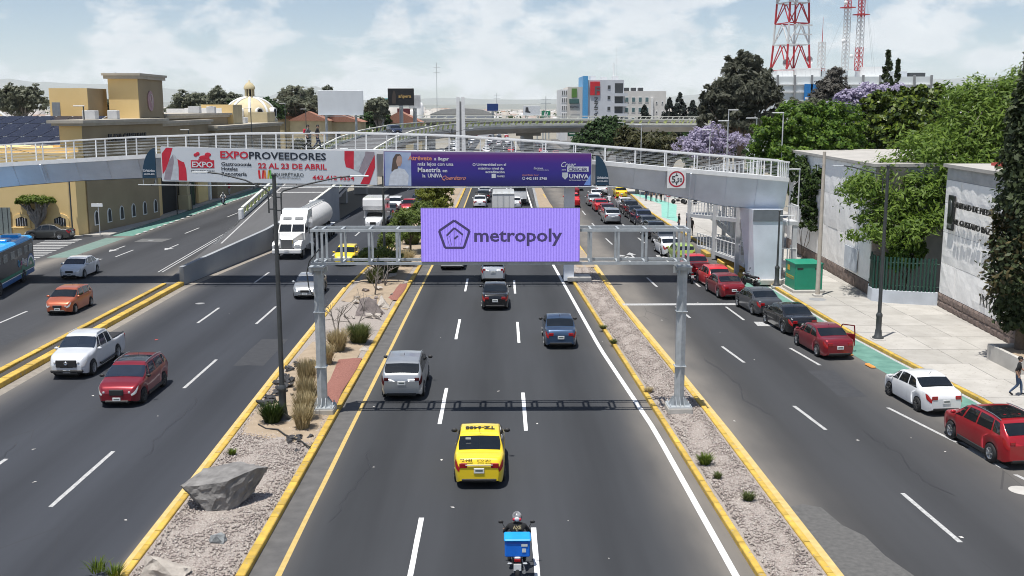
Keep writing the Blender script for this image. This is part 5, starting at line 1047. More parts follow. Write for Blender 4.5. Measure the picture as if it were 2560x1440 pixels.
for (x, z) in ((-1.3, 6.2), (-1.2, 14.4), (1.0, 3.0)): MB().ell((x, -.8, z), (.5, .25, .5), 10, 7).build('dish', WHITE, t)
t = lattice('lattice_mast', 'tall red and white guyed mast leaving the top of the picture', 79.2, Yt+6, 20.5, [(0, .6, 'r'), (5.0, .6, 'w'), (9.6, .55, 'w'), (11.5, .52, 'r'), (13, .5, 'r'), (16, .5, 'w'), (22, .48, 'w'), (27, .45, 'r')], 'slim roof masts', .10)
MB().box(-1.3, 1.3, -1.3, 1.3, 11.9, 12.1).build('platform', TR, t)
for a in (.6, 2.5, 4.6): MB().tube([(0, 0, 22), (9*math.cos(a), 7*math.sin(a), -1.2)], .02, 3, cap=False).build('guy_wire', STEEL, t)
t = lattice('lattice_mast', 'short white lattice mast with a thin spike', 70.3, Yt+4, 20.3, [(0, .6, 'r'), (.6, .6, 'w'), (6.2, .5, 'w')], 'slim roof masts', .11); MB().tube([(0, 0, 6.2), (0, 0, 11.5)], [.09, .02], 5).build('spike', TR, t)

# white twin pylon in the median
py_ = thing('twin_pylon', 'white twin blade pylon rising from the median behind the footbridge', 'monument', (-6.2, 165, .1))
for sx in (-1, 1): b = MB(); b.add([(sx*.22, -.35, 0), (sx*.85, -.35, 0), (sx*.85, .35, 0), (sx*.22, .35, 0), (sx*.14, -.25, 13.9), (sx*.62, -.25, 13.9), (sx*.62, .25, 13.9), (sx*.14, .25, 13.9)], [(0, 1, 5, 4), (1, 2, 6, 5), (2, 3, 7, 6), (3, 0, 4, 7), (4, 5, 6, 7)] if sx > 0 else [(4, 5, 1, 0), (5, 6, 2, 1), (6, 7, 3, 2), (7, 4, 0, 3), (7, 6, 5, 4)]); b.build('blade', WHITE, py_)
MB().box(-.16, .16, -.05, .05, 0, 13.2).build('web', CONCD, py_)

# ------------------------------------------------------------------ street lamps
POLE = mat('lamp_pole_grey', (.07, .075, .078), .45, .3)
def lamp(label, x, y, h, arms, z=.15, r=.09, m=POLE, group='arched street lamps', base=True, heads=True):
    t = thing('street_lamp', label, 'street lamp', (x, y, z), 0, group); MB().tube([(0, 0, .3), (0, 0, h)], [r*1.15, r*.8], 10).build('pole', m, t)
    if base: MB().lathe([(.30, 0), (.30, .12), (.20, .2), (.17, .5), (.15, .55), (.15, 1.2), (.17, 1.25), (.17, 1.35), (.11, 1.45)], 12).build('base', m, t); MB().bevbox((0, 0, -.02), (.65, .65, .16), .02).build('footing', CONC, t)
    MB().ell((0, 0, h), (r*1.3, r*1.3, .08), 8, 5).build('finial', m, t)
    for (dx, z0, z1) in arms:
        s_ = 1 if dx > 0 else -1; o_ = .24*s_
        a = MB(); a.tube([(o_, 0, z0-.55), (o_, 0, z0+.25), (o_+.1*s_, 0, z0+.35), (dx*.35, 0, z1-.30), (dx*.65, 0, z1-.06), (dx*.8, 0, z1)], .032, 7); a.bar((0, 0, z0-.4), (o_, 0, z0-.4), .05); a.bar((0, 0, z0+.1), (o_, 0, z0+.1), .05); ar = a.build('arm', m, t)
        if heads: MB().bevbox((dx*.9, 0, z1), (abs(dx)*.20, .16, .05), .02).build('lamp_head', STEEL, ar)
    return t
lamp('dark street lamp with two arched arms beside the tufts in the median', -8.6, 40.0, 9.65, [(-3.1, 8.75, 9.75), (3.6, 8.7, 9.6)])
lamp('dark street lamp with two arched arms beside the dead shrub in the median', -8.6, 77.0, 9.1, [(-3.1, 8.5, 9.25), (3.4, 8.5, 9.2)])
lamp('dark street lamp beside the yellow-green median tree', -7.7, 112, 9.2, [(-3, 8.5, 9.3), (3, 8.5, 9.3)])
lamp('dark street lamp in the median beyond the flyover', -6.8, 148, 9.2, [(-3, 8.5, 9.3), (3, 8.5, 9.3)])
lamp('dark street lamp on the pavement before the green fence', 20.1, 54.4, 9.2, [(-2.9, 8.4, 9.2)])
lamp('dark thin lamp standing against the footbridge pier', 19.05, 71.2, 5.2, [], r=.07)
MB().bevbox((.5, 0, 4.9), (1.0, .12, .06), .02).build('lamp_head', LGREY, bpy.data.objects['street_lamp.005'])
up = thing('utility_pole', 'tall pale concrete utility pole beside the green cabinet', 'pole', (20.75, 67.4, .15)); MB().tube([(0, 0, 0), (0, 0, 9.4)], [.15, .10], 10).build('shaft', mat('pole_concrete', (.45, .40, .34), .9, scale=3, col2=(.55, .49, .42)), up); b = MB(); b.bar((-.5, 0, 8.6), (.1, 0, 8.6), .08); b.bar((-.4, 0, 8.2), (-.4, 0, 9.0), .06); b.build('bracket', STEEL, up); MB().bevbox((0, 0, .05), (.55, .55, .14), .02).build('footing', CONC, up)
for i, (x, y, h, s_) in enumerate(((21.5, 100, 11.0, -1), (23.0, 95, 11.3, -1), (24.3, 91, 11.8, -1), (22.6, 105, 12.0, 1), (23.4, 118, 9.8, -1), (22.8, 80, 7.6, -1), (18.9, 142, 10, -1), (19.2, 165, 10, -1))):
    t = thing('street_lamp', ['thin grey lamp post with flat head before the ficus', 'thin grey lamp post beside the ficus crown', 'tall thin grey lamp post right of the ficus crown', 'thin lamp post with its head above the jacaranda', 'thin lamp post within the jacaranda blossom', 'short thin lamp post by the bridge end', 'thin lamp post on the far pavement', 'thin lamp post beyond the far pavement'][i], 'street lamp', (x, y, .1), 0, 'thin single lamps')
    MB().tube([(0, 0, 0), (0, 0, h)], .055, 7).build('pole', LGREY, t); MB().bevbox((s_*.45, 0, h), (1.0, .25, .10), .03).build('lamp_head', LGREY, t)
for i, (x, y, h) in enumerate(((-46.2, 96, 11.6), (-41.0, 100.3, 7.4), (-41.2, 105.5, 12.4), (-37.6, 128, 9.6), (-37.5, 160, 12.2), (-37.4, 185, 13.0), (-37.6, 122, 6.4), (-37.5, 205, 12.0))):
    t = thing('street_lamp', ['brown lamp post at the kerb before the glass block gate', 'lamp post at the building corner with a low head', 'tall lamp post before the plaza lettering', 'lamp post before the plaza entrance', 'lamp post before the arched windows', 'lamp post before the cream dome', 'dark short lamp post at the shaded wall end', 'lamp post at the far end of the plaza'][i], 'street lamp', (x, y, .1), 0, 'plaza lamp posts')
    MB().tube([(0, 0, 0), (0, 0, h)], .07, 7).build('pole', POLE, t); MB().bevbox((-.45, 0, h), (1.1, .25, .10), .03).build('lamp_head', LGREY, t)
ns = thing('street_name_sign', 'white street name plate on a post at the building corner', 'sign', (-38.9, 101.6, .15)); MB().tube([(0, 0, 0), (0, 0, 3.1)], .045, 7).build('post', LGREY, ns); MB().bevbox((-.1, -.05, 2.9), (1.1, .03, .32), .01).build('plate', WHITE, ns)
s4 = thing('speed_sign', 'square white 40 speed limit sign on a thin post', 'sign', (18.75, 117, .15)); MB().tube([(0, 0, 0), (0, 0, 3.0)], .035, 6).build('post', STEEL, s4); MB().bevbox((0, -.05, 2.75), (.95, .03, .95), .02).build('plate', WHITE, s4); ringm(.40, .32).build('red_ring', SRED, s4, (0, -.075, 2.75)); text('figures', '40', .42, INK_, s4, (-.25, -.08, 2.6), width=.5, bold=.02)
gs = thing('road_sign', 'green overhead direction sign beyond the flyover', 'sign', (22.0, 320, 0)); MB().tube([(0, 0, 0), (0, 0, 7)], .2, 8).build('post', STEEL, gs); MB().bevbox((0, -.3, 5.6), (3.4, .12, 3.4), .05).build('panel', mat('sign_green', (.01, .16, .09), .5), gs); b = MB(); b.box(-1.2, 1.2, -.38, -.365, 6.3, 6.6); b.box(-1.0, -.5, -.38, -.365, 5.4, 5.9); b.box(.2, .8, -.38, -.365, 5.4, 5.9); b.box(-1.2, 1.1, -.38, -.365, 4.5, 4.8); b.build('lettering', WHITE, gs)

# roof clutter and overhead cables
for i, (x, y, z, w) in enumerate(((-41.5, 108, 11.15, 1.0), (-41.0, 113, 11.15, .8), (-44, 134, 11.6, 1.4), (-46, 141, 11.6, 1.1), (-43, 150, 11.6, 1.2), (-41.5, 153, 11.6, .9), (-42, 172, 9.9, 1.5), (-44, 176, 9.9, 1.2))):
    t = thing('roof_air_unit', ['grey air unit near the plaza roof corner', 'small air unit behind the plaza lettering', 'larger air unit behind the sign tower', 'air unit beside the larger one on the plaza block', 'air unit in the middle of the plaza block', 'small air unit at the end of the plaza block', 'large air unit on the arcade roof', 'air unit beside the roof box near the dome'][i], 'air unit', (x, y, z), 0, 'plaza roof air units'); MB().bevbox((0, 0, .45), (w*1.3, w, .9), .04).build('casing', LGREY, t); MB().lathe([(.05, .905), (w*.38, .91), (w*.38, .97)], 14).build('fan_ring', DGREY, t)
for i, (a, c, sag) in enumerate((((-46.2, 96, 9.4), (-40.4, 103, 7.6), .5), ((-46.2, 96, 9.0), (-60, 101.4, 7.2), .6), ((-46.2, 96, 8.2), (-41.0, 100.3, 7.0), .4))):
    pts = [(a[0]+(c[0]-a[0])*f, a[1]+(c[1]-a[1])*f, a[2]+(c[2]-a[2])*f-sag*4*f*(1-f)) for f in np.linspace(0, 1, 12)]; tag(MB().tube(pts, .018, 4, cap=False).build('overhead_cable', IRON), ['slack black cable from the brown post to the building corner', 'slack black cable from the brown post along the ochre wall', 'short cable between the two corner posts'][i], 'cable', 'overhead cables')
# ------------------------------------------------------------------ vehicles
def paint(name, col, metal=0.35, rough=0.32):
    return mat('car_paint_'+name, col, rough, metal, var=0.05, scale=1.2, coat=0.8)
PAINT = dict(
    yellow=paint('yellow', (0.83, 0.60, 0.015), 0.0, .35), silver=paint('silver', (0.42, 0.44, 0.46), .6), blue=paint('blue', (0.045, 0.085, 0.16), .5),
    black=paint('black', (0.012, 0.012, 0.013), .1, .2), white=paint('white', (0.74, 0.75, 0.76), 0.0, .3), red=paint('red', (0.42, 0.012, 0.02), .35),
    dkred=paint('dark_red', (0.24, 0.012, 0.022), .4), grey=paint('grey', (0.085, 0.09, 0.10), .5), orange=paint('orange', (0.47, 0.12, 0.055), .4),
    green=paint('lime_green', (0.33, 0.47, 0.08), .1), dkgrey=paint('dark_grey', (0.055, 0.055, 0.052), .4, .4), brightred=paint('bright_red', (0.62, 0.02, 0.025), .1),
    palesilver=paint('pale_silver', (0.55, 0.58, 0.61), .4), teal=paint('dark_teal', (0.02, .05, .07), .4), pearl=paint('pearl_white', (.66, .68, .71), .15), navy=paint('navy', (.02, .03, .07), .4))
GLASS = mat('car_glass', (0.010, 0.013, 0.016), 0.025, 0.0, var=.1, spec=0.7)
GLASSB = mat('car_glass_blue', (0.02, 0.028, 0.045), 0.03, 0.0, var=.1, spec=0.7)
TRIM = mat('black_plastic', (0.022, 0.022, 0.023), 0.6, var=.15)
CHROME = mat('chrome', (0.62, 0.63, 0.64), 0.18, 0.9, var=.05)
RIM = mat('alloy_rim', (0.46, 0.47, 0.48), 0.35, 0.7, var=.1); STEELRIM = mat('steel_rim', (0.10, 0.10, 0.10), .5, .4)
TAIL = mat('red_lamp_lens', (0.33, 0.006, 0.01), 0.15, coat=.6); HEAD = mat('clear_lamp_lens', (0.60, 0.62, 0.63), 0.12, .2, coat=.8)
BRAKE = mat('lit_brake_lamp', (0.5, 0.02, 0.02), 0.2, emit=(1, .08, .05), estr=1.2)
PLATE = mat('number_plate', (0.70, 0.71, 0.70), 0.5); PLATEINK = mat('plate_ink', (0.10, 0.13, 0.12), .6)
STICK = mat('sticker', (0.65, 0.68, 0.66), .5); SEATC = mat('seat_fabric', (0.30, 0.31, 0.32), .9)

def crom(P, c):
    n = len(P)-1; i = min(int(c), n-1); t = c-i
    p0 = P[max(i-1, 0)]; p1 = P[i]; p2 = P[i+1]; p3 = P[min(i+2, n)]
    return tuple(.5*((2*b)+(-a+d)*t+(2*a-5*b+4*d-e)*t*t+(-a+3*b-3*d+e)*t**3) for a, b, d, e in zip(p0, p1, p2, p3))
SPECS = {
 # y as fraction of length from the rear; top = centre-line height, belt = window sill, plan = half width factor
 'sedan': dict(L=4.35, W=1.70, H=1.47, wb=2.57, fo=.83, wr=.305,
   top=[(0, .72), (.012, .90), (.035, 1.03), (.10, 1.055), (.165, 1.06), (.20, 1.12), (.33, 1.40), (.40, 1.455), (.50, 1.47), (.60, 1.435), (.645, 1.37), (.775, 1.02), (.80, .985), (.90, .90), (.965, .78), (.99, .66), (1, .55)],
   belt=[(0, .70), (.04, .93), (.20, .98), (.5, .945), (.78, .915), (.93, .80), (1, .52)], plan=[(0, .74), (.02, .84), (.06, .93), (.16, .985), (.5, 1), (.84, .985), (.93, .92), (.975, .80), (1, .62)],
   wind=(.655, .782), rear=(.185, .318), sides=[(.235, .405, .30, .415), (.425, .605, .43, .575), (.625, .745, .60, .64)], qc=(3.0, 4.0)),
 'hatch': dict(L=3.80, W=1.66, H=1.50, wb=2.45, fo=.76, wr=.29,
   top=[(0, .70), (.012, .86), (.03, 1.02), (.05, 1.12), (.115, 1.36), (.16, 1.43), (.28, 1.49), (.45, 1.50), (.57, 1.465), (.62, 1.40), (.775, 1.04), (.80, 1.0), (.90, .91), (.965, .78), (.99, .66), (1, .55)],
   belt=[(0, .72), (.05, .98), (.2, 1.0), (.5, .96), (.78, .93), (.93, .80), (1, .52)], plan=[(0, .78), (.02, .87), (.06, .94), (.16, .985), (.5, 1), (.84, .985), (.93, .92), (.975, .80), (1, .62)],
   wind=(.63, .782), rear=(.043, .118), sides=[(.10, .20, .14, .22), (.22, .425, .235, .415), (.445, .625, .435, .57), (.645, .75, .605, .635)], qc=(3.0, 4.0)),
 'suv': dict(L=4.50, W=1.84, H=1.66, wb=2.69, fo=.86, wr=.345,
   top=[(0, .85), (.012, 1.0), (.03, 1.16), (.05, 1.24), (.125, 1.53), (.165, 1.60), (.28, 1.655), (.45, 1.66), (.58, 1.63), (.63, 1.56), (.77, 1.17), (.80, 1.13), (.90, 1.05), (.965, .92), (.99, .78), (1, .62)],
   belt=[(0, .84), (.05, 1.10), (.2, 1.13), (.5, 1.08), (.78, 1.05), (.93, .92), (1, .60)], plan=[(0, .80), (.02, .88), (.06, .945), (.16, .985), (.5, 1), (.84, .985), (.93, .93), (.975, .82), (1, .66)],
   wind=(.64, .778), rear=(.043, .128), sides=[(.105, .205, .155, .225), (.225, .425, .24, .42), (.445, .625, .44, .58), (.645, .75, .61, .64)], qc=(3.0, 4.0)),
 'pickup': dict(L=5.25, W=1.85, H=1.78, wb=3.15, fo=.92, wr=.37,
   top=[(0, .98), (.006, 1.10), (.02, 1.13), (.15, 1.14), (.325, 1.15), (.335, 1.30), (.36, 1.68), (.39, 1.76), (.48, 1.78), (.60, 1.755), (.645, 1.69), (.755, 1.26), (.78, 1.22), (.90, 1.15), (.965, 1.02), (.99, .86), (1, .66)],
   belt=[(0, .95), (.02, 1.08), (.33, 1.10), (.5, 1.13), (.78, 1.13), (.93, 1.0), (1, .62)], plan=[(0, .90), (.02, .95), (.06, .97), (.16, .985), (.5, 1), (.84, .985), (.93, .94), (.975, .85), (1, .70)],
   wind=(.652, .762), rear=(.338, .358), sides=[(.375, .475, .39, .48), (.495, .635, .49, .60), (.65, .735, .615, .65)], qc=(3.0, 4.0)),
}
def interp(T, u): return float(np.interp(u, [a for a, _ in T], [b for _, b in T]))
def smoothI(T, u, w=.012): return (interp(T, u-w)+interp(T, u)*2+interp(T, u+w))/4
def car_surf(S):
    L, W, H, wb = S['L'], S['W'], S['H'], S['wb']; hw = W/2; yf = L/2-S['fo']; yr = yf-wb; wr = S['wr']; ra = wr+.055
    zb0 = .20 if S['H'] < 1.6 else .25
    def sec(u):
        y = -L/2+u*L; top = smoothI(S['top'], u); belt = min(smoothI(S['belt'], u), top-.005); w = hw*interp(S['plan'], u)
        b = zb0 + .10*max(0, (.04-u)/.04) + .08*max(0, (u-.95)/.05)
        for ya in (yf, yr):
            d = abs(y-ya)
            if d < ra: b = max(b, wr*.98+math.sqrt(ra*ra-d*d))
        tum = top-belt; k = min(1, max(0, (tum-.06)/.22))
        mid = b+(belt-b)*.35
        x4 = (w*.965-.30*tum)*k + w*.87*(1-k); z4 = (belt+.86*tum)*k+(belt+.65*tum)*(1-k)
        x5 = x4*.80*k + w*.62*(1-k); z5 = (top-.02)*k+(top-.012)*(1-k)
        return y, [(w*.955, b), (w*.995, mid), (w, b+(belt-b)*.72), (w*.965, belt), (x4, z4), (x5, z5), (0.0, top)]
    return sec, yf, yr, ra
def car_pt(sec, u, c):
    y, P = sec(u); x, z = crom(P, c); return (x, y, z)
def patch_on(sec, L, uv, off=.008, nu=5, nc=3, side=1, mirror_join=False):
    """uv(i,j)->(u,c); grid patch lying just proud of the body surface"""
    b = MB(); vs = []
    for i in range(nu+1):
        for j in range(nc+1):
            u, c = uv(i/nu, j/nc); e = .004
            p = Vector(car_pt(sec, u, c)); pu = Vector(car_pt(sec, min(1, u+e), c)) - Vector(car_pt(sec, max(0, u-e), c))
            pc = Vector(car_pt(sec, u, min(6, c+.05))) - Vector(car_pt(sec, u, max(0, c-.05)))
            n = pc.cross(pu); n = n.normalized() if n.length > 1e-9 else Vector((0, 0, 1))
            if n.x*1.0+n.z*1.0 < 0 and not (u < .03 or u > .97): n = -n
            if u < .03 and n.y > 0: n = -n
            if u > .97 and n.y < 0: n = -n
            p = p+n*off; vs.append((p.x*side, p.y, p.z))
    fs = [(i*(nc+1)+j, (i+1)*(nc+1)+j, (i+1)*(nc+1)+j+1, i*(nc+1)+j+1) for i in range(nu) for j in range(nc)]
    if side < 0: fs = [f[::-1] for f in fs]
    return b.add(vs, fs, 0, True)
def wheel_mesh(r, w, spokes):
    t = MB(); n = 20; prof = [(r*.62, -w/2), (r*.93, -w/2), (r, -w/2+.03), (r, w/2-.03), (r*.93, w/2), (r*.62, w/2)]
    def ring(b, prof, m=0):
        vs = []
        for i in range(n):
            a = 2*math.pi*i/n
            for q, x in prof: vs.append((x, q*math.cos(a), q*math.sin(a)))
        k = len(prof); b.add(vs, [(i*k+j, i*k+j+1, ((i+1) % n)*k+j+1, ((i+1) % n)*k+j) for i in range(n) for j in range(k-1)], m, True)
    ring(t, prof); tyre = t.mesh('tyre')
    q = MB(); ring(q, [(r*.63, w/2-.005), (r*.57, w/2-.005), (r*.55, w/2-.05), (0.001, w/2-.06)])
    for k in range(spokes):
        a = 2*math.pi*k/spokes; c, s = math.cos(a), math.sin(a)
        q.bar((w/2-.02, c*r*.08, s*r*.08), (w/2-.015, c*r*.6, s*r*.6), .05, .03)
    q.lathe([(0.001, 0), (.05, 0)], 8)
    return tyre, q.mesh('rim')
CARMESH = {}
def car_meshes(kind):
    if kind in CARMESH: return CARMESH[kind]
    S = SPECS[kind]; sec, yf, yr, ra = car_surf(S); L = S['L']
    us = set(np.linspace(0, 1, 40)); us |= set(a for a, _ in S['top'])
    for ya in (yf, yr):
        for d in np.linspace(-ra, ra, 13): us.add((ya+d+L/2)/L)
        us.add((ya-ra-.004+L/2)/L); us.add((ya+ra+.004+L/2)/L)
    us = sorted(u for u in us if 0 <= u <= 1)
    cs = [0, .5, 1, 1.5, 2, 2.5, 2.85, 3, 3.15, 3.5, 4, 4.33, 4.66, 5, 5.5, 6]; k = len(cs); b = MB(); vs = []
    for u in us:
        for c in cs: x, y, z = car_pt(sec, u, c); vs.append((x, y, z))
        for c in cs[-2::-1]: x, y, z = car_pt(sec, u, c); vs.append((-x, y, z))
    w = 2*k-1; n = len(us)
    b.add(vs, [(i*w+j, i*w+j+1, (i+1)*w+j+1, (i+1)*w+j) for i in range(n-1) for j in range(w-1)], 0, True)
    for i, flip in ((0, 0), (n-1, 1)):
        o = i*w; fs = [(o+j, o+w-1-j, o+w-2-j, o+j+1) for j in range(k-1)]
        if flip: fs = [f[::-1] for f in fs]
        b.f += fs; b.m += [0]*len(fs); b.sm += [False]*len(fs)
    M = dict(S=S, body=b.mesh('body'), yf=yf, yr=yr)
    hw = S['W']/2
    ch = MB(); zc_ = .62 if S['H'] < 1.6 else .75
    ch.box(-hw*.90, hw*.90, yr-.5*S['wr']*0-.42, yf+.40, .16, zc_); ch.box(-hw*.66, hw*.66, -L/2+.10, yr-.42, .22, zc_-.1); ch.box(-hw*.55, hw*.55, yf+.40, L/2-.10, .20, zc_-.12)
    M['chassis'] = ch.mesh('chassis')
    # windows
    u0, u1 = S['wind']; M['windshield'] = patch_on(sec, L, lambda i, j: (u0+(u1-u0)*i, 3.95+2.05*j), nu=5, nc=4)
    m2 = patch_on(sec, L, lambda i, j: (u0+(u1-u0)*i, 3.95+2.05*j), nu=5, nc=4, side=-1); M['windshield'].add(m2.v, m2.f, 0, True); M['windshield'] = M['windshield'].mesh('windshield')
    r0, r1 = S['rear']; q0 = 4.40 if kind != 'pickup' else 4.15
    rw = patch_on(sec, L, lambda i, j: (r0+(r1-r0)*i, q0+(6-q0)*j), nu=5, nc=4); m2 = patch_on(sec, L, lambda i, j: (r0+(r1-r0)*i, q0+(6-q0)*j), nu=5, nc=4, side=-1)
    rw.add(m2.v, m2.f, 0, True); M['rear_window'] = rw.mesh('rear_window')
    M['side'] = []
    for (a0, a1, b0, b1) in S['sides']:
        for sd in (1, -1):
            M['side'].append(patch_on(sec, L, lambda i, j: ((a0+(a1-a0)*i)*(1-j)+(b0+(b1-b0)*i)*j, 3.08+.84*j), nu=4, nc=3, side=sd, off=.007).mesh('side_window'))
    # doors: panels a few mm proud so that real gaps show
    M['door'] = []
    ds = S['sides'][-3:]
    for (a, c_) in (((ds[0][0]-.005), ds[0][1]+.008), (ds[1][0]-.008, ds[1][1]+.06)):
        ulo = (yr+ra+L/2)/L+.006; uhi = (yf-ra+L/2)/L-.006
        for sd in (1, -1):
            M['door'].append(patch_on(sec, L, lambda i, j, a=a, c_=c_: (min(max(a+(c_-a)*i, a+.02*(1-j)*0 if j > .6 else max(a, ulo)), c_ if j > .6 else min(c_, uhi)), .35+2.5*j), nu=5, nc=5, side=sd, off=.005).mesh('door'))
    # lamps
    h0, h1 = ((1.9, 2.95) if kind in ('sedan', 'hatch', 'suv') else (1.2, 2.95))
    M['tail'] = [patch_on(sec, L, lambda i, j: (.002+(.075 if kind != 'pickup' else .03)*i*(0.6+.4*j), h0+(h1-h0)*j), nu=5, nc=3, side=sd, off=.01).mesh('tail_light') for sd in (1, -1)]
    M['head'] = [patch_on(sec, L, lambda i, j: (1-.003-.075*i*(.5+.5*j), 2.05+.95*j), nu=5, nc=3, side=sd, off=.01).mesh('headlight') for sd in (1, -1)]
    def joinbox(me, bx):
        q = MB().bevbox(*bx); a = MB().add([tuple(v.co) for v in me.vertices], [list(p.vertices) for p in me.polygons], 0, True).add(q.v, q.f, 0); return a.mesh(me.name)
    zl = {'sedan': .80, 'hatch': .86, 'suv': .97, 'pickup': .92}[kind]; hl = {'sedan': .17, 'hatch': .24, 'suv': .14, 'pickup': .30}[kind]; wl = {'sedan': .26, 'hatch': .12, 'suv': .20, 'pickup': .13}[kind]
    xe = hw*S['plan'][0][1]
    M['tail'] = [joinbox(me, ((sd*(xe-wl/2+.015), -L/2+.012, zl), (wl, .05, hl), .02)) for me, sd in zip(M['tail'], (1, -1))]
    zh = {'sedan': .56, 'hatch': .57, 'suv': .70, 'pickup': .80}[kind]
    M['head'] = [joinbox(me, ((sd*hw*.585, L/2-.02, zh), (.10, .05, .09), .02)) for me, sd in zip(M['head'], (1, -1))]
    zt = smoothI(S['top'], .004); zf = smoothI(S['top'], .996)
    zb = .62 if S['H'] < 1.6 else .78
    M['plate_r'] = MB().bevbox((0, -L/2-.012, zb+.02), (.34, .025, .17), .008).mesh('number_plate')
    M['plate_f'] = MB().bevbox((0, L/2+.012, .40), (.34, .025, .15), .008).mesh('number_plate')
    M['ink'] = MB().box(-.12, .12, -L/2-.027, -L/2-.0255, zb, zb+.055).mesh('plate_lettering')
    M['inkf'] = MB().box(-.12, .12, L/2+.0255, L/2+.027, .375, .42).mesh('plate_lettering')
    wF = hw*.62
    M['grille'] = MB().bevbox((0, L/2+.004, .56 if S['H'] < 1.6 else .70), (wF*1.05, .05, .16 if S['H'] < 1.6 else .26), .02).mesh('grille')
    M['bumper_f'] = MB().bevbox((0, L/2-.02, .30), (wF*1.75, .10, .10), .03).mesh('lower_grille')
    M['bumper_r'] = MB().bevbox((0, -L/2+.045, .33), (hw*1.40, .12, .13), .04).mesh('rear_bumper_trim')
    M['mirror'] = [MB().ell((sd*(hw+.085), -L/2+L*(S['sides'][-1][1]-.012), S['belt'][3][1]+.06 if S['H'] < 1.6 else 1.16), (.115, .06, .075), 8, 6).mesh('mirror') for sd in (1, -1)]
    M['tyre'], M['rim'] = wheel_mesh(S['wr'], .20, 5 if kind != 'sedan' else 7)
    M['antenna'] = MB().tube([(0, -L/2+L*.36, S['H']-.03), (0, -L/2+L*.33, S['H']+.12)], .008, 5).mesh('antenna')
    # joined low-detail mesh for far cars
    lo = MB()
    def addm(me, mi):
        lo.add([tuple(v.co) for v in me.vertices], [list(p.vertices) for p in me.polygons], mi, True)
    addm(M['body'], 0); addm(M['chassis'], 2); addm(M['windshield'], 1); addm(M['rear_window'], 1)
    for q in M['side']: addm(q, 1)
    for q in M['tail']: addm(q, 3)
    for q in M['head']: addm(q, 4)
    addm(M['plate_r'], 5); addm(M['plate_f'], 5); addm(M['bumper_f'], 2); addm(M['grille'], 2)
    for q in M['mirror']: addm(q, 0)
    for ya in (yf, yr):
        for sd in (1, -1):
            t = M['tyre']; lo.add([(v.co.x*sd+sd*(hw-.10), v.co.y+ya, v.co.z+S['wr']) for v in t.vertices], [list(p.vertices) for p in t.polygons], 2, True)
            t = M['rim']; lo.add([(v.co.x*sd+sd*(hw-.10), v.co.y+ya, v.co.z+S['wr']) for v in t.vertices], [list(p.vertices) for p in t.polygons], 6, False)
    M['lo'] = lo.mesh('car_body')
    for m_ in (PAINT['white'], GLASS, TRIM, TAIL, HEAD, PLATE, RIM): M['lo'].materials.append(m_)
    CARMESH[kind] = M; return M
def slotobj(name, me, m, parent, loc=None):
    """object-level material so that mesh data is shared between differently painted copies"""
    o = bpy.data.objects.new(name, me); COL.objects.link(o); o.parent = parent
    if len(me.materials) == 0: me.materials.append(None)
    o.material_slots[0].link = 'OBJECT'; o.material_slots[0].material = m
    if loc: o.location = loc
    return o
def car(kind, color, x, y, heading, label, group, cat='car', name=None, glass=GLASS, trim_mirror=False, rim=RIM, sx=1.0, scale=None, taxi=False, roof=None, rails=False, lower=None, tailm=TAIL, plate=True, seats=False):
    """heading in degrees: 0 = driving away from the viewpoint (+Y), 180 = oncoming"""
    M = car_meshes(kind); S = M['S']; hw = S['W']/2; L = S['L']; P = PAINT[color]
    t = thing(name or cat.replace(' ', '_'), label, cat, (x, y, 0), R(heading), group)
    if scale: t.scale = scale
    body = slotobj('body', M['body'], P, t); slotobj('chassis', M['chassis'], TRIM, t)
    slotobj('windshield', M['windshield'], glass, t); slotobj('rear_window', M['rear_window'], glass, t)
    for q in M['side']: slotobj('side_window', q, glass, t)
    for q in M['door']:
        d = slotobj('door', q, P, t)
    for q in M['tail']: slotobj('tail_light', q, tailm, t)
    for q in M['head']: slotobj('headlight', q, HEAD, t)
    if plate:
        p_ = slotobj('number_plate', M['plate_r'], PLATE, t); slotobj('plate_lettering', M['ink'], PLATEINK, p_)
        p_ = slotobj('number_plate', M['plate_f'], PLATE, t); slotobj('plate_lettering', M['inkf'], PLATEINK, p_)
    slotobj('grille', M['grille'], TRIM, t); slotobj('lower_grille', M['bumper_f'], TRIM, t); slotobj('bumper_trim', M['bumper_r'], lower or TRIM, t)
    for q in M['mirror']: slotobj('mirror', q, TRIM if trim_mirror else P, t)
    slotobj('antenna', M['antenna'], TRIM, t)
    for ya in (M['yf'], M['yr']):
        for sd in (1, -1):
            w_ = slotobj('wheel', M['tyre'], BLACK, t, (sd*(hw-.105), ya, S['wr'])); r_ = slotobj('rim', M['rim'], rim, w_)
            if sd < 0: w_.rotation_euler = (0, 0, math.pi)
    if roof:
        sec, *_ = car_surf(S); a, b_ = roof[0], roof[1]
        bb = patch_on(sec, L, lambda i, j: (a+(b_-a)*i, 4.75+1.25*j), nu=4, nc=3, off=.006); m2 = patch_on(sec, L, lambda i, j: (a+(b_-a)*i, 4.75+1.25*j), nu=4, nc=3, off=.006, side=-1)
        bb.add(m2.v, m2.f, 0, True); bb.build('sunroof', GLASS, t)
    if rails:
        for sd in (1, -1):
            sec, *_ = car_surf(S); pts = [Vector(car_pt(sec, u, 4.35)) for u in np.linspace(.16 if kind != 'pickup' else .41, .60, 9)]
            pts = [Vector((p.x*sd, p.y, p.z+.035)) for p in pts]; MB().tube(pts, .018, 6).build('roof_rail', CHROME if rails == 'chrome' else P, t)
    if lower:
        for sd in (1, -1):
            MB().bevbox((sd*(hw-.02), -.05, .30), (.06, S['wb']-.86, .16), .02).build('sill_trim', lower, t)
    if seats:
        for sd in (-.36, .36):
            MB().bevbox((sd, -L/2+L*.262, 1.185), (.23, .05, .11), .03).build('headrest', SEATC, t)
    return t
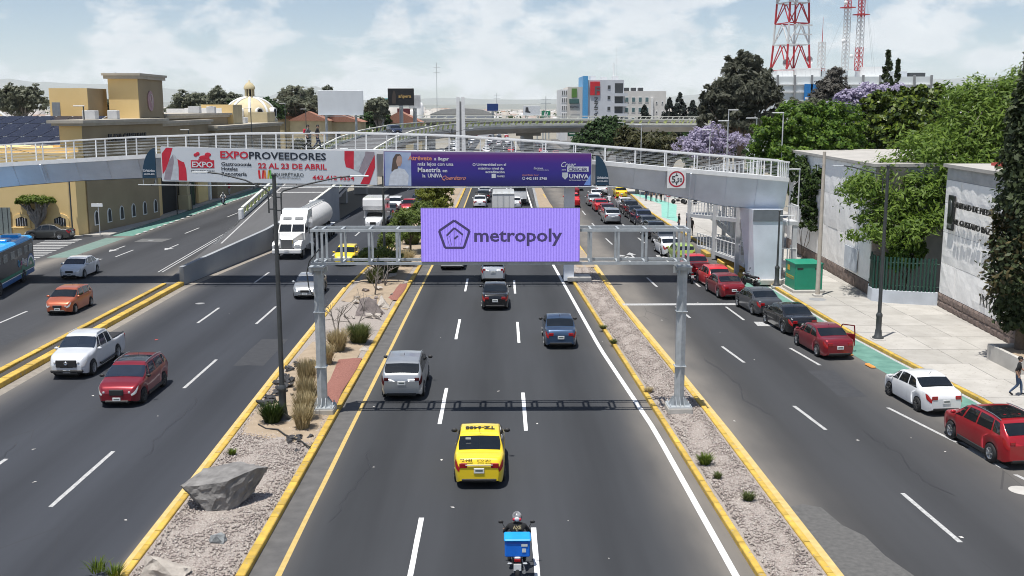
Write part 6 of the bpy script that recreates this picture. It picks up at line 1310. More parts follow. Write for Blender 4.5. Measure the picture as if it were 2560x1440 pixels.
def far_car(kind, color, x, y, heading, label, group, cat='car', z=0, scale=None):
    M = car_meshes(kind); o = bpy.data.objects.new(cat.replace(' ', '_'), M['lo']); COL.objects.link(o)
    o.location = (x, y, z); o.rotation_euler = (0, 0, R(heading)); o.material_slots[0].link = 'OBJECT'; o.material_slots[0].material = PAINT[color]
    if scale: o.scale = scale
    return tag(o, label, cat, group)
GQ = 'cars driving away on the express road'; GO = 'cars coming on the oncoming express road'; GP = 'cars queued along the east kerb'; GS = 'cars on the service road'
def rear(kind, yr_): return yr_ + SPECS[kind]['L']/2 - .75      # rear wheels seen at yr_ -> centre
def front(kind, yf_): return yf_ + SPECS[kind]['L']/2 - .70
tx = car('sedan', 'yellow', -0.72, rear('sedan', 33.4), 0, 'yellow taxi with black roof numbers driving under the purple screen', GQ, cat='taxi', trim_mirror=True, seats=True, scale=(1, 1, 1.02))
INK = mat('black_lettering', (0.02, 0.02, 0.02), .6)
text('roof_number', 'TZ-6488', .36, INK, tx, (.50, -.10, 1.479), bold=.03, width=1.0).rotation_euler = (R(-90), 0, R(180))
text('boot_number', 'TZ-6488', .12, INK, tx, (-.62, -2.135, .93), bold=.02, width=.40)
text('boot_lettering', 'SITIO QRO', .09, INK, tx, (-.06, -2.135, .935), bold=.02, width=.45)
MB().bevbox((0, -2.19, .83), (.9, .03, .03), .01).build('boot_handle', CHROME, tx)
MB().bevbox((-.38, -1.06, 1.36), (.18, .01, .06), .003).build('sticker', STICK, tx).rotation_euler = (R(0), 0, 0)
car('suv', 'silver', -4.22, rear('suv', 43.9), 0, 'silver sport utility car with dark rear glass beside the yellow edge line', GQ, trim_mirror=True, rails=True, tailm=mat('smoked_lamp_lens', (0.06, .008, .01), .6, spec=.15))
car('sedan', 'blue', 3.10, rear('sedan', 53.5), 0, 'dark blue sedan with red tail lights in the lane by the white line', GQ, trim_mirror=True, seats=True)
car('sedan', 'black', -0.35, rear('sedan', 64.0), 0, 'black sedan just in front of the footbridge shadow', GQ)
car('suv', 'palesilver', -0.55, rear('suv', 74.3), 0, 'pale silver boxy sport utility car in the footbridge shadow', GQ, scale=(.97, .96, 1.0), trim_mirror=True, rails=True)
car('pickup', 'white', -3.75, rear('pickup', 80.3), 0, 'white pickup truck half hidden behind the purple screen', GQ, cat='pickup truck')
# oncoming express road
car('suv', 'dkred', -15.95, front('suv', 42.7)+.2, 180, 'dark red crossover with glass sunroof and lit headlights', GO, roof=(.33, .56), rails='chrome', trim_mirror=True, rim=STEELRIM, lower=TRIM, scale=(.98, .98, .96), glass=GLASSB)
pk = car('pickup', 'pearl', -19.9, front('pickup', 47.6), 180, 'silver white double cab pickup with black grille beside the divider', GO, cat='pickup truck', rails=True, glass=GLASSB)
L_ = SPECS['pickup']['L']
MB().box(-.72, .72, -L_/2+.10, -L_/2+L_*.315, 1.146, 1.152).build('cargo_bed', TRIM, pk)
for sd in (-1, 1): MB().bevbox((sd*.80, -L_/2+L_*.165, 1.16), (.07, L_*.30, .05), .02).build('bed_rail', TRIM, pk)
MB().bevbox((0, L_/2+.02, .76), (.95, .06, .34), .05).build('grille_surround', TRIM, pk); MB().lathe([(.001, 0), (.09, 0), (.09, .02), (.06, .03)], 14).build('emblem', CHROME, pk, (0, L_/2+.055, .78)).rotation_euler = (R(-90), 0, 0)
MB().bevbox((0, L_/2-.03, .40), (1.5, .14, .16), .05).build('skid_plate', TRIM, pk)
for sd in (-1, 1): MB().tube([(sd*.93, -1.0, .42), (sd*.96, -.9, .38), (sd*.96, .9, .38), (sd*.93, 1.0, .42)], .05, 8).build('side_step', TRIM, pk)
car('sedan', 'silver', -12.75, front('sedan', 67.9), 180, 'silver sedan coming past the gantry post', GO, glass=GLASSB)
car('hatch', 'yellow', -12.35, front('hatch', 82.4), 180, 'old yellow taxi with orange bumper near the acacia shrubs', GO, cat='taxi')
car('sedan', 'pearl', -31.3, front('sedan', 76.0), 180, 'pearl white sedan with black grille in the footbridge shadow on the service road', GS, scale=(1, .95, 1.02), glass=GLASSB)
car('hatch', 'orange', -26.6, front('hatch', 62.7), 180, 'copper orange hatchback ahead of the low wall', GS)
car('sedan', 'dkgrey', -42.95, 99.75, 90, 'dark grey sedan standing side-on before the yellow wall', None, rim=CHROME)
# east kerb row
car('suv', 'red', 17.95, rear('suv', 34.8)+.25, 5.5, 'bright red crossover with black roof and silver window trim', GP, roof=(.20, .60), rails='chrome', lower=TRIM)
car('sedan', 'white', 17.75, rear('sedan', 41.4)-.1, 6, 'old white sedan with steel wheels next to the green cycle lane', GP, rim=STEELRIM, scale=(.97, .95, .97))
rs = car('sedan', 'dkred', 16.5, rear('sedan', 51.1)-.1, 6.5, 'dark red sedan with its kerb side door open', GP)
car('sedan', 'black', 16.3, rear('sedan', 56.6), 6, 'black sedan with bright rims parked behind a grey one', GP, rim=CHROME, scale=(1.04, 1.06, 1.0))
car('sedan', 'grey', 15.8, rear('sedan', 61.8), 7, 'slate grey sedan beside the green utility cabinet', GP)
car('sedan', 'dkred', 14.95, rear('sedan', 67.5), 5, 'wine red sedan parked next to the bridge pier', GP)
car('hatch', 'brightred', 14.95, rear('hatch', 71.6), 4, 'bright red hatchback parked at the yellow kerb steps', GP)
car('sedan', 'brightred', 14.6, rear('sedan', 76.9), 3, 'bright red sedan just behind the footbridge shadow', GP)
car('hatch', 'green', 14.75, rear('hatch', 83.6), 4, 'lime green hatchback between a white and a red car', GP, scale=(1, .95, 1))
car('sedan', 'white', 14.3, rear('sedan', 87.6), 3, 'white sedan in front of the lime green hatchback', GP, scale=(1.02, 1.05, 1))
# open door of the dark red sedan (kerb side)
dm = MB(); dm.bevbox((0, 0, .62), (.05, .95, .62), .02); dm.bar((0, -.45, .93), (0, -.40, 1.36), .05); dm.bar((0, -.42, 1.36), (0, .22, 1.36), .05); dm.bar((0, .22, 1.36), (0, .47, .93), .05)
d = dm.build('open_door', PAINT['dkred'], rs, (1.22, -.15, 0), R(42))
far = [('sedan', 'grey', 14.9, 95.2, 3, 'mid grey sedan queued behind the white one'), ('suv', 'black', 14.75, 101, 3, 'black sport utility car with its tailgate up'),
 ('sedan', 'grey', 15.05, 107.2, 3, 'grey sedan beside the kerb bulge'), ('suv', 'navy', 15.1, 112.6, 3, 'navy car beside the mint green paving'), ('sedan', 'black', 15.1, 118.4, 3, 'black sedan beside the mint green paving'),
 ('suv', 'black', 15.15, 123.8, 3, 'black sport utility car behind the white saloon'), ('sedan', 'white', 15.3, 129.2, 2, 'white saloon standing ahead of the black cars'),
 ('suv', 'silver', 12.0, 114.0, 1, 'silver sport utility car waiting in the middle lane'), ('sedan', 'dkred', 12.3, 121.2, 1, 'dark red sedan waiting in the middle lane'), ('sedan', 'brightred', 12.1, 127.4, 1, 'red saloon at the head of the middle lane'),
 ('sedan', 'silver', 11.9, 134.5, 1, 'silver sedan beside the motorbikes'), ('sedan', 'white', 13.0, 143, 1, 'white sedan behind the motorbikes'), ('suv', 'white', 14.4, 152, 1, 'white van-like car near the yellow taxi'), ('sedan', 'silver', 11.6, 160, 1, 'silver sedan far up the side road'),
 ('pickup', 'brightred', 9.05, 133.0, 0, 'bright red pickup driving up the side road'), ('pickup', 'dkred', 10.2, 150, 0, 'dark red pickup ahead of the bright red one'), ('sedan', 'white', 8.6, 166, 0, 'white car far up the side road'), ('suv', 'grey', 9.1, 182, 0, 'grey car far up the side road')]
for k, c, x, y, h, l in far: far_car(k, c, x, y, h, l, 'cars queued on the side road')
far_car('sedan', 'yellow', 16.7, 146.5, 0, 'yellow taxi waiting at the traffic cones', 'cars queued on the side road', cat='taxi')
for k, c, x, y, l in (('sedan', 'white', -2.6, 132.5, 'white sedan left of the box truck'), ('suv', 'black', -2.3, 139.8, 'black car left of the box truck'), ('sedan', 'white', -2.2, 148, 'white car beyond the box truck'),
     ('hatch', 'white', 1.75, 131, 'white hatchback right of the box truck'), ('sedan', 'dkred', 2.3, 141, 'dark red car beyond the box truck'), ('suv', 'white', 2.2, 150, 'white van beyond the box truck')):
    far_car(k, c, x, y, 0, l, GQ)
for k, c, x, y, l in (('sedan', 'grey', -12.6, 114.5, 'grey sedan behind the camper pickup'), ('sedan', 'dkgrey', -12.8, 121.3, 'dark grey car behind the grey sedan'), ('suv', 'white', -12.95, 128.6, 'white sport utility car coming out from under the ramp'), ('pickup', 'red', -10.75, 124.3, 'old red pickup beside the white cars'),
     ('sedan', 'white', -9.75, 116.2, 'white sedan by the yellow-green tree'), ('sedan', 'white', -9.3, 120.9, 'white saloon following close behind another'), ('suv', 'navy', -10.3, 132.5, 'navy sport utility car in the ramp shade'), ('suv', 'black', -9.4, 143, 'black car in the deep shade under the ramp')):
    far_car(k, c, x, y, 180, l, GO)
# distant traffic, every car a thing
cl = list('white silver grey black dkred white navy red palesilver white'.split()) ; cl = ['white', 'silver', 'grey', 'black', 'dkred', 'white', 'navy', 'red', 'palesilver', 'white']
r2 = random.Random(3); NM = dict(sedan='sedan', suv='sport utility car', hatch='hatchback'); CN = dict(dkred='dark red', palesilver='pale silver')
def distant(n, lanes, ylo, yr_, p, heads, place, group):
    for k in range(n):
        kd = r2.choice(['sedan', 'suv', 'hatch', 'sedan']); c = r2.choice(cl)
        far_car(kd, c, r2.choice(lanes)+r2.uniform(-.3, .3), ylo+r2.random()**p*yr_, r2.choice(heads), 'small distant %s %s %s' % (CN.get(c, c), NM[kd], place), group)
distant(46, [-3.9, -.7, 2.6], 165, 330, 1.3, [0], 'on the express road beyond the flyover', 'distant express traffic')
distant(34, [-10.6, -13.6, -15.9], 215, 300, 1.2, [180], 'coming towards the flyover', 'distant oncoming traffic')
distant(26, [-30, -33.5, -44, -48, -53], 205, 165, 1.0, [0, 180], 'by the plaza under the far flyover', 'distant cars by the plaza')
distant(14, [8, 11.5, 14.5], 195, 200, 1.0, [0], 'on the side road beyond the flyover', 'distant side road traffic')
far_car('suv', 'navy', -17.2, 171.5, 200, 'dark blue car coming down the flyover ramp', None, z=7.98)
# ------------------------------------------------------------------ vegetation
BARK = mat('bark', (.10, .075, .055), .95, scale=6, bump=1.0, bscale=14, col2=(.16, .125, .095)); BARKG = mat('grey_bark', (.19, .17, .15), .95, scale=6, bump=.8, col2=(.27, .245, .22))
LF = dict(
  ficus=leafmat('leaf_ficus', (.035, .095, .012), (.18, .285, .036), .42), darkficus=leafmat('leaf_dark_ficus', (.020, .052, .014), (.065, .115, .032), .35), mesquite=leafmat('leaf_mesquite', (.075, .140, .020), (.215, .315, .05), .45),
  rubber=leafmat('leaf_rubber', (.016, .040, .008), (.16, .21, .025), .22, .35), jacaranda=leafmat('blossom_jacaranda', (.33, .29, .42), (.50, .46, .58), .35), casuarina=leafmat('leaf_casuarina', (.062, .068, .046), (.15, .155, .11), .42),
  olive=leafmat('leaf_olive', (.040, .045, .016), (.105, .100, .040), .3), cypress=leafmat('leaf_cypress', (.020, .034, .013), (.080, .105, .040), .3), brown=leafmat('leaf_dry', (.06, .05, .02), (.15, .12, .05), .25), pine=leafmat('leaf_pine', (.010, .018, .014), (.028, .038, .028), .15),
  euca=leafmat('leaf_eucalyptus', (.11, .125, .08), (.25, .26, .185), .45), acacia=leafmat('leaf_acacia', (.07, .11, .02), (.20, .26, .06), .45), ygreen=leafmat('leaf_yellow_green', (.12, .15, .02), (.26, .28, .05), .45), straw=leafmat('dry_grass', (.28, .22, .11), (.55, .46, .27), .35), grass=leafmat('green_grass', (.05, .085, .02), (.16, .17, .06), .35), topi=leafmat('leaf_topiary', (.05, .09, .01), (.17, .23, .03), .35), ivy=leafmat('leaf_ivy', (.012, .03, .006), (.06, .10, .016), .25), grey=leafmat('leaf_grey', (.07, .065, .055), (.15, .14, .12), .3))
def leaf_cloud(rg, blobs, n, size, aspect=1.0, clump=.22, droop=0.0, fill=.35, perclump=26):
    """n leaf quads gathered in clumps through ellipsoids (x,y,z,rx,ry,rz)"""
    vol = np.array([b[3]*b[4]*b[5] for b in blobs])**.67; vol /= vol.sum(); C = []; N = []
    for b, w in zip(blobs, vol):
        k = max(3, int(n*w/perclump)); d = rg.normal(size=(k, 3)); d /= np.linalg.norm(d, axis=1)[:, None]; d[:, 2] = np.where(d[:, 2] < -.5, -d[:, 2]*.6, d[:, 2])
        r = np.where(rg.random(k) < fill, rg.random(k)**.5*.85, rg.uniform(.78, 1.06, k)); c = np.array(b[:3])+d*r[:, None]*np.array(b[3:6])
        cr = clump*np.cbrt(b[3]*b[4]*b[5])*rg.uniform(.6, 1.4, k); m = perclump
        o = rg.normal(size=(k, m, 3)); o /= np.linalg.norm(o, axis=2)[:, :, None]; o *= rg.random((k, m, 1))**.45; o[:, :, 2] *= .7
        P = c[:, None, :]+o*cr[:, None, None]; P[:, :, 2] -= droop*cr[:, None]*np.abs(o[:, :, 0]); C.append(P.reshape(-1, 3)); nn = (o*.8+d[:, None, :]*.8+np.array([0, 0, .5])); N.append(nn.reshape(-1, 3))
    C = np.concatenate(C); N = np.concatenate(N); N += rg.normal(size=N.shape)*.55; N /= np.linalg.norm(N, axis=1)[:, None]
    a = rg.normal(size=N.shape); U = np.cross(N, a); U /= np.linalg.norm(U, axis=1)[:, None]; V = np.cross(N, U)
    s = size*rg.uniform(.6, 1.35, len(C))[:, None]; U = U*s*aspect; V = V*s
    Q = np.stack([C-U*.5, C-V*.5+U*.1, C+U*.5, C+V*.5+U*.1], 1).reshape(-1, 3); return Q
def quads(Q): return np.arange(len(Q)).reshape(-1, 4)
def limbs(rg, H, r, tips, seg=4, lean=.0):
    b = MB(); top = (lean, 0, H); b.tube([(0, 0, -.1), (rg.uniform(-.1, .1)*H*.3+lean*.4, rg.uniform(-.05, .05)*H, H*.5), top], [r, r*.8, r*.62], 8)
    for t in tips:
        st = np.array([lean*.8, 0, H*rg.uniform(.7, 1.0)]); t = np.array(t); pts = [tuple(st)]
        for k in range(1, seg): f = k/seg; pts.append(tuple(st+(t-st)*f+rg.normal(size=3)*np.linalg.norm(t-st)*.06+np.array([0, 0, np.linalg.norm(t-st)*.08*math.sin(f*3.1)])))
        pts.append(tuple(t)); b.tube(pts, list(np.linspace(r*.5, r*.08, len(pts))), 6)
    return b
def tree(name, label, x, y, trunk_h, trunk_r, blobs, n, size, leaf, bark=BARK, seed=1, group=None, z=0.0, cat='tree', aspect=1.6, clump=.22, droop=0, fill=.35, twigs=0, perclump=26, lean=0):
    rg = np.random.default_rng(seed); t = thing(name, label, cat, (x, y, z), 0, group)
    tips = [(b[0]*.9, b[1]*.9, b[2]+b[5]*.2) for b in blobs]
    for b in blobs:
        for _ in range(twigs): d = rg.normal(size=3); d /= np.linalg.norm(d); tips.append((b[0]+d[0]*b[3]*.9, b[1]+d[1]*b[4]*.9, b[2]+d[2]*b[5]*.85))
    limbs(rg, trunk_h, trunk_r, tips, lean=lean).build('trunk', bark, t)
    Q = leaf_cloud(rg, blobs, n, size, aspect, clump, droop, fill, perclump); link('crown', npmesh('crown', Q, quads(Q)), leaf if not isinstance(leaf, str) else LF[leaf], t); return t
def rblobs(seed, n, c, R_, r0, r1, flat=1.0):
    g_ = np.random.default_rng(seed); out = []
    for _ in range(n):
        d = g_.normal(size=3); d /= np.linalg.norm(d); q = g_.uniform(.35, .85); r = g_.uniform(r0, r1); out.append((c[0]+d[0]*R_[0]*q, c[1]+d[1]*R_[1]*q, c[2]+d[2]*R_[2]*q, r, r, r*flat))
    return out
# --- east side
def cypress(name, label, x, y, h, r, n, size, leaf='cypress', seed=1, z=0, group=None, dry=False):
    rg = np.random.default_rng(seed); t = thing(name, label, 'tree', (x, y, z), 0, group); MB().tube([(0, 0, 0), (0, 0, h*.6), (0, 0, h*.97)], [r*.16, r*.11, .03], 8).build('trunk', BARK, t)
    k = n//40; zz = rg.random(k)**.9; prof = np.interp(zz, [0, .06, .2, .45, .7, .9, 1], [.45, .8, 1, .92, .68, .32, .04]); a = rg.uniform(0, 6.28, k); rr = r*prof*rg.uniform(.55, 1.12, k)
    c = np.stack([rr*np.cos(a), rr*np.sin(a), h*(.09+.9*zz)], 1); o = rg.normal(size=(k, 40, 3))*np.array([.24, .24, .36])*r*.62; P = (c[:, None]+o*prof[:, None, None].clip(.3)).reshape(-1, 3)
    N = np.repeat(np.stack([np.cos(a), np.sin(a), np.full(k, .6)], 1), 40, 0)+rg.normal(size=(k*40, 3))*.6; N /= np.linalg.norm(N, axis=1)[:, None]; U = np.cross(N, rg.normal(size=N.shape)); U /= np.linalg.norm(U, axis=1)[:, None]; V = np.cross(N, U); s = size*rg.uniform(.6, 1.4, len(P))[:, None]
    Q = np.stack([P-U*s*.5, P-V*s*.9, P+U*s*.5, P+V*s*.9], 1).reshape(-1, 3); m = int(len(Q)//4*.93)*4 if dry else len(Q); link('crown', npmesh('crown', Q[:m], quads(Q[:m])), LF[leaf], t)
    if dry: sel = (c[:, 2] > h*.18) & (c[:, 2] < h*.42); idx = np.repeat(sel & (rg.random(k) < .45), 40); q4 = Q.reshape(-1, 4, 3)[idx]*np.array([1.03, 1.03, 1]); link('dry_foliage', npmesh('dry_foliage', q4.reshape(-1, 3), quads(q4.reshape(-1, 3))), LF['brown'], t)
    return t
cypress('cypress_tree', 'tall dark columnar cypress with a browned patch by the clinic wall', 25.15, 49.4, 16.8, 1.45, 40000, .16, seed=2, z=.3, dry=True)
tree('mesquite_tree', 'wide feathery bright green tree leaning over the green fence', 29.6, 70.5, 4.2, .26, [(-3.6, -1.5, 7.2, 2.6, 2.2, 1.9), (-1.0, -.5, 9.2, 2.8, 2.6, 2.0), (1.8, .5, 10.2, 2.8, 2.6, 2.1), (4.2, 0, 11.2, 2.6, 2.5, 2.4), (-4.6, -2.6, 5.6, 2.0, 1.8, 1.2), (-2.2, -2.6, 6.4, 2.3, 1.8, 1.5), (3.0, -1.5, 8.4, 2.4, 2.2, 1.8), (.2, -2.4, 7.8, 2.2, 2.0, 1.5), (5.2, 1.0, 13.2, 1.9, 1.9, 1.8), (1.0, -3.0, 5.8, 1.8, 1.5, 1.2), (4.0, -3.0, 6.2, 2.0, 1.6, 1.4), (-5.4, -3.6, 4.4, 1.8, 1.3, 1.1), (-3.4, -4.2, 4.6, 1.8, 1.3, 1.2), (-5.8, -2.4, 6.8, 1.8, 1.6, 1.5), (-1.4, -4.0, 5.2, 1.6, 1.2, 1.0), (2.6, 1.5, 12.6, 2.4, 2.2, 1.8), (6.4, .5, 9.6, 2.4, 2.2, 2.2)], 36000, .125, 'mesquite', BARKG, 3, aspect=3.4, clump=.40, droop=.3, fill=.5, twigs=3)
tree('mesquite_tree', 'bright green tree behind the cypress with thin flowering tips', 38.5, 79, 5, .26, rblobs(5, 10, (0, 0, 10.5), (3.6, 3, 3.6), 1.5, 2.4), 20000, .19, 'mesquite', BARKG, 5, aspect=2.4, clump=.28, fill=.5, twigs=3)
tree('shrub', 'small leafy tree just behind the green fence', 26.4, 67.2, 1.2, .10, rblobs(8, 6, (0, 0, 2.8), (1.2, 1, 1.0), .6, .95), 6000, .15, 'ficus', BARK, 8, cat='shrub', aspect=2.2)
tree('ficus_tree', 'large dense green ficus behind the access ramp', 27.3, 94, 5.0, .5, [(0, 0, 8.5, 3.6, 3.4, 3.2), (-3.2, -1, 9.6, 2.2, 2.2, 1.9), (-1.2, -1, 11.2, 2.4, 2.2, 1.7), (2.2, -.5, 11.0, 2.5, 2.3, 1.9), (3.4, 0, 8.6, 2.2, 2.2, 2.4), (-3.8, -1, 7.2, 1.9, 1.9, 1.8), (1.4, -2.5, 8.6, 2.4, 1.8, 2.2), (-1.6, -2.5, 7.4, 2.4, 1.8, 2.2), (2.6, -3, 5.8, 2.0, 1.6, 2.0), (3.6, -4, 4.0, 1.5, 1.3, 1.6), (.4, -2.4, 5.6, 2.2, 1.7, 1.8)], 50000, .19, 'ficus', BARK, 4, aspect=1.7, clump=.22, perclump=70, fill=.3)
tree('ivy', 'dark ivy hanging down the clinic wall', 24.6, 84.5, .5, .06, [(0, 0, 5.2, .7, 2.6, 1.6), (0, -1.6, 3.6, .6, 1.4, 1.8), (.1, -2.6, 6.6, .7, 1.6, 1.2), (.0, 1.5, 7.0, .8, 2.0, 1.4)], 9000, .17, 'ivy', BARK, 6, cat='creeper')
tree('rubber_tree', 'glossy dark broad leaved tree above the feathery tree', 38.4, 100, 6, .4, [(0, 0, 11, 3.6, 3.2, 3.0), (-2.8, 0, 11.8, 2.0, 2, 2.0), (2.8, 0, 12.2, 2.2, 2, 2.0), (.6, -1, 13.3, 1.9, 1.9, 1.3), (-4.2, 0, 9.6, 2.0, 2, 2.0), (-2.2, -2, 8.6, 2.5, 2, 2.5), (3.8, -1, 9.6, 2.2, 2, 2.4), (-.3, -2, 9.8, 2.4, 2, 2.0), (-1.8, .3, 13.4, .9, .9, .7), (3.0, .3, 14.0, .9, .9, .8)], 22000, .32, 'rubber', BARK, 7, aspect=1.6, clump=.20, perclump=50)
tree('jacaranda_tree', 'purple flowering jacaranda between ficus and rubber tree', 34.8, 104, 6.5, .25, [(-1.5, 0, 11.0, 2.0, 2, 2.2), (-2.4, -1.5, 8.6, 1.8, 1.6, 1.8), (1.0, 0, 13.2, 2.4, 2, 1.4), (3.6, 0, 13.6, 2.2, 2, 1.1), (-.6, 0, 12.6, 1.6, 1.6, 1.4), (.6, -2, 8.4, 1.8, 1.6, 1.6)], 11000, .24, 'jacaranda', BARKG, 9, aspect=1.4, clump=.26, twigs=6, group='jacaranda trees')
tree('jacaranda_tree', 'purple flowering jacaranda with bare grey twigs behind the footbridge rail', 30.0, 150, 3.6, .28, rblobs(10, 12, (0, 0, 7.2), (5.4, 3.5, 2.8), 1.4, 2.1, .9), 9000, .22, 'jacaranda', BARKG, 10, aspect=1.4, clump=.3, twigs=7, fill=.25, group='jacaranda trees')
tree('jacaranda_tree', 'pale jacaranda blossom at the right edge behind the green trees', 43.5, 92, 8, .22, rblobs(11, 7, (0, 0, 13.2), (2.6, 2, 2.2), .9, 1.5), 5000, .22, 'jacaranda', BARKG, 11, aspect=1.4, clump=.3, twigs=5, group='jacaranda trees')
tree('casuarina_tree', 'tall dark ragged casuarina left of the telecom building', 37.5, 165, 8, .5, [(0, 0, 14.5, 4.6, 4, 5.0), (-3.6, 0, 13.2, 2.8, 2.6, 3.4), (3.6, 0, 13.0, 2.8, 2.6, 3.6), (0.6, 0, 19.0, 2.2, 2, 2.2), (-1.8, 0, 18.0, 1.6, 1.6, 2.2), (3.2, 0, 17.0, 1.6, 1.5, 2.0), (-4.6, 0, 10.6, 2.2, 2, 2.2), (4.4, 0, 10.2, 2.2, 2, 2.0), (0, -2, 10.5, 3.6, 2.4, 2.6)], 17000, .32, 'casuarina', BARK, 12, aspect=3.0, clump=.24, droop=.4, twigs=5, perclump=40)
tree('ficus_tree', 'dark dense ficus before the hotel tower', 19.6, 196, 3.2, .4, [(0, 0, 6.4, 4.4, 3.4, 3.0), (-3.8, 0, 5.6, 2.6, 2.4, 2.4), (3.6, 0, 6.4, 2.8, 2.4, 2.4), (.4, 0, 9.0, 3.0, 2.4, 1.8), (-2.2, 0, 8.2, 2.0, 2, 1.6), (-4.8, 0, 3.6, 2.2, 2, 1.8), (4.6, 0, 4.2, 2, 2, 1.8)], 18000, .34, 'darkficus', BARK, 13)
tree('pepper_tree', 'wispy olive brown tree in front of the dark ficus', 19.5, 150, 3.0, .3, rblobs(14, 12, (0, 0, 6.0), (4.6, 3, 2.8), 1.2, 2.0), 15000, .24, 'olive', BARKG, 14, aspect=3.0, clump=.30, droop=.5, twigs=5, fill=.45)
tree('pepper_tree', 'wispy olive tree beside the jacaranda behind the rail', 25.0, 160, 2.6, .3, rblobs(15, 9, (0, 0, 5.6), (3.6, 3, 2.6), 1.2, 1.9), 11000, .24, 'olive', BARKG, 15, aspect=3.0, clump=.30, droop=.5, twigs=5, fill=.45)
for i, (x, y, h, r) in enumerate(((46.5, 128, 19.2, 1.2), (48.1, 129, 18.2, .62))): cypress('cypress_tree', ['thin dark cypress before the telecom roof', 'very thin cypress beside the thicker one before the telecom roof'][i], x, y, h, r, 7000, .26, seed=20+i)
tree('conifer_tree', 'grey half bare conifer before the telecom building', 54.5, 175, 8, .25, [(0, 0, 15, 2.8, 2.4, 2.4), (.6, 0, 17.4, 1.6, 1.5, 1.8), (-1.4, 0, 13.4, 2.4, 2, 2), (1.8, 0, 13.6, 2.4, 2, 2)], 7000, .26, 'grey', BARKG, 22, aspect=3, twigs=8)
tree('shrub_tree', 'grey green bushy tree below the telecom sign', 49, 170, 7, .25, rblobs(23, 7, (0, 0, 12.2), (3.0, 2, 2.2), 1.2, 1.9), 7000, .28, 'euca', BARKG, 23)
for i, (x, y, h) in enumerate(((52.5, 330, 15.2), (56.2, 333, 16.8), (60.0, 331, 14.4), (64.0, 335, 15.4), (46.8, 345, 13.0), (68, 330, 14.0))): cypress('pine_tree', ['spiky dark pine right of the hotel wing', 'tallest spiky pine right of the hotel wing', 'shorter spiky pine among the hotel pines', 'dark pine beside the casuarina', 'small pine at the hotel wing corner', 'dark pine hidden behind the casuarina'][i], x, y, h, 2.4, 4000, .55, 'pine', seed=30+i, group='pines by the hotel')
# filling greenery east of the pavement
for i, (x, y, r, h, lf) in enumerate(((33, 118, 3.6, 6.2, 'ficus'), (41, 118, 4, 7.5, 'olive'), (50, 108, 4.4, 9.0, 'mesquite'), (45, 142, 4.5, 8.0, 'darkficus'), (56, 150, 5, 9.6, 'ficus'), (33, 176, 4, 6.0, 'darkficus'), (30, 215, 4.6, 6.4, 'olive'), (46, 210, 5, 7.5, 'darkficus'), (75, 190, 6, 8.5, 'ficus'), (60, 120, 5, 9.5, 'rubber'))):
    tree('leafy_tree', ['bushy green tree beyond the ficus', 'olive toned tree below the rubber tree', 'feathery light tree far behind the clinic', 'dark tree below the thin cypresses', 'green tree in front of the telecom building', 'dark bush below the casuarina', 'olive bush by the far pavement', 'dark tree right of the far pavement', 'round green tree beside the telecom base', 'glossy tree behind the clinic roof'][i], x, y, h*.4, .3, rblobs(40+i, 8, (0, 0, h*.72), (r*.7, r*.6, h*.3), r*.35, r*.55), 7000, .34, lf, BARK, 40+i, 'trees east of the road')
# --- west side
for i, (x, y, h, r, lf) in enumerate(((-104, 232, 17.6, 5.0, 'euca'), (-95, 238, 14.2, 4.2, 'euca'), (-86, 250, 13.8, 3.0, 'grey'), (-79, 255, 13.0, 2.8, 'euca'), (-93.5, 244, 16.6, 4.6, 'euca'), (-88, 240, 13.0, 2.0, 'pine'), (-72, 250, 17.8, 4.6, 'euca'), (-67, 262, 17.4, 4.6, 'euca'), (-62, 255, 14.0, 4.2, 'darkficus'), (-56, 252, 14.6, 4.4, 'darkficus'), (-52.5, 275, 18.2, 5.0, 'euca'), (-48.5, 262, 17.8, 5.6, 'euca'), (-45, 285, 18.6, 4.0, 'euca'), (-41.8, 268, 17.4, 3.2, 'euca'), (-30, 262, 15.2, 3.0, 'euca'), (-33.5, 290, 12.2, 4.0, 'darkficus'))):
    yy = ['tall eucalyptus behind the large cream dome', 'eucalyptus right of the large dome', 'grey sparse tree beyond the solar roof', 'small eucalyptus beyond the solar roof', 'spreading eucalyptus left of the stair tower', 'small dark conifer left of the stair tower', 'round eucalyptus right of the stair tower', 'tall eucalyptus right of the sign tower', 'dark tree right of the sign tower', 'dark bushy tree left of the cream dome', 'tall eucalyptus behind the cream dome', 'broad eucalyptus right of the dome lantern', 'tall pale eucalyptus right of the dome', 'slim eucalyptus at the blank billboard', 'eucalyptus between the billboards', 'dark trees below the black billboard'][i]
    tree('eucalyptus_tree' if lf == 'euca' else 'background_tree', yy, x, y, h*.55, .35, rblobs(60+i, 14, (0, 0, h*.74), (r*1.15, r*.8, h*.20), r*.36, r*.55), 8500, .40, lf, BARKG, 60+i, 'trees behind the plaza', aspect=2.0, clump=.28, twigs=2)
for i, (x, y) in enumerate(((-29, 222), (-33, 214), (-36.5, 226), (-41, 216))): tree('plaza_tree', ['shaded tree below the background flyover', 'shaded tree beside the plaza car park', 'bushy tree at the end of the arcade', 'low tree behind the arcade end'][i], x, y, 2.2, .2, rblobs(90+i, 6, (0, 0, 4.2), (2.4, 2, 1.4), 1.0, 1.5), 3500, .32, 'olive', BARKG, 90+i, 'trees by the plaza car park')
tp = tree('topiary_tree', 'flat topped clipped tree with splayed trunk before the ochre wall', -44.6, 100.9, 1.4, .36, [(0, 0, 3.55, 1.75, 1.3, .40), (-1.0, 0, 3.35, .9, .8, .35), (1.1, 0, 3.4, .9, .8, .35)], 12000, .11, 'topi', BARKG, 95, z=.1, aspect=1.4, clump=.2, twigs=5, fill=.6)
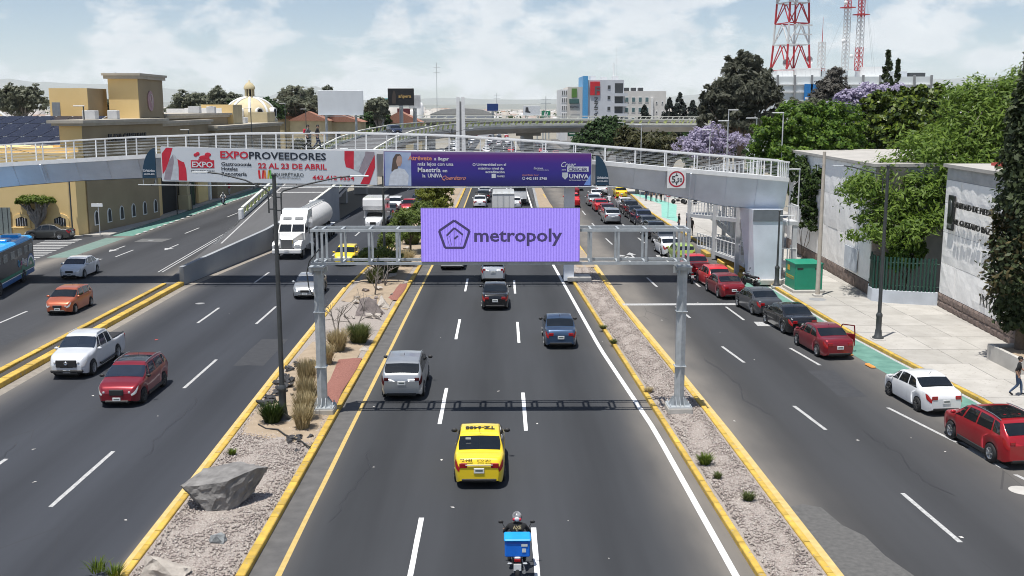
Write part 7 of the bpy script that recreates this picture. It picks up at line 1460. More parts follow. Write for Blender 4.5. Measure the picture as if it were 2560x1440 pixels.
# --- median planting
tree('acacia_shrub', 'feathery green acacia in the median behind the gantry', -7.7, 88.5, 1.3, .12, [(0, 0, 3.0, 1.5, 1.4, 1.1), (.9, .8, 3.6, 1.2, 1.2, .9), (-.9, 0, 2.2, 1.0, 1.0, .8), (.6, -1.0, 2.0, 1.0, .9, .7)], 5500, .10, 'acacia', BARK, 100, cat='shrub', aspect=4, droop=.3, clump=.3, fill=.5, group='median acacias')
tree('acacia_shrub', 'dark green bush beside the median lamp', -9.0, 85.5, .8, .10, [(0, 0, 1.6, 1.1, 1.0, .9), (.6, .5, 2.0, .8, .8, .7), (-.5, .2, 1.2, .7, .7, .6)], 3500, .10, 'acacia', BARK, 101, cat='shrub', aspect=2, clump=.3, group='median acacias')
tree('acacia_shrub', 'pale green shrub with thorny branches in the median', -8.9, 74.8, .9, .09, [(0, 0, 1.9, 1.2, 1.0, .6), (.9, .4, 1.6, .9, .8, .5), (-.8, -.3, 1.6, .8, .8, .5)], 5000, .10, 'acacia', BARK, 102, cat='shrub', aspect=3, clump=.3, fill=.5, twigs=4, group='median acacias')
tree('acacia_shrub', 'yellow green median tree showing below the banner', -6.6, 106, 1.4, .14, [(0, 0, 3.0, 1.6, 1.4, 1.2), (.6, 0, 4.2, 1.2, 1.2, .9), (-.9, 0, 3.6, 1.1, 1.1, .9), (.3, -.8, 2.0, 1.3, 1.2, .8)], 5500, .12, 'ygreen', BARK, 103, cat='tree', aspect=4, clump=.3, group='median acacias')
tree('acacia_shrub', 'low green bush at the foot of the yellow green tree', -7.6, 115, .7, .08, rblobs(104, 5, (0, 0, 1.4), (1.3, 1.2, .7), .5, .8), 4500, .12, 'acacia', BARK, 104, cat='shrub', aspect=3, group='median acacias')
def dead_shrub(label, x, y, h, seed):
    rg = np.random.default_rng(seed); t = thing('dead_shrub', label, 'shrub', (x, y, .12), 0, 'leafless shrubs in the median'); b = MB()
    def br(p, d, L, r, k):
        p = Vector(p); d = Vector(d).normalized(); q = p+d*L*.5+Vector(rg.normal(size=3)*.05*L); e = p+d*L; b.tube([p, q, e], [r, r*.8, r*.55], 5)
        if k: 
            for _ in range(3): br(e if rg.random() < .6 else q, d+Vector(rg.normal(size=3)*.55)+Vector((0, 0, .15)), L*rg.uniform(.45, .75), r*.55, k-1)
    for _ in range(2): br((0, 0, 0), (rg.normal()*.25, rg.normal()*.25, 1), h*.45, .05, 3)
    b.build('branches', BARKG, t)
for i, (x, y, h) in enumerate(((-8.3, 68.0, 2.6), (-8.0, 71.5, 2.4), (-8.9, 56.0, 2.3), (-8.0, 56.8, 2.6))): dead_shrub(['leafless grey shrub behind the median boulder', 'leafless thorny shrub by the pale green shrub', 'thin dry sapling beside the gantry post', 'dark leaning stake and twigs beside the boulder'][i], x, y, h, 110+i)
def tuft(label, x, y, h, r, n, leaf, seed, z=.16):
    rg = np.random.default_rng(seed); t = thing('grass_tuft', label, 'grass', (x, y, z), 0, 'grass tufts in the medians'); a = rg.uniform(0, 6.28, n); q = rg.random(n)**.5*r*.45; lean = rg.uniform(.1, .75, n)*r; L = h*rg.uniform(.55, 1.1, n)
    bx, by = q*np.cos(a), q*np.sin(a); a2 = a+rg.normal(size=n)*.5; mx, my = bx+lean*.45*np.cos(a2), by+lean*.45*np.sin(a2); ex, ey = bx+lean*1.1*np.cos(a2), by+lean*1.1*np.sin(a2); w = .012+.006*rg.random(n); px_, py_2 = -np.sin(a2)*w, np.cos(a2)*w
    Z = np.zeros(n); V = np.stack([np.stack([bx-px_, by-py_2, Z], 1), np.stack([bx+px_, by+py_2, Z], 1), np.stack([mx+px_, my+py_2, L*.62], 1), np.stack([mx-px_, my-py_2, L*.62], 1), np.stack([mx-px_, my-py_2, L*.62], 1), np.stack([mx+px_, my+py_2, L*.62], 1), np.stack([ex+px_*.2, ey+py_2*.2, L], 1), np.stack([ex-px_*.2, ey-py_2*.2, L], 1)], 1).reshape(-1, 3)
    link('blades', npmesh('blades', V, quads(V)), LF[leaf], t); return t
for i, (x, y, h, r, lf, n, l) in enumerate(((-7.45, 53.8, .9, .8, 'grass', 1500, 'green and straw tuft by the gantry post'), (-8.25, 51.8, 1.05, .7, 'straw', 900, 'tall straw tuft behind the gantry post'), (-8.35, 49.0, .95, .5, 'straw', 550, 'straw tuft right beside the gantry post'), (-8.3, 43.6, 1.5, .5, 'straw', 900, 'slender dry tuft at the soil edge'), (-7.95, 41.6, 1.2, .55, 'straw', 700, 'thick dry tuft right of the lamp'), (-7.75, 40.0, 1.05, .55, 'straw', 700, 'dry tuft at the lamp footing'), (-7.6, 38.8, .9, .5, 'straw', 550, 'lowest dry tuft near the kerb'), (-8.95, 39.6, .75, .6, 'ivy', 800, 'dark green spiky tuft left of the lamp'), (-8.3, 77.5, 1.4, 1.2, 'grass', 1500, 'broad pale green tuft in the footbridge shadow'), (-7.6, 81, 1.2, 1.1, 'straw', 1300, 'broad straw tuft beyond the footbridge shadow'), (-8.9, 72.8, 1.0, .8, 'grass', 900, 'green tuft by the thorny shrub'), (-8.0, 94, 1.1, 1.2, 'grass', 1200, 'green tuft beyond the acacia'),
   (7.05, 34.6, .35, .35, 'topi', 260, 'bright green weed at the right median kerb'), (7.75, 31.2, .25, .28, 'grass', 160, 'small weed in the gravel of the right median'), (7.2, 33.2, .2, .2, 'grass', 100, 'tiny weed by the right median kerb'), (6.4, 44, .2, .3, 'straw', 100, 'tiny straw weed on the right median'), (5.9, 53.5, .22, .3, 'grass', 120, 'weed at the kerb of the right median'), (5.7, 57.2, .2, .3, 'grass', 120, 'second weed along the right median kerb'), (-9.55, 35.8, .2, .22, 'topi', 110, 'tiny bright weed at the left kerb'), (-10.2, 26.0, .35, .35, 'topi', 60, 'wispy yellow green weed at the median kerb in the foreground'), (-10.75, 26.3, .35, .4, 'topi', 50, 'wispy yellow green weed growing over the kerb'))):
    tuft(l, x, y, h, r, n, lf, 120+i)
# --- rocks
ROCK = mat('grey_basalt', (.13, .125, .12), .85, scale=3, bump=2.0, bscale=7, col2=(.25, .24, .23)); ROCKP = mat('pale_rock', (.36, .32, .28), .9, scale=4, bump=1.5, bscale=9, col2=(.47, .43, .38)); LAVA = mat('black_lava', (.028, .028, .03), .9, scale=6, bump=2, bscale=12, col2=(.07, .07, .075))
def rock(name, label, x, y, pts, m, z=.15, rz=0, seed=1, rough=.04, cuts=3, group=None, cat='rock'):
    bm = bmesh.new(); [bm.verts.new(p) for p in pts]; bmesh.ops.convex_hull(bm, input=list(bm.verts)); bmesh.ops.delete(bm, geom=[v for v in bm.verts if not v.link_faces], context='VERTS')
    bmesh.ops.subdivide_edges(bm, edges=list(bm.edges), cuts=cuts, use_grid_fill=True); rg = random.Random(seed)
    for v in bm.verts: k = rough*(1.0 if v.normal.z < .55 else .35); v.co += Vector((rg.uniform(-k, k), rg.uniform(-k, k), rg.uniform(-k, k)))
    me = bpy.data.meshes.new(name); bm.to_mesh(me); bm.free(); o = link(name, me, m, None, (x, y, z), rz); return tag(o, label, cat, group)
rock('boulder', 'large grey wedge shaped boulder lying in the left median', -8.6, 31.0, [(-1.35, .15, .62), (-1.05, -.42, .78), (.2, -.55, .98), (1.0, .25, 1.15), (1.25, .75, 1.0), (.2, .95, 1.12), (-.8, .75, .95), (-.75, -.35, .30), (-.35, -.55, .0), (.3, -.45, -.05), (.85, .35, .35), (.6, .7, .05), (-.5, .5, .0), (-1.15, .2, .40)], ROCK, z=.12, seed=5, rough=.032, cuts=7)
rock('stone', 'fist shaped grey stone on the gravel in front of the boulder', -8.05, 28.2, [(-.22, -.1, 0), (.2, -.15, 0), (.25, .1, .05), (-.1, .22, .02), (-.2, 0, .2), (0, -.12, .27), (.2, .05, .22), (.05, .18, .22)], mat('blue_grey_rock', (.19, .20, .205), .8, scale=5, bump=1.2, col2=(.31, .33, .33)), seed=6, rough=.02, cuts=2)
rock('stone', 'pale jagged rock at the bottom of the median', -8.9, 26.0, [(-.55, 0, 0), (.6, -.3, 0), (.7, .3, .1), (-.2, .5, 0), (-.35, .1, .55), (.1, -.2, .35), (.55, .0, .22), (-.5, .2, .5)], ROCKP, seed=7, rough=.05)
rock('boulder', 'grey boulder beside the dead shrub in the median', -7.9, 61.3, [(-.7, -.4, 0), (.8, -.5, 0), (.9, .5, 0), (-.6, .7, 0), (-.45, .1, 1.0), (.1, -.1, 1.15), (.55, .2, .6), (.0, .5, .9)], mat('mauve_rock', (.17, .145, .14), .9, scale=3, bump=1.5, col2=(.26, .225, .21)), seed=8, rough=.06)
rock('stone', 'whitish driftwood like rock by the boulder', -7.3, 63.8, [(-.4, -.5, 0), (.4, -.3, 0), (.3, .6, 0), (-.3, .5, 0), (-.1, .3, .7), (.1, -.2, .4)], ROCKP, seed=9, rough=.09)
rock('stone', 'small pale rock beside the straw tuft', -7.0, 52.2, [(-.25, -.2, 0), (.3, -.2, 0), (.25, .25, 0), (-.2, .2, 0), (0, 0, .22)], ROCKP, seed=10, rough=.03); rock('stone', 'round grey rock at the foot of the stake', -7.9, 57.2, [(-.25, -.2, 0), (.3, -.2, 0), (.25, .25, 0), (-.2, .2, 0), (0, 0, .35), (.1, .1, .3)], ROCKP, seed=12, rough=.04); rock('stone', 'tiny dark stone on the gravel', -7.35, 36.2, [(-.1, -.08, 0), (.1, -.1, 0), (.1, .1, 0), (-.1, .1, 0), (0, 0, .12)], LAVA, seed=11, rough=.02, cuts=1)
rg_ = random.Random(9)
for k in range(58):      # black lava stones between lamp and kerb
    y = rg_.uniform(41.5, 49.5); x = -10.0+rg_.random()**1.2*1.2; s = rg_.uniform(.10, .24); rock('lava_stone', 'rough black lava stone in the strip by the lamp', x, y, [(rg_.uniform(-s, s), rg_.uniform(-s, s), rg_.uniform(0, s*1.1)) for _ in range(10)], LAVA, z=.18, seed=k, rough=.02, cuts=1, group='black lava stones in the median')
for k in range(12): s = rg_.uniform(.08, .16); rock('lava_stone', 'rough black lava stone near the dry tufts', -7.6+rg_.uniform(-.5, .6), 37.4+rg_.uniform(-.5, .4), [(rg_.uniform(-s, s), rg_.uniform(-s, s), rg_.uniform(0, s)) for _ in range(10)], LAVA, z=.18, seed=100+k, rough=.02, cuts=1, group='black lava stones by the tufts')
for k in range(26): s = rg_.uniform(.14, .38); rock('stone', 'brownish rock among the median shrubs', -8.2+rg_.uniform(-1.2, 1.2), rg_.uniform(60, 92), [(rg_.uniform(-s, s), rg_.uniform(-s, s), rg_.uniform(0, s*.9)) for _ in range(10)], ROCKP if k % 3 else MATS['mauve_rock'], z=.18, seed=200+k, rough=.04, cuts=1, group='rocks among the shrubs')
b = MB(); b.tube([(-9.4, 39.2, .24), (-9.0, 38.7, .22), (-8.5, 38.5, .25), (-8.1, 37.9, .22), (-7.4, 37.2, .22), (-6.9, 36.4, .22)], .03, 5); tag(b.build('hose', mat('black_hose', (.03, .03, .03), .7)), 'thin dark irrigation hose across the gravel', 'hose')
# ------------------------------------------------------------------ large vehicles
TWH = paint('truck_white', (.74, .74, .73), 0, .35)
def place_wheel(t, x, y, r, w, dual=False, rim=RIM):
    ty, ri = wheel_mesh(r, w, 8); s_ = 1 if x > 0 else -1
    o = link('wheel', ty, BLACK, t, (x, y, r)); q = link('rim', ri, rim, o)
    if s_ < 0: o.rotation_euler = (0, 0, math.pi)
tk = thing('tanker_truck', 'white long nose tractor unit pulling a rounded tank trailer', 'truck', (-17.55, 89.6, 0), R(180))
L2 = 4.2                                               # front bumper at local +4.2
b = MB(); b.add([(-.62, 4.0, .95), (.62, 4.0, .95), (.60, 4.02, 1.75), (-.60, 4.02, 1.75), (-1.0, 2.0, .95), (1.0, 2.0, .95), (.98, 2.0, 2.02), (-.98, 2.0, 2.02)], [(0, 1, 2, 3)[::-1], (3, 2, 6, 7)[::-1], (0, 3, 7, 4)[::-1], (1, 5, 6, 2)[::-1]]); b.build('hood', TWH, tk)
MB().bevbox((0, 4.05, 1.32), (1.02, .08, .85), .04).build('grille_surround', CHROME, tk); MB().box(-.42, .42, 4.09, 4.10, .95, 1.68).build('grille', mat('grille_mesh', (.20, .20, .20), .4, .6, scale=30), tk)
for sx in (-1, 1):
    b = MB(); b.xprism([(2.0, .75), (4.15, .75), (4.2, 1.15), (3.95, 1.42), (3.2, 1.52), (2.2, 1.42)], min(sx*.62, sx*1.18), max(sx*.62, sx*1.18)); b.build('fender', TWH, tk)
    MB().bevbox((sx*.88, 4.19, 1.18), (.42, .05, .18), .03).build('headlight', HEAD, tk); MB().bevbox((sx*.95, 4.27, .72), (.22, .03, .12), .02).build('fog_lamp', DGREY, tk)
    m_ = MB(); m_.bar((sx*1.15, 1.9, 2.2), (sx*1.5, 2.0, 2.2), .04); m_.bevbox((sx*1.52, 2.0, 2.2), (.10, .14, .55), .03); m_.build('mirror', DGREY, tk)
    MB().box(sx*1.185, sx*1.192, .9, 1.75, 1.95, 2.55).build('side_window', GLASS, tk) if sx > 0 else MB().box(-1.192, -1.185, .9, 1.75, 1.95, 2.55).build('side_window', GLASS, tk)
    MB().tube([(sx*1.18, -.4, 0.7), (sx*1.18, .6, .7)], .30, 12).build('fuel_tank', CHROME, tk)
    place_wheel(tk, sx*1.02, 3.0, .52, .30); 
    for y in (-2.2, -3.5): place_wheel(tk, sx*.98, y, .52, .48, rim=STEELRIM)
MB().bevbox((0, 4.2, .70), (2.4, .22, .36), .06).build('bumper', WHITE, tk); MB().bevbox((0, 4.32, .78), (.36, .03, .16), .01).build('number_plate', PLATE, tk)
b = MB(); b.add([(-1.16, 2.0, .9), (1.16, 2.0, .9), (1.18, .6, .9), (-1.18, .6, .9), (-1.12, 2.02, 2.0), (1.12, 2.02, 2.0), (1.18, .6, 2.0), (-1.18, .6, 2.0), (-1.05, 1.45, 2.72), (1.05, 1.45, 2.72), (1.1, .6, 2.8), (-1.1, .6, 2.8)], [(0, 1, 5, 4)[::-1], (1, 2, 6, 5)[::-1], (3, 0, 4, 7)[::-1], (4, 5, 9, 8)[::-1], (5, 6, 10, 9)[::-1], (7, 4, 8, 11)[::-1], (8, 9, 10, 11)[::-1]]); b.build('cab', TWH, tk)
for sx in (-1, 1): b = MB(); b.add([(sx*.04, 1.975, 2.08), (sx*1.04, 1.975, 2.08), (sx*.98, 1.53, 2.64), (sx*.04, 1.53, 2.64)], [(0, 1, 2, 3) if sx < 0 else (3, 2, 1, 0)]); o = b.build('windshield', GLASS, tk); o.location = (0, .012, .012)
b = MB(); b.add([(-1.12, 1.35, 2.72), (1.12, 1.35, 2.72), (1.12, .2, 3.72), (-1.12, .2, 3.72), (-1.2, -1.2, 3.78), (1.2, -1.2, 3.78), (1.2, -1.2, .9), (-1.2, -1.2, .9), (1.2, .58, .9), (-1.2, .58, .9), (1.2, .58, 2.72), (-1.2, .58, 2.72)], [(0, 1, 2, 3)[::-1], (3, 2, 5, 4)[::-1], (4, 5, 6, 7), (2, 1, 10, 8, 6, 5), (3, 4, 7, 9, 11, 0), (8, 10, 11, 9)]); b.build('sleeper', TWH, tk)
for sx in (-1, 1): b = MB(); b.add([(sx*.15, 1.08, 2.98), (sx*.85, 1.08, 2.98), (sx*.85, .86, 3.18), (sx*.15, .86, 3.18)], [(0, 1, 2, 3) if sx < 0 else (3, 2, 1, 0)]); o = b.build('sky_window', mat('grey_glass', (.12, .13, .14), .15), tk); o.location = (0, .02, .02)
MB().box(-.55, .55, -13.5, 1.8, .62, .92).build('chassis', TRIM, tk)
b = MB(); n = 22; st = [(-1.6, .55), (-1.9, .95), (-2.6, 1.12), (-12.6, 1.12), (-13.3, .95), (-13.6, .5)]; vs = []
for yv, r_ in st:
    for k in range(n): a = 2*math.pi*k/n; vs.append((r_*1.04*math.cos(a), yv, 2.28+r_*math.sin(a)))
b.add(vs, [(i*n+k, (i+1)*n+k, (i+1)*n+(k+1) % n, i*n+(k+1) % n) for i in range(len(st)-1) for k in range(n)], 0, True); b.add(vs[:n], [list(range(n))[::-1]]); b.build('tank', mat('tank_white', (.66, .64, .61), .35, .1, var=.06), tk)
b = MB(); b.bar((-.3, -2.4, 3.5), (-.3, -12.6, 3.5), .05); b.bar((.3, -2.4, 3.5), (.3, -12.6, 3.5), .05)
for y in np.arange(-12.4, -2.4, .6): b.bar((-.3, y, 3.5), (.3, y, 3.5), .04)
b.build('catwalk', STEEL, tk)
for y in (-4.5, -7, -9.5, -12): MB().box(-1.0, 1.0, y-.12, y+.12, .9, 1.5).build('saddle', TRIM, tk)
for y in (-10.4, -11.7, -13.0):
    for sx in (-1, 1): place_wheel(tk, sx*.98, y, .52, .48, rim=STEELRIM)
MB().bevbox((0, -12, 1.12), (2.3, 4.2, .06), .02).build('mudguard', WHITE, tk)
# camper on pickup
cp = car('pickup', 'white', -13.05, 109.3, 180, 'white pickup carrying a tall white camper box over its cab', GO, cat='camper')
b = MB(); b.xprism([(-3.1, 1.0), (.2, 1.0), (.25, 1.85), (1.25, 1.92), (1.45, 2.35), (1.35, 3.0), (1.1, 3.15), (-3.1, 3.15)], -1.15, 1.15); b.build('camper_box', TWH, cp); MB().box(1.152, 1.16, -1.6, -.4, 2.0, 2.6).build('camper_window', GLASS, cp); MB().box(-1.16, -1.152, -1.6, -.4, 2.0, 2.6).build('camper_window', GLASS, cp)
# box truck driving away
bt = thing('box_truck', 'white box truck with ribbed rear doors on the express road', 'truck', (.3, 117.5, 0)); MB().bevbox((0, 0, 2.0), (2.42, 6.6, 2.3), .04).build('cargo_box', TWH, bt); MB().box(-1.16, 1.16, -3.32, -3.305, .92, 3.1).build('rear_doors', HW, bt)
for x in (-.62, -.05, .05, .62): MB().box(x-.02, x+.02, -3.35, -3.325, .95, 3.08).build('door_bar', STEEL, bt)
for z in (.92, 3.05): MB().box(-1.18, 1.18, -3.36, -3.33, z, z+.08).build('door_frame', STEEL, bt)
MB().bevbox((0, 4.6, 1.6), (2.2, 2.0, 2.0), .1).build('cab', TWH, bt); MB().box(-1.0, 1.0, -3.2, 5.4, .5, .84).build('chassis', TRIM, bt); MB().bevbox((0, -3.3, .62), (2.2, .1, .16), .02).build('rear_bumper', TRIM, bt)
for sx in (-1, 1):
    for y in (-1.8, 4.2): place_wheel(bt, sx*.95, y, .45, .30)
    MB().bevbox((sx*.95, -3.34, .72), (.2, .03, .1), .01).build('tail_light', TAIL, bt)
wt2 = thing('box_truck', 'smaller white truck ahead of the ribbed box truck', 'truck', (2.3, 135.5, 0)); MB().bevbox((0, 0, 1.9), (2.1, 4.0, 2.1), .05).build('cargo_box', TWH, wt2); MB().bevbox((0, 2.9, 1.4), (2.0, 1.7, 1.7), .1).build('cab', TWH, wt2); MB().box(-.9, .9, -1.9, 3.6, .4, .84).build('chassis', TRIM, wt2); MB().box(-.9, .9, -2.03, -2.005, 1.9, 2.6).build('rear_window', GLASS, wt2)
for sx in (-1, 1):
    for y in (-1.0, 2.8): place_wheel(wt2, sx*.85, y, .40, .26)
# city bus
bs = thing('city_bus', 'dark city bus with bright blue roof and green wave livery', 'bus', (-34.95, 72.0, 0), R(189.5)); BLU = mat('bus_blue', (.02, .37, .80), .35, coat=.4); BGR = mat('bus_green', (.012, .20, .12), .4); BDK = mat('bus_dark', (.035, .036, .04), .35, coat=.3); BLB = mat('bus_lower_blue', (.02, .12, .34), .4)
MB().bevbox((0, 0, 1.78), (2.44, 10.6, 2.24), .10).build('body', BDK, bs); MB().bevbox((0, 0, .52), (2.42, 10.4, .34), .05).build('skirt', BLB, bs)
b = MB(); b.yprism([(-1.22, 2.62), (1.22, 2.62), (1.2, 2.9), (1.0, 3.06), (-1.0, 3.06), (-1.2, 2.9)], -5.28, 5.28); b.build('roof', BLU, bs)
for y, l in ((-4.3, .9), (-1.5, 1.4), (2.0, 1.6)): MB().bevbox((0, y, 3.13), (1.2, l, .22), .06).build('roof_unit', BLU, bs)
for k, y in enumerate((-4.4, -3.2, -1.6, .1, 1.8, 3.4)): MB().bevbox((-1.225, y, 2.25), (.03, 1.0 if k > 1 else .8, .52), .01).build('side_window', mat('bus_window', (.22, .24, .23), .15), bs); MB().bevbox((1.225, y, 2.25), (.03, 1.0, .52), .01).build('side_window', MATS['bus_window'], bs)
def arc(cx, cz, r0, r1, m, nm, y):
    b = MB(); n = 14; vs = []
    for i in range(n+1): a = math.pi*i/n; vs += [(y, cx+r0*math.cos(a), cz+r0*math.sin(a)), (y, cx+r1*math.cos(a), cz+r1*math.sin(a))]
    b.add(vs, [(2*i, 2*i+1, 2*i+3, 2*i+2) for i in range(n)]); return b.build(nm, m, bs)
arc(-4.25, .75, .55, .80, BGR, 'livery_arc', -1.228); arc(-4.25, .75, .80, .95, WHITE, 'livery_arc', -1.228); arc(-4.25, .75, .95, 1.08, BLB, 'livery_arc', -1.228); arc(-2.3, .5, .52, .72, BGR, 'livery_arc', -1.228)
MB().box(-1.229, -1.224, -5.1, 5.1, .70, .76).build('livery_stripe', WHITE, bs); MB().box(-1.229, -1.224, -5.1, 5.1, .80, 1.0).build('livery_stripe', BGR, bs)
for s_, c, yv, w in (('Q', (.05, .35, .65), -1.0, .33), ('r', (.05, .40, .35), -1.4, .2), ('o', (.6, .12, .3), -1.68, .28), ('Bus', (.68, .68, .68), -2.1, 1.1)): text('lettering', s_, .62, mat('bus_letter_'+s_, c, .5), bs, (-1.24, yv, 1.32), R(-90), width=w, bold=.02)
for y in (-2.3, 3.4):
    for sx in (-1, 1): place_wheel(bs, sx*1.10, y, .48, .28, rim=STEELRIM)
MB().bevbox((0, 5.29, 1.9), (2.2, .04, 1.4), .02).build('windshield', GLASS, bs); MB().bevbox((0, -5.29, 2.2), (1.9, .04, .6), .02).build('rear_window', GLASS, bs)

# ------------------------------------------------------------------ people
SKIN = mat('skin', (.36, .21, .145), .55, var=.06); HAIR = mat('black_hair', (.015, .012, .010), .6); CLOTH = {}
def cloth(n, c): 
    if n not in CLOTH: CLOTH[n] = mat('cloth_'+n, c, .9, var=.12, scale=12, bump=.2)
    return CLOTH[n]
for n_, c_ in dict(black=(.012, .012, .013), jeans=(.055, .09, .16), white=(.62, .62, .62), red=(.55, .03, .06), navy=(.02, .03, .06), grey=(.12, .12, .13), khaki=(.25, .20, .13), brown=(.10, .06, .04), beige=(.42, .36, .28)).items(): cloth(n_, c_)
POSES = {
 'stand': dict(hip=(0, 0, .93), chest=(0, .01, 1.38), neck=(0, .01, 1.50), head=(0, .02, 1.56), top=(0, .02, 1.72), sh=.19, el=[(-.25, -.02, 1.13), (.25, -.02, 1.13)], wr=[(-.26, .06, .88), (.26, .06, .88)], kn=[(-.10, .02, .50), (.10, .02, .50)], an=[(-.11, -.01, .09), (.11, -.01, .09)], toe=[(-.12, .16, .04), (.12, .16, .04)]),
 'walk': dict(hip=(0, 0, .92), chest=(0, .04, 1.37), neck=(0, .05, 1.49), head=(0, .07, 1.55), top=(0, .07, 1.71), sh=.19, el=[(-.25, .12, 1.14), (.25, -.10, 1.13)], wr=[(-.20, .34, 1.02), (.24, .02, .92)], kn=[(-.10, .16, .50), (.10, .03, .50)], an=[(-.10, .20, .09), (.10, -.28, .14)], toe=[(-.11, .38, .06), (.11, -.13, .04)]),
 'ride': dict(hip=(0, -.05, .80), chest=(0, .10, 1.22), neck=(0, .14, 1.33), head=(0, .17, 1.38), top=(0, .18, 1.54), sh=.20, el=[(-.34, .22, 1.02), (.34, .22, 1.02)], wr=[(-.31, .48, .98), (.31, .48, .98)], kn=[(-.22, .32, .66), (.22, .32, .66)], an=[(-.20, .10, .28), (.20, .10, .28)], toe=[(-.21, .28, .24), (.21, .28, .24)])}
HUM = {}
def human_mesh(pose):
    if pose in HUM: return HUM[pose]
    p = POSES[pose]; J = [p['hip'], tuple((a+b)/2 for a, b in zip(p['hip'], p['chest'])), p['chest'], p['neck'], p['head'], p['top']]; Rr = [(.155, .11), (.145, .105), (.165, .115), (.06, .06), (.085, .10), (.075, .085)]; E = [(0, 1), (1, 2), (2, 3), (3, 4), (4, 5)]; bone = {}
    def add(pt, r, par): J.append(pt); Rr.append(r); E.append((par, len(J)-1)); return len(J)-1
    hands = []
    for k, s in ((0, -1), (1, 1)):
        c = p['chest']; a = add((s*p['sh'], c[1], c[2]+.03), (.07, .07), 2); e = add(p['el'][k], (.048, .048), a); w = add(p['wr'][k], (.033, .033), e); hands.append((p['el'][k], p['wr'][k], s))
        h = add((s*.10, p['hip'][1], p['hip'][2]-.06), (.095, .10), 0); kn = add(p['kn'][k], (.066, .066), h); an = add(p['an'][k], (.046, .05), kn); add(p['toe'][k], (.04, .032), an)
    me = bpy.data.meshes.new('body'); me.from_pydata(J, E, []); o = bpy.data.objects.new('body_source', me); COL.objects.link(o)
    o.modifiers.new('skin', 'SKIN'); 
    for v, r in zip(me.skin_vertices[0].data, Rr): v.radius = r
    me.skin_vertices[0].data[0].use_root = True; sb = o.modifiers.new('sub', 'SUBSURF'); sb.levels = 1; sb.render_levels = 1
    bpy.context.view_layer.update(); m2 = bpy.data.meshes.new_from_object(o.evaluated_get(bpy.context.evaluated_depsgraph_get())); bpy.data.objects.remove(o)
    b = MB(); b.add([tuple(v.co) for v in m2.vertices], [list(q.vertices) for q in m2.polygons], 0, True)
    for el, wr, s in hands:          # palm and five unequal bent fingers
        el, wr = Vector(el), Vector(wr); d = (wr-el).normalized(); sd = d.cross(Vector((0, 0, 1))).normalized() if abs(d.z) < .9 else Vector((0, 1, 0)); dn = d.cross(sd).normalized()
        pc = wr+d*.05; b.tube([wr-d*.01, pc, wr+d*.095], [.030, .040, .036], 8)
        for i, (of, ln) in enumerate(((-.030, .055), (-.011, .068), (.010, .072), (.030, .062))): q = wr+d*.09+sd*of; b.tube([q, q+d*ln*.55-dn*.008*s, q+d*ln*.9-dn*.03*s], [.010, .009, .006], 5)
        q = wr+d*.04-sd*.035; b.tube([q, q+d*.03-sd*.025, q+d*.065-sd*.03], [.012, .010, .007], 5)
    hd = Vector(p['head']); b.ell((hd.x, hd.y+.105, hd.z+.05), (.016, .022, .03), 6, 5)
    for s in (-1, 1): b.ell((hd.x+s*.088, hd.y, hd.z+.05), (.015, .028, .035), 6, 5)
    m = b.mesh('body'); zt = p['hip'][2]
    segs = [('t', p['hip'], p['chest']), ('t', p['chest'], p['neck']), ('s', p['neck'], p['top'])]
    for k in (0, 1): s = -1 if k == 0 else 1; c = p['chest']; shp = (s*p['sh'], c[1], c[2]+.03); segs += [('t', p['chest'], shp), ('t', shp, p['el'][k]), ('s', p['el'][k], tuple(Vector(p['wr'][k])+(Vector(p['wr'][k])-Vector(p['el'][k])).normalized()*.18)), ('l', (s*.10, p['hip'][1], zt-.06), p['kn'][k]), ('l', p['kn'][k], p['an'][k]), ('b', p['an'][k], p['toe'][k])]
    idx = {'s': 0, 't': 1, 'l': 2, 'b': 3}; A = np.array([q[1] for q in segs]); B_ = np.array([q[2] for q in segs]); D = B_-A; LL = (D**2).sum(1)
    for q in m.polygons:
        c = np.array(q.center); tt = np.clip(((c-A)*D).sum(1)/LL, 0, 1); dd = ((A+D*tt[:, None]-c)**2).sum(1)**.5; dd[2] -= .0; q.material_index = idx[segs[int(dd.argmin())][0]]
    for _ in range(4): m.materials.append(SKIN)
    HUM[pose] = m; return m
def person(pose, label, x, y, heading, shirt, trousers, z=.15, group=None, hair=HAIR, shoes='black', helmet=None, scale=1.0, extra=None):
    p = POSES[pose]; t = thing('person', label, 'person', (x, y, z), R(heading), group); t.scale = (scale,)*3; o = bpy.data.objects.new('body', human_mesh(pose)); COL.objects.link(o); o.parent = t
    for i, m in enumerate((SKIN, CLOTH[shirt], CLOTH[trousers], CLOTH[shoes])): o.material_slots[i].link = 'OBJECT'; o.material_slots[i].material = m
    hd = p['head']; hx = MB()
    if helmet:
        hx.ell((hd[0], hd[1]+.02, hd[2]+.07), (.135, .155, .15), 14, 9); h = hx.build('helmet', helmet, t); MB().bevbox((hd[0], hd[1]+.15, hd[2]+.06), (.2, .06, .09), .03).build('visor', GLASS, h)
    else:
        hx.ell((hd[0], hd[1]-.018, hd[2]+.085), (.098, .108, .098), 12, 7); hx.build('hair', hair, t)
    for s in (-1, 1): MB().ell((hd[0]+s*.033, hd[1]+.095, hd[2]+.065), (.013, .008, .009), 6, 4).build('eye', HAIR, t)
    MB().ell((hd[0], hd[1]+.098, hd[2]+.0), (.025, .006, .006), 6, 4).build('mouth', cloth('lip', (.25, .09, .08)), t)
    return t
pm = person('walk', 'man in black polo shirt and blue jeans walking past the planter', 22.1, 43.3, -115, 'black', 'jeans'); MB().lathe([(.065, 1.45), (.085, 1.44), (.09, 1.475), (.065, 1.49)], 12).build('collar', CLOTH['white'], pm, (0, .05, 0))
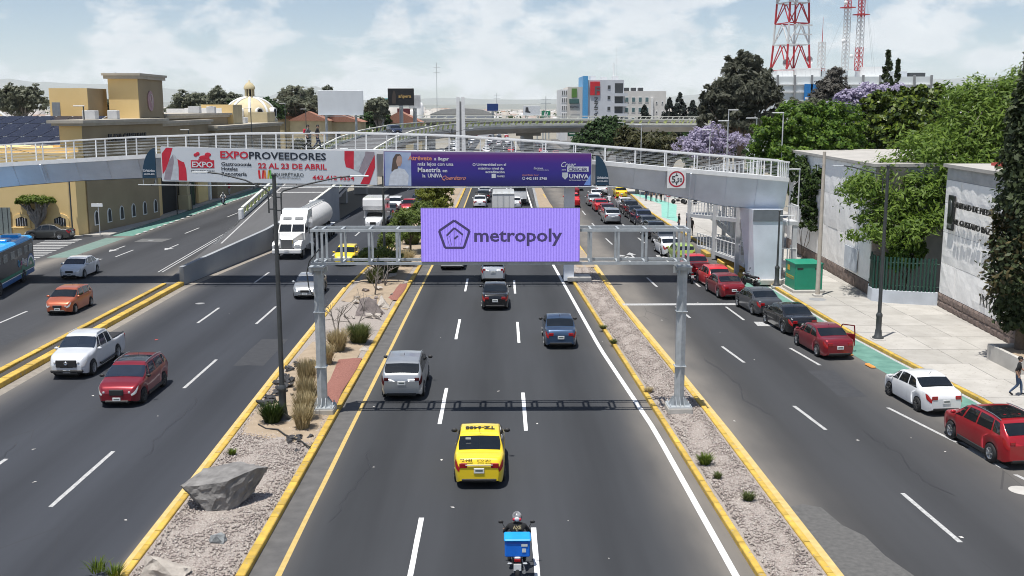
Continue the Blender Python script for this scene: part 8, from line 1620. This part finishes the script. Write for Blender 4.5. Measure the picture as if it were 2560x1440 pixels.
person('walk', 'pedestrian in dark clothes crossing the footbridge', -12.85, 74.3, -90, 'black', 'navy', z=9.43); pq = person('walk', 'pedestrian with a red bag close behind on the footbridge', -13.6, 74.7, -90, 'grey', 'black', z=9.42); MB().bevbox((0, -.2, 1.25), (.28, .16, .38), .06).build('bag', CLOTH['red'], pq)
person('walk', 'pedestrian in a bright pink shirt on the plaza pavement', -38.5, 149.3, 180, 'red', 'white'); person('walk', 'pedestrian in beige beside the one in pink', -39.1, 150.2, 175, 'beige', 'beige')
for i, (x, y, h, s, tr, l) in enumerate(((19.3, 138.8, 40, 'navy', 'jeans', 'standing person in navy top by the mint path'), (19.9, 138.2, 130, 'grey', 'black', 'standing person in grey top by the mint path'), (20.5, 137.8, 220, 'white', 'grey', 'standing person in white top among the waiting group'), (21.0, 137.2, 200, 'black', 'black', 'standing person all in black among the waiting group'), (21.5, 136.8, 160, 'brown', 'jeans', 'standing person in brown top beside the motorbike'), (17.9, 104.6, 100, 'black', 'jeans', 'person in black beside the car with its tailgate up'), (18.5, 103.6, 260, 'navy', 'grey', 'person in navy at the kerb behind the open car'), (18.4, 100.5, 200, 'black', 'black', 'person in black on the pavement by the queue'))): person('stand', l, x, y, h, s, tr, group='people waiting by the side road')

# ------------------------------------------------------------------ motorcycles
def motorcycle(label, x, y, heading, pcol='black', z=0, group='motorbikes', lean=0):
    t = thing('motorcycle', label, 'motorcycle', (x, y, z), R(heading), group); t.rotation_euler = (0, R(lean), R(heading)); ty, ri = wheel_mesh(.30, .11, 10)
    for yy in (-.62, .66): w = link('wheel', ty, BLACK, t, (0, yy, .30)); link('rim', ri, STEELRIM, w)
    b = MB(); b.bar((0, -.62, .30), (0, .15, .42), .07); b.bar((0, .15, .42), (0, .45, .78), .06); b.bar((0, -.55, .62), (0, .42, .74), .07); b.bevbox((0, .05, .42), (.26, .42, .30), .05); b.build('frame', TRIM, t)
    b = MB(); 
    for s in (-1, 1): b.bar((s*.09, .66, .30), (s*.09, .46, .88), .045)
    b.build('fork', CHROME, t); P_ = PAINT[pcol]
    MB().ell((0, .22, .80), (.15, .27, .13), 12, 8).build('fuel_tank', P_, t); MB().bevbox((0, -.25, .76), (.24, .62, .10), .04).build('seat', TRIM, t); MB().bevbox((0, -.66, .76), (.20, .36, .12), .05).build('tail', P_, t); MB().bevbox((0, -.83, .70), (.17, .04, .09), .02).build('tail_light', TAIL, t); MB().bevbox((0, -.86, .52), (.20, .02, .19), .006).build('number_plate', PLATE, t)
    for s in (-1, 1): MB().bevbox((s*.20, -.80, .60), (.12, .05, .05), .02).build('indicator', HEAD, t)
    b = MB(); b.tube([(-.36, .40, .97), (-.2, .48, .98), (0, .50, .94), (.2, .48, .98), (.36, .40, .97)], .018, 6); b.build('handlebar', TRIM, t)
    for s in (-1, 1): m_ = MB(); m_.tube([(s*.28, .46, .98), (s*.40, .48, 1.20)], .009, 5); m_.ell((s*.43, .48, 1.22), (.075, .02, .045), 10, 6); m_.build('mirror', TRIM, t)
    MB().ell((0, .62, .86), (.10, .08, .10), 10, 7).build('headlight', HEAD, t); MB().tube([(.14, .1, .28), (.16, -.4, .30), (.17, -.85, .38)], [.03, .04, .05], 8).build('exhaust', CHROME, t); MB().bevbox((0, .66, .63), (.13, .34, .04), .02).build('front_fender', P_, t)
    return t
HELM = mat('helmet_grey', (.07, .07, .075), .25, scale=9, col2=(.35, .35, .36))
mo = motorcycle('white tailed delivery motorcycle ridden in front of the taxi', .42, 26.5, 0, 'white', group=None)
rd = person('ride', 'delivery rider in black jacket and patterned helmet on the motorcycle', .42, 26.5, 0, 'black', 'black', z=0, helmet=HELM, scale=1.02)
bx = thing('delivery_box', 'bright blue delivery box strapped behind the rider', 'box', (.42, 25.93, .78)); BBX = mat('box_blue', (.008, .16, .70), .45, var=.08)
MB().bevbox((0, 0, .22), (.66, .50, .44), .03).build('body', BBX, bx); MB().bevbox((0, 0, .46), (.70, .54, .07), .03).build('lid', mat('box_lid_blue', (.01, .33, .86), .4), bx); MB().box(.10, .26, -.262, -.255, .30, .37).build('sticker', STICK, bx); MB().box(.12, .22, -.262, -.255, .14, .24).build('sticker', STICK, bx)
MB().box(-.29, .29, -.264, -.254, .38, .42).build('strap', mat('box_strap', (.004, .05, .30), .6), bx)
jb = MB(); jb.box(-.03, .03, -.012, .0, 0, .22); jb.build('back_print', mat('gold_print', (.36, .30, .16), .7), rd, (.0, -.085, .98)).rotation_euler = (R(-17), 0, 0); text('back_print', 'AXE', .12, MATS['gold_print'], rd, (-.11, -.07, 1.22), bold=.03, width=.22).rotation_euler = (R(-17), 0, 0)
h_ = [c for c in rd.children if c.name.startswith('helmet')][0]; MB().ell((0, .085, 1.44), (.075, .03, .06), 10, 6).build('helmet_emblem', CLOTH['white'], h_).location = (0, -.04, 0)
for s in (-1, 1): MB().ell((s*.075, .09, 1.43), (.045, .035, .045), 8, 6).build('helmet_patch', CLOTH['red'], h_).location = (0, -.03, 0)
motorcycle('small motorbike ridden along the plaza cycle lane', -35.8, 135.6, 190, 'black'); person('ride', 'rider in white shirt on the small plaza motorbike', -35.8, 135.6, 190, 'white', 'black', z=0, helmet=HELM)
for i, (x, y, h, c, l, rl) in enumerate(((13.75, 132.5, 0, 'white', 'white motorbike between the queue lanes', 'rider in white on the bike between the lanes'), (13.6, 139.5, 0, 'black', 'black motorbike behind the traffic cones', 'rider in dark jacket behind the cones'), (13.0, 147, 0, 'red', 'red motorbike far up the queue', 'rider in grey far up the queue'), (13.45, 73.9, 8, 'black', 'black motorbike squeezed beside the red hatchback', None), (17.15, 71.0, 30, 'black', 'black motorbike parked against the bridge pier', None), (22.9, 134.8, 100, 'white', 'white motorbike parked on the far pavement', None), (16.2, 116, 20, 'black', 'black motorbike parked by the kerb bulge', None), (24.2, 133.5, 80, 'black', 'dark motorbike beside the white parked one', None))):
    motorcycle(l, x, y, h, c, z=.15 if x > 17 else 0)
    if rl: person('ride', rl, x, y, h, ['white', 'black', 'grey'][i % 3], 'navy', z=0, helmet=HELM, group='motorbike riders')
for i, (x, y) in enumerate(((16.0, 138.6), (16.1, 141.6), (16.0, 145.0), (15.9, 135.8))):
    t = thing('traffic_cone', 'red and white traffic cone before the yellow taxi', 'cone', (x, y, 0), 0, 'cones by the taxi'); MB().lathe([(.30, 0), (.30, .05), (.16, .06), (.10, .5), (.04, .9), (.001, .92)], 12).build('cone', mat('cone_red', (.62, .06, .05), .5), t); MB().lathe([(.125, .38), (.095, .58)], 12).build('white_band', WHITE, t)
# ------------------------------------------------------------------ far background: hills and city
HILL = mat('hill_scrub', (.10, .105, .075), .95, scale=.002, bump=.0, col2=(.17, .16, .11), detail=9)
def hill(name, y, x0, x1, prof, seed, depth=1800, k_=1.0):
    rg = np.random.default_rng(seed); n = 90; X = np.linspace(x0, x1, n); base = k_*np.interp(np.linspace(0, 1, n), [p[0] for p in prof], [p[1] for p in prof])
    rough = np.zeros(n)
    for k in range(1, 6): rough += np.interp(X, np.linspace(x0, x1, 5*2**k), rg.normal(size=5*2**k))*.5**k
    V = []; K = 9
    for j in range(K):
        f = j/(K-1); s = math.sin(f*math.pi/2)
        for i in range(n): V.append((X[i], y+depth*f, -5+(base[i]*(1+.16*rough[i])+5)*s*(1+.05*rg.normal()*(0 < j < K-1))))
    F = [(j*n+i, j*n+i+1, (j+1)*n+i+1, (j+1)*n+i) for j in range(K-1) for i in range(n-1)]
    o = link(name, npmesh(name, V, F, True), HILL); o['kind'] = 'structure'; return o
hill('hills', 24000, -20400, 20400, [(0, 150), (.10, 200), (.17, 250), (.22, 215), (.27, 205), (.32, 140), (.38, 90), (.42, 60), (.46, 90), (.5, 70), (.55, 85), (.58, 70), (.62, 110), (.68, 190), (.74, 240), (.85, 300), (1, 260)], 1, 4000, 2.95)
hill('near_hills', 15000, -15000, 15000, [(0, 60), (.12, 110), (.2, 70), (.3, 40), (.39, 70), (.43, 20), (.5, 24), (.6, 30), (.66, 90), (.72, 120), (.8, 150), (1, 120)], 2, 2600, 2.7)
hill('far_peak', 27000, -8160, -2510, [(0, 0), (.3, 90), (.48, 190), (.55, 200), (.7, 110), (1, 0)], 3, 2000, 3.0)
# town on the plain: nobody could count it
rg = np.random.default_rng(4); V = []; F = []
n = 5200; yy = 480+rg.random(n)**1.5*2700; xx = (rg.random(n)-.5)*yy*1.15; keep = np.ones(n, bool)
for i in range(n):
    x, y = xx[i], yy[i]
    if abs(x-15) < 30 and y < 600: continue
    w, d, h = rg.uniform(5, 14), rg.uniform(5, 14), rg.uniform(3, 7)*(1 if rg.random() < .93 else 2.0); o = len(V); a = w/2; c = d/2
    V += [(x-a, y-c, -.3), (x+a, y-c, -.3), (x+a, y+c, -.3), (x-a, y+c, -.3), (x-a, y-c, h), (x+a, y-c, h), (x+a, y+c, h), (x-a, y+c, h)]
    F += [(o+4, o+5, o+6, o+7), (o, o+1, o+5, o+4), (o+1, o+2, o+6, o+5), (o+2, o+3, o+7, o+6), (o+3, o, o+4, o+7)]
ct = link('distant_town', npmesh('distant_town', V, F), islandmat('town_wall', [(.55, .53, .50), (.40, .36, .31), (.62, .62, .62), (.34, .22, .16), (.50, .50, .52)])); tag(ct, 'pale low houses of the distant town on the plain', 'town', kind='stuff')
k = 2600; y = 300+rg.random(k)**1.4*2600; x = (rg.random(k)-.5)*y*1.2; okk = ~((np.abs(x-5) < 24) & (y < 520)) & ~((x > -60) & (x < 25) & (y < 420)); x = x[okk]; y = y[okk]; k = len(x)
P = np.stack([x, y, rg.uniform(1, 4, k)], 1); Q = []
for i in range(k):
    m = 14; o = rg.normal(size=(m, 3))*np.array([2.2, 2.2, 1.6]); c = P[i]+o; s = rg.uniform(.8, 1.6, m)[:, None]; U = rg.normal(size=(m, 3)); U /= np.linalg.norm(U, axis=1)[:, None]; Wv = np.cross(U, rg.normal(size=(m, 3))); Wv /= np.linalg.norm(Wv, axis=1)[:, None]
    Q.append(np.stack([c-U*s, c-Wv*s, c+U*s, c+Wv*s], 1).reshape(-1, 3))
Q = np.concatenate(Q); tag(link('distant_trees', npmesh('distant_trees', Q, quads(Q)), LF['darkficus']), 'dark scattered trees among the distant town', 'trees', kind='stuff')
for i, (x, y, h) in enumerate(((-31, 520, 34), (14.5, 340, 16), (-52, 330, 19), (-57, 340, 18), (-62, 330, 18.5), (-95, 265, 21), (-2, 560, 20))):
    t = thing('power_pole', ['tall power pole with cross arms behind the pylon', 'thin dark mast before the boot billboard', 'grey pole behind the cream dome', 'grey pole beside the eucalyptus', 'grey pole above the terracotta roofs', 'power pole behind the stair tower', 'short pole on the far plain'][i], 'pole', (x, y, 0), 0, 'distant poles'); MB().tube([(0, 0, 0), (0, 0, h)], [.22, .12], 6).build('shaft', STEEL, t)
    for z in (.86, .93): MB().bar((-1.6, 0, h*z), (1.6, 0, h*z), .14).build('cross_arm', STEEL, t)
wt = thing('shed', 'grey vaulted factory shed with a white silo beyond the flyover', 'building', (-17, 470, 0)); MB().box(-14, 14, 0, 20, -.2, 9.5).build('walls', HG, wt); MB().yprism([(-14.5, 9.5), (14.5, 9.5), (9, 11.6), (0, 12.3), (-9, 11.6)], -.5, 20.5).build('roof', mat('shed_roof', (.33, .33, .32), .7), wt); MB().lathe([(2, 0), (2, 13), (1.4, 14.6), (.001, 15)], 16).build('silo', WHITE, wt, (-19, 0, 0))
hz = MB().box(-25000, 25000, -250, 30500, -6.3, 1150).build('haze', None); hz['kind'] = 'stuff'; hz['label'] = 'thin pale air haze over the whole scene'
hm = bpy.data.materials.new('air_haze'); hm.use_nodes = True; t = hm.node_tree; t.nodes.remove(t.nodes['Principled BSDF']); pvn = t.nodes.new('ShaderNodeVolumePrincipled'); pvn.inputs['Density'].default_value = 0.000035; pvn.inputs['Color'].default_value = (.87, .945, 1.0, 1); pvn.inputs['Anisotropy'].default_value = 0.0
SC.cycles.volume_bounces = 2
t.links.new(pvn.outputs[0], t.nodes['Material Output'].inputs['Volume']); hz.data.materials.append(hm)
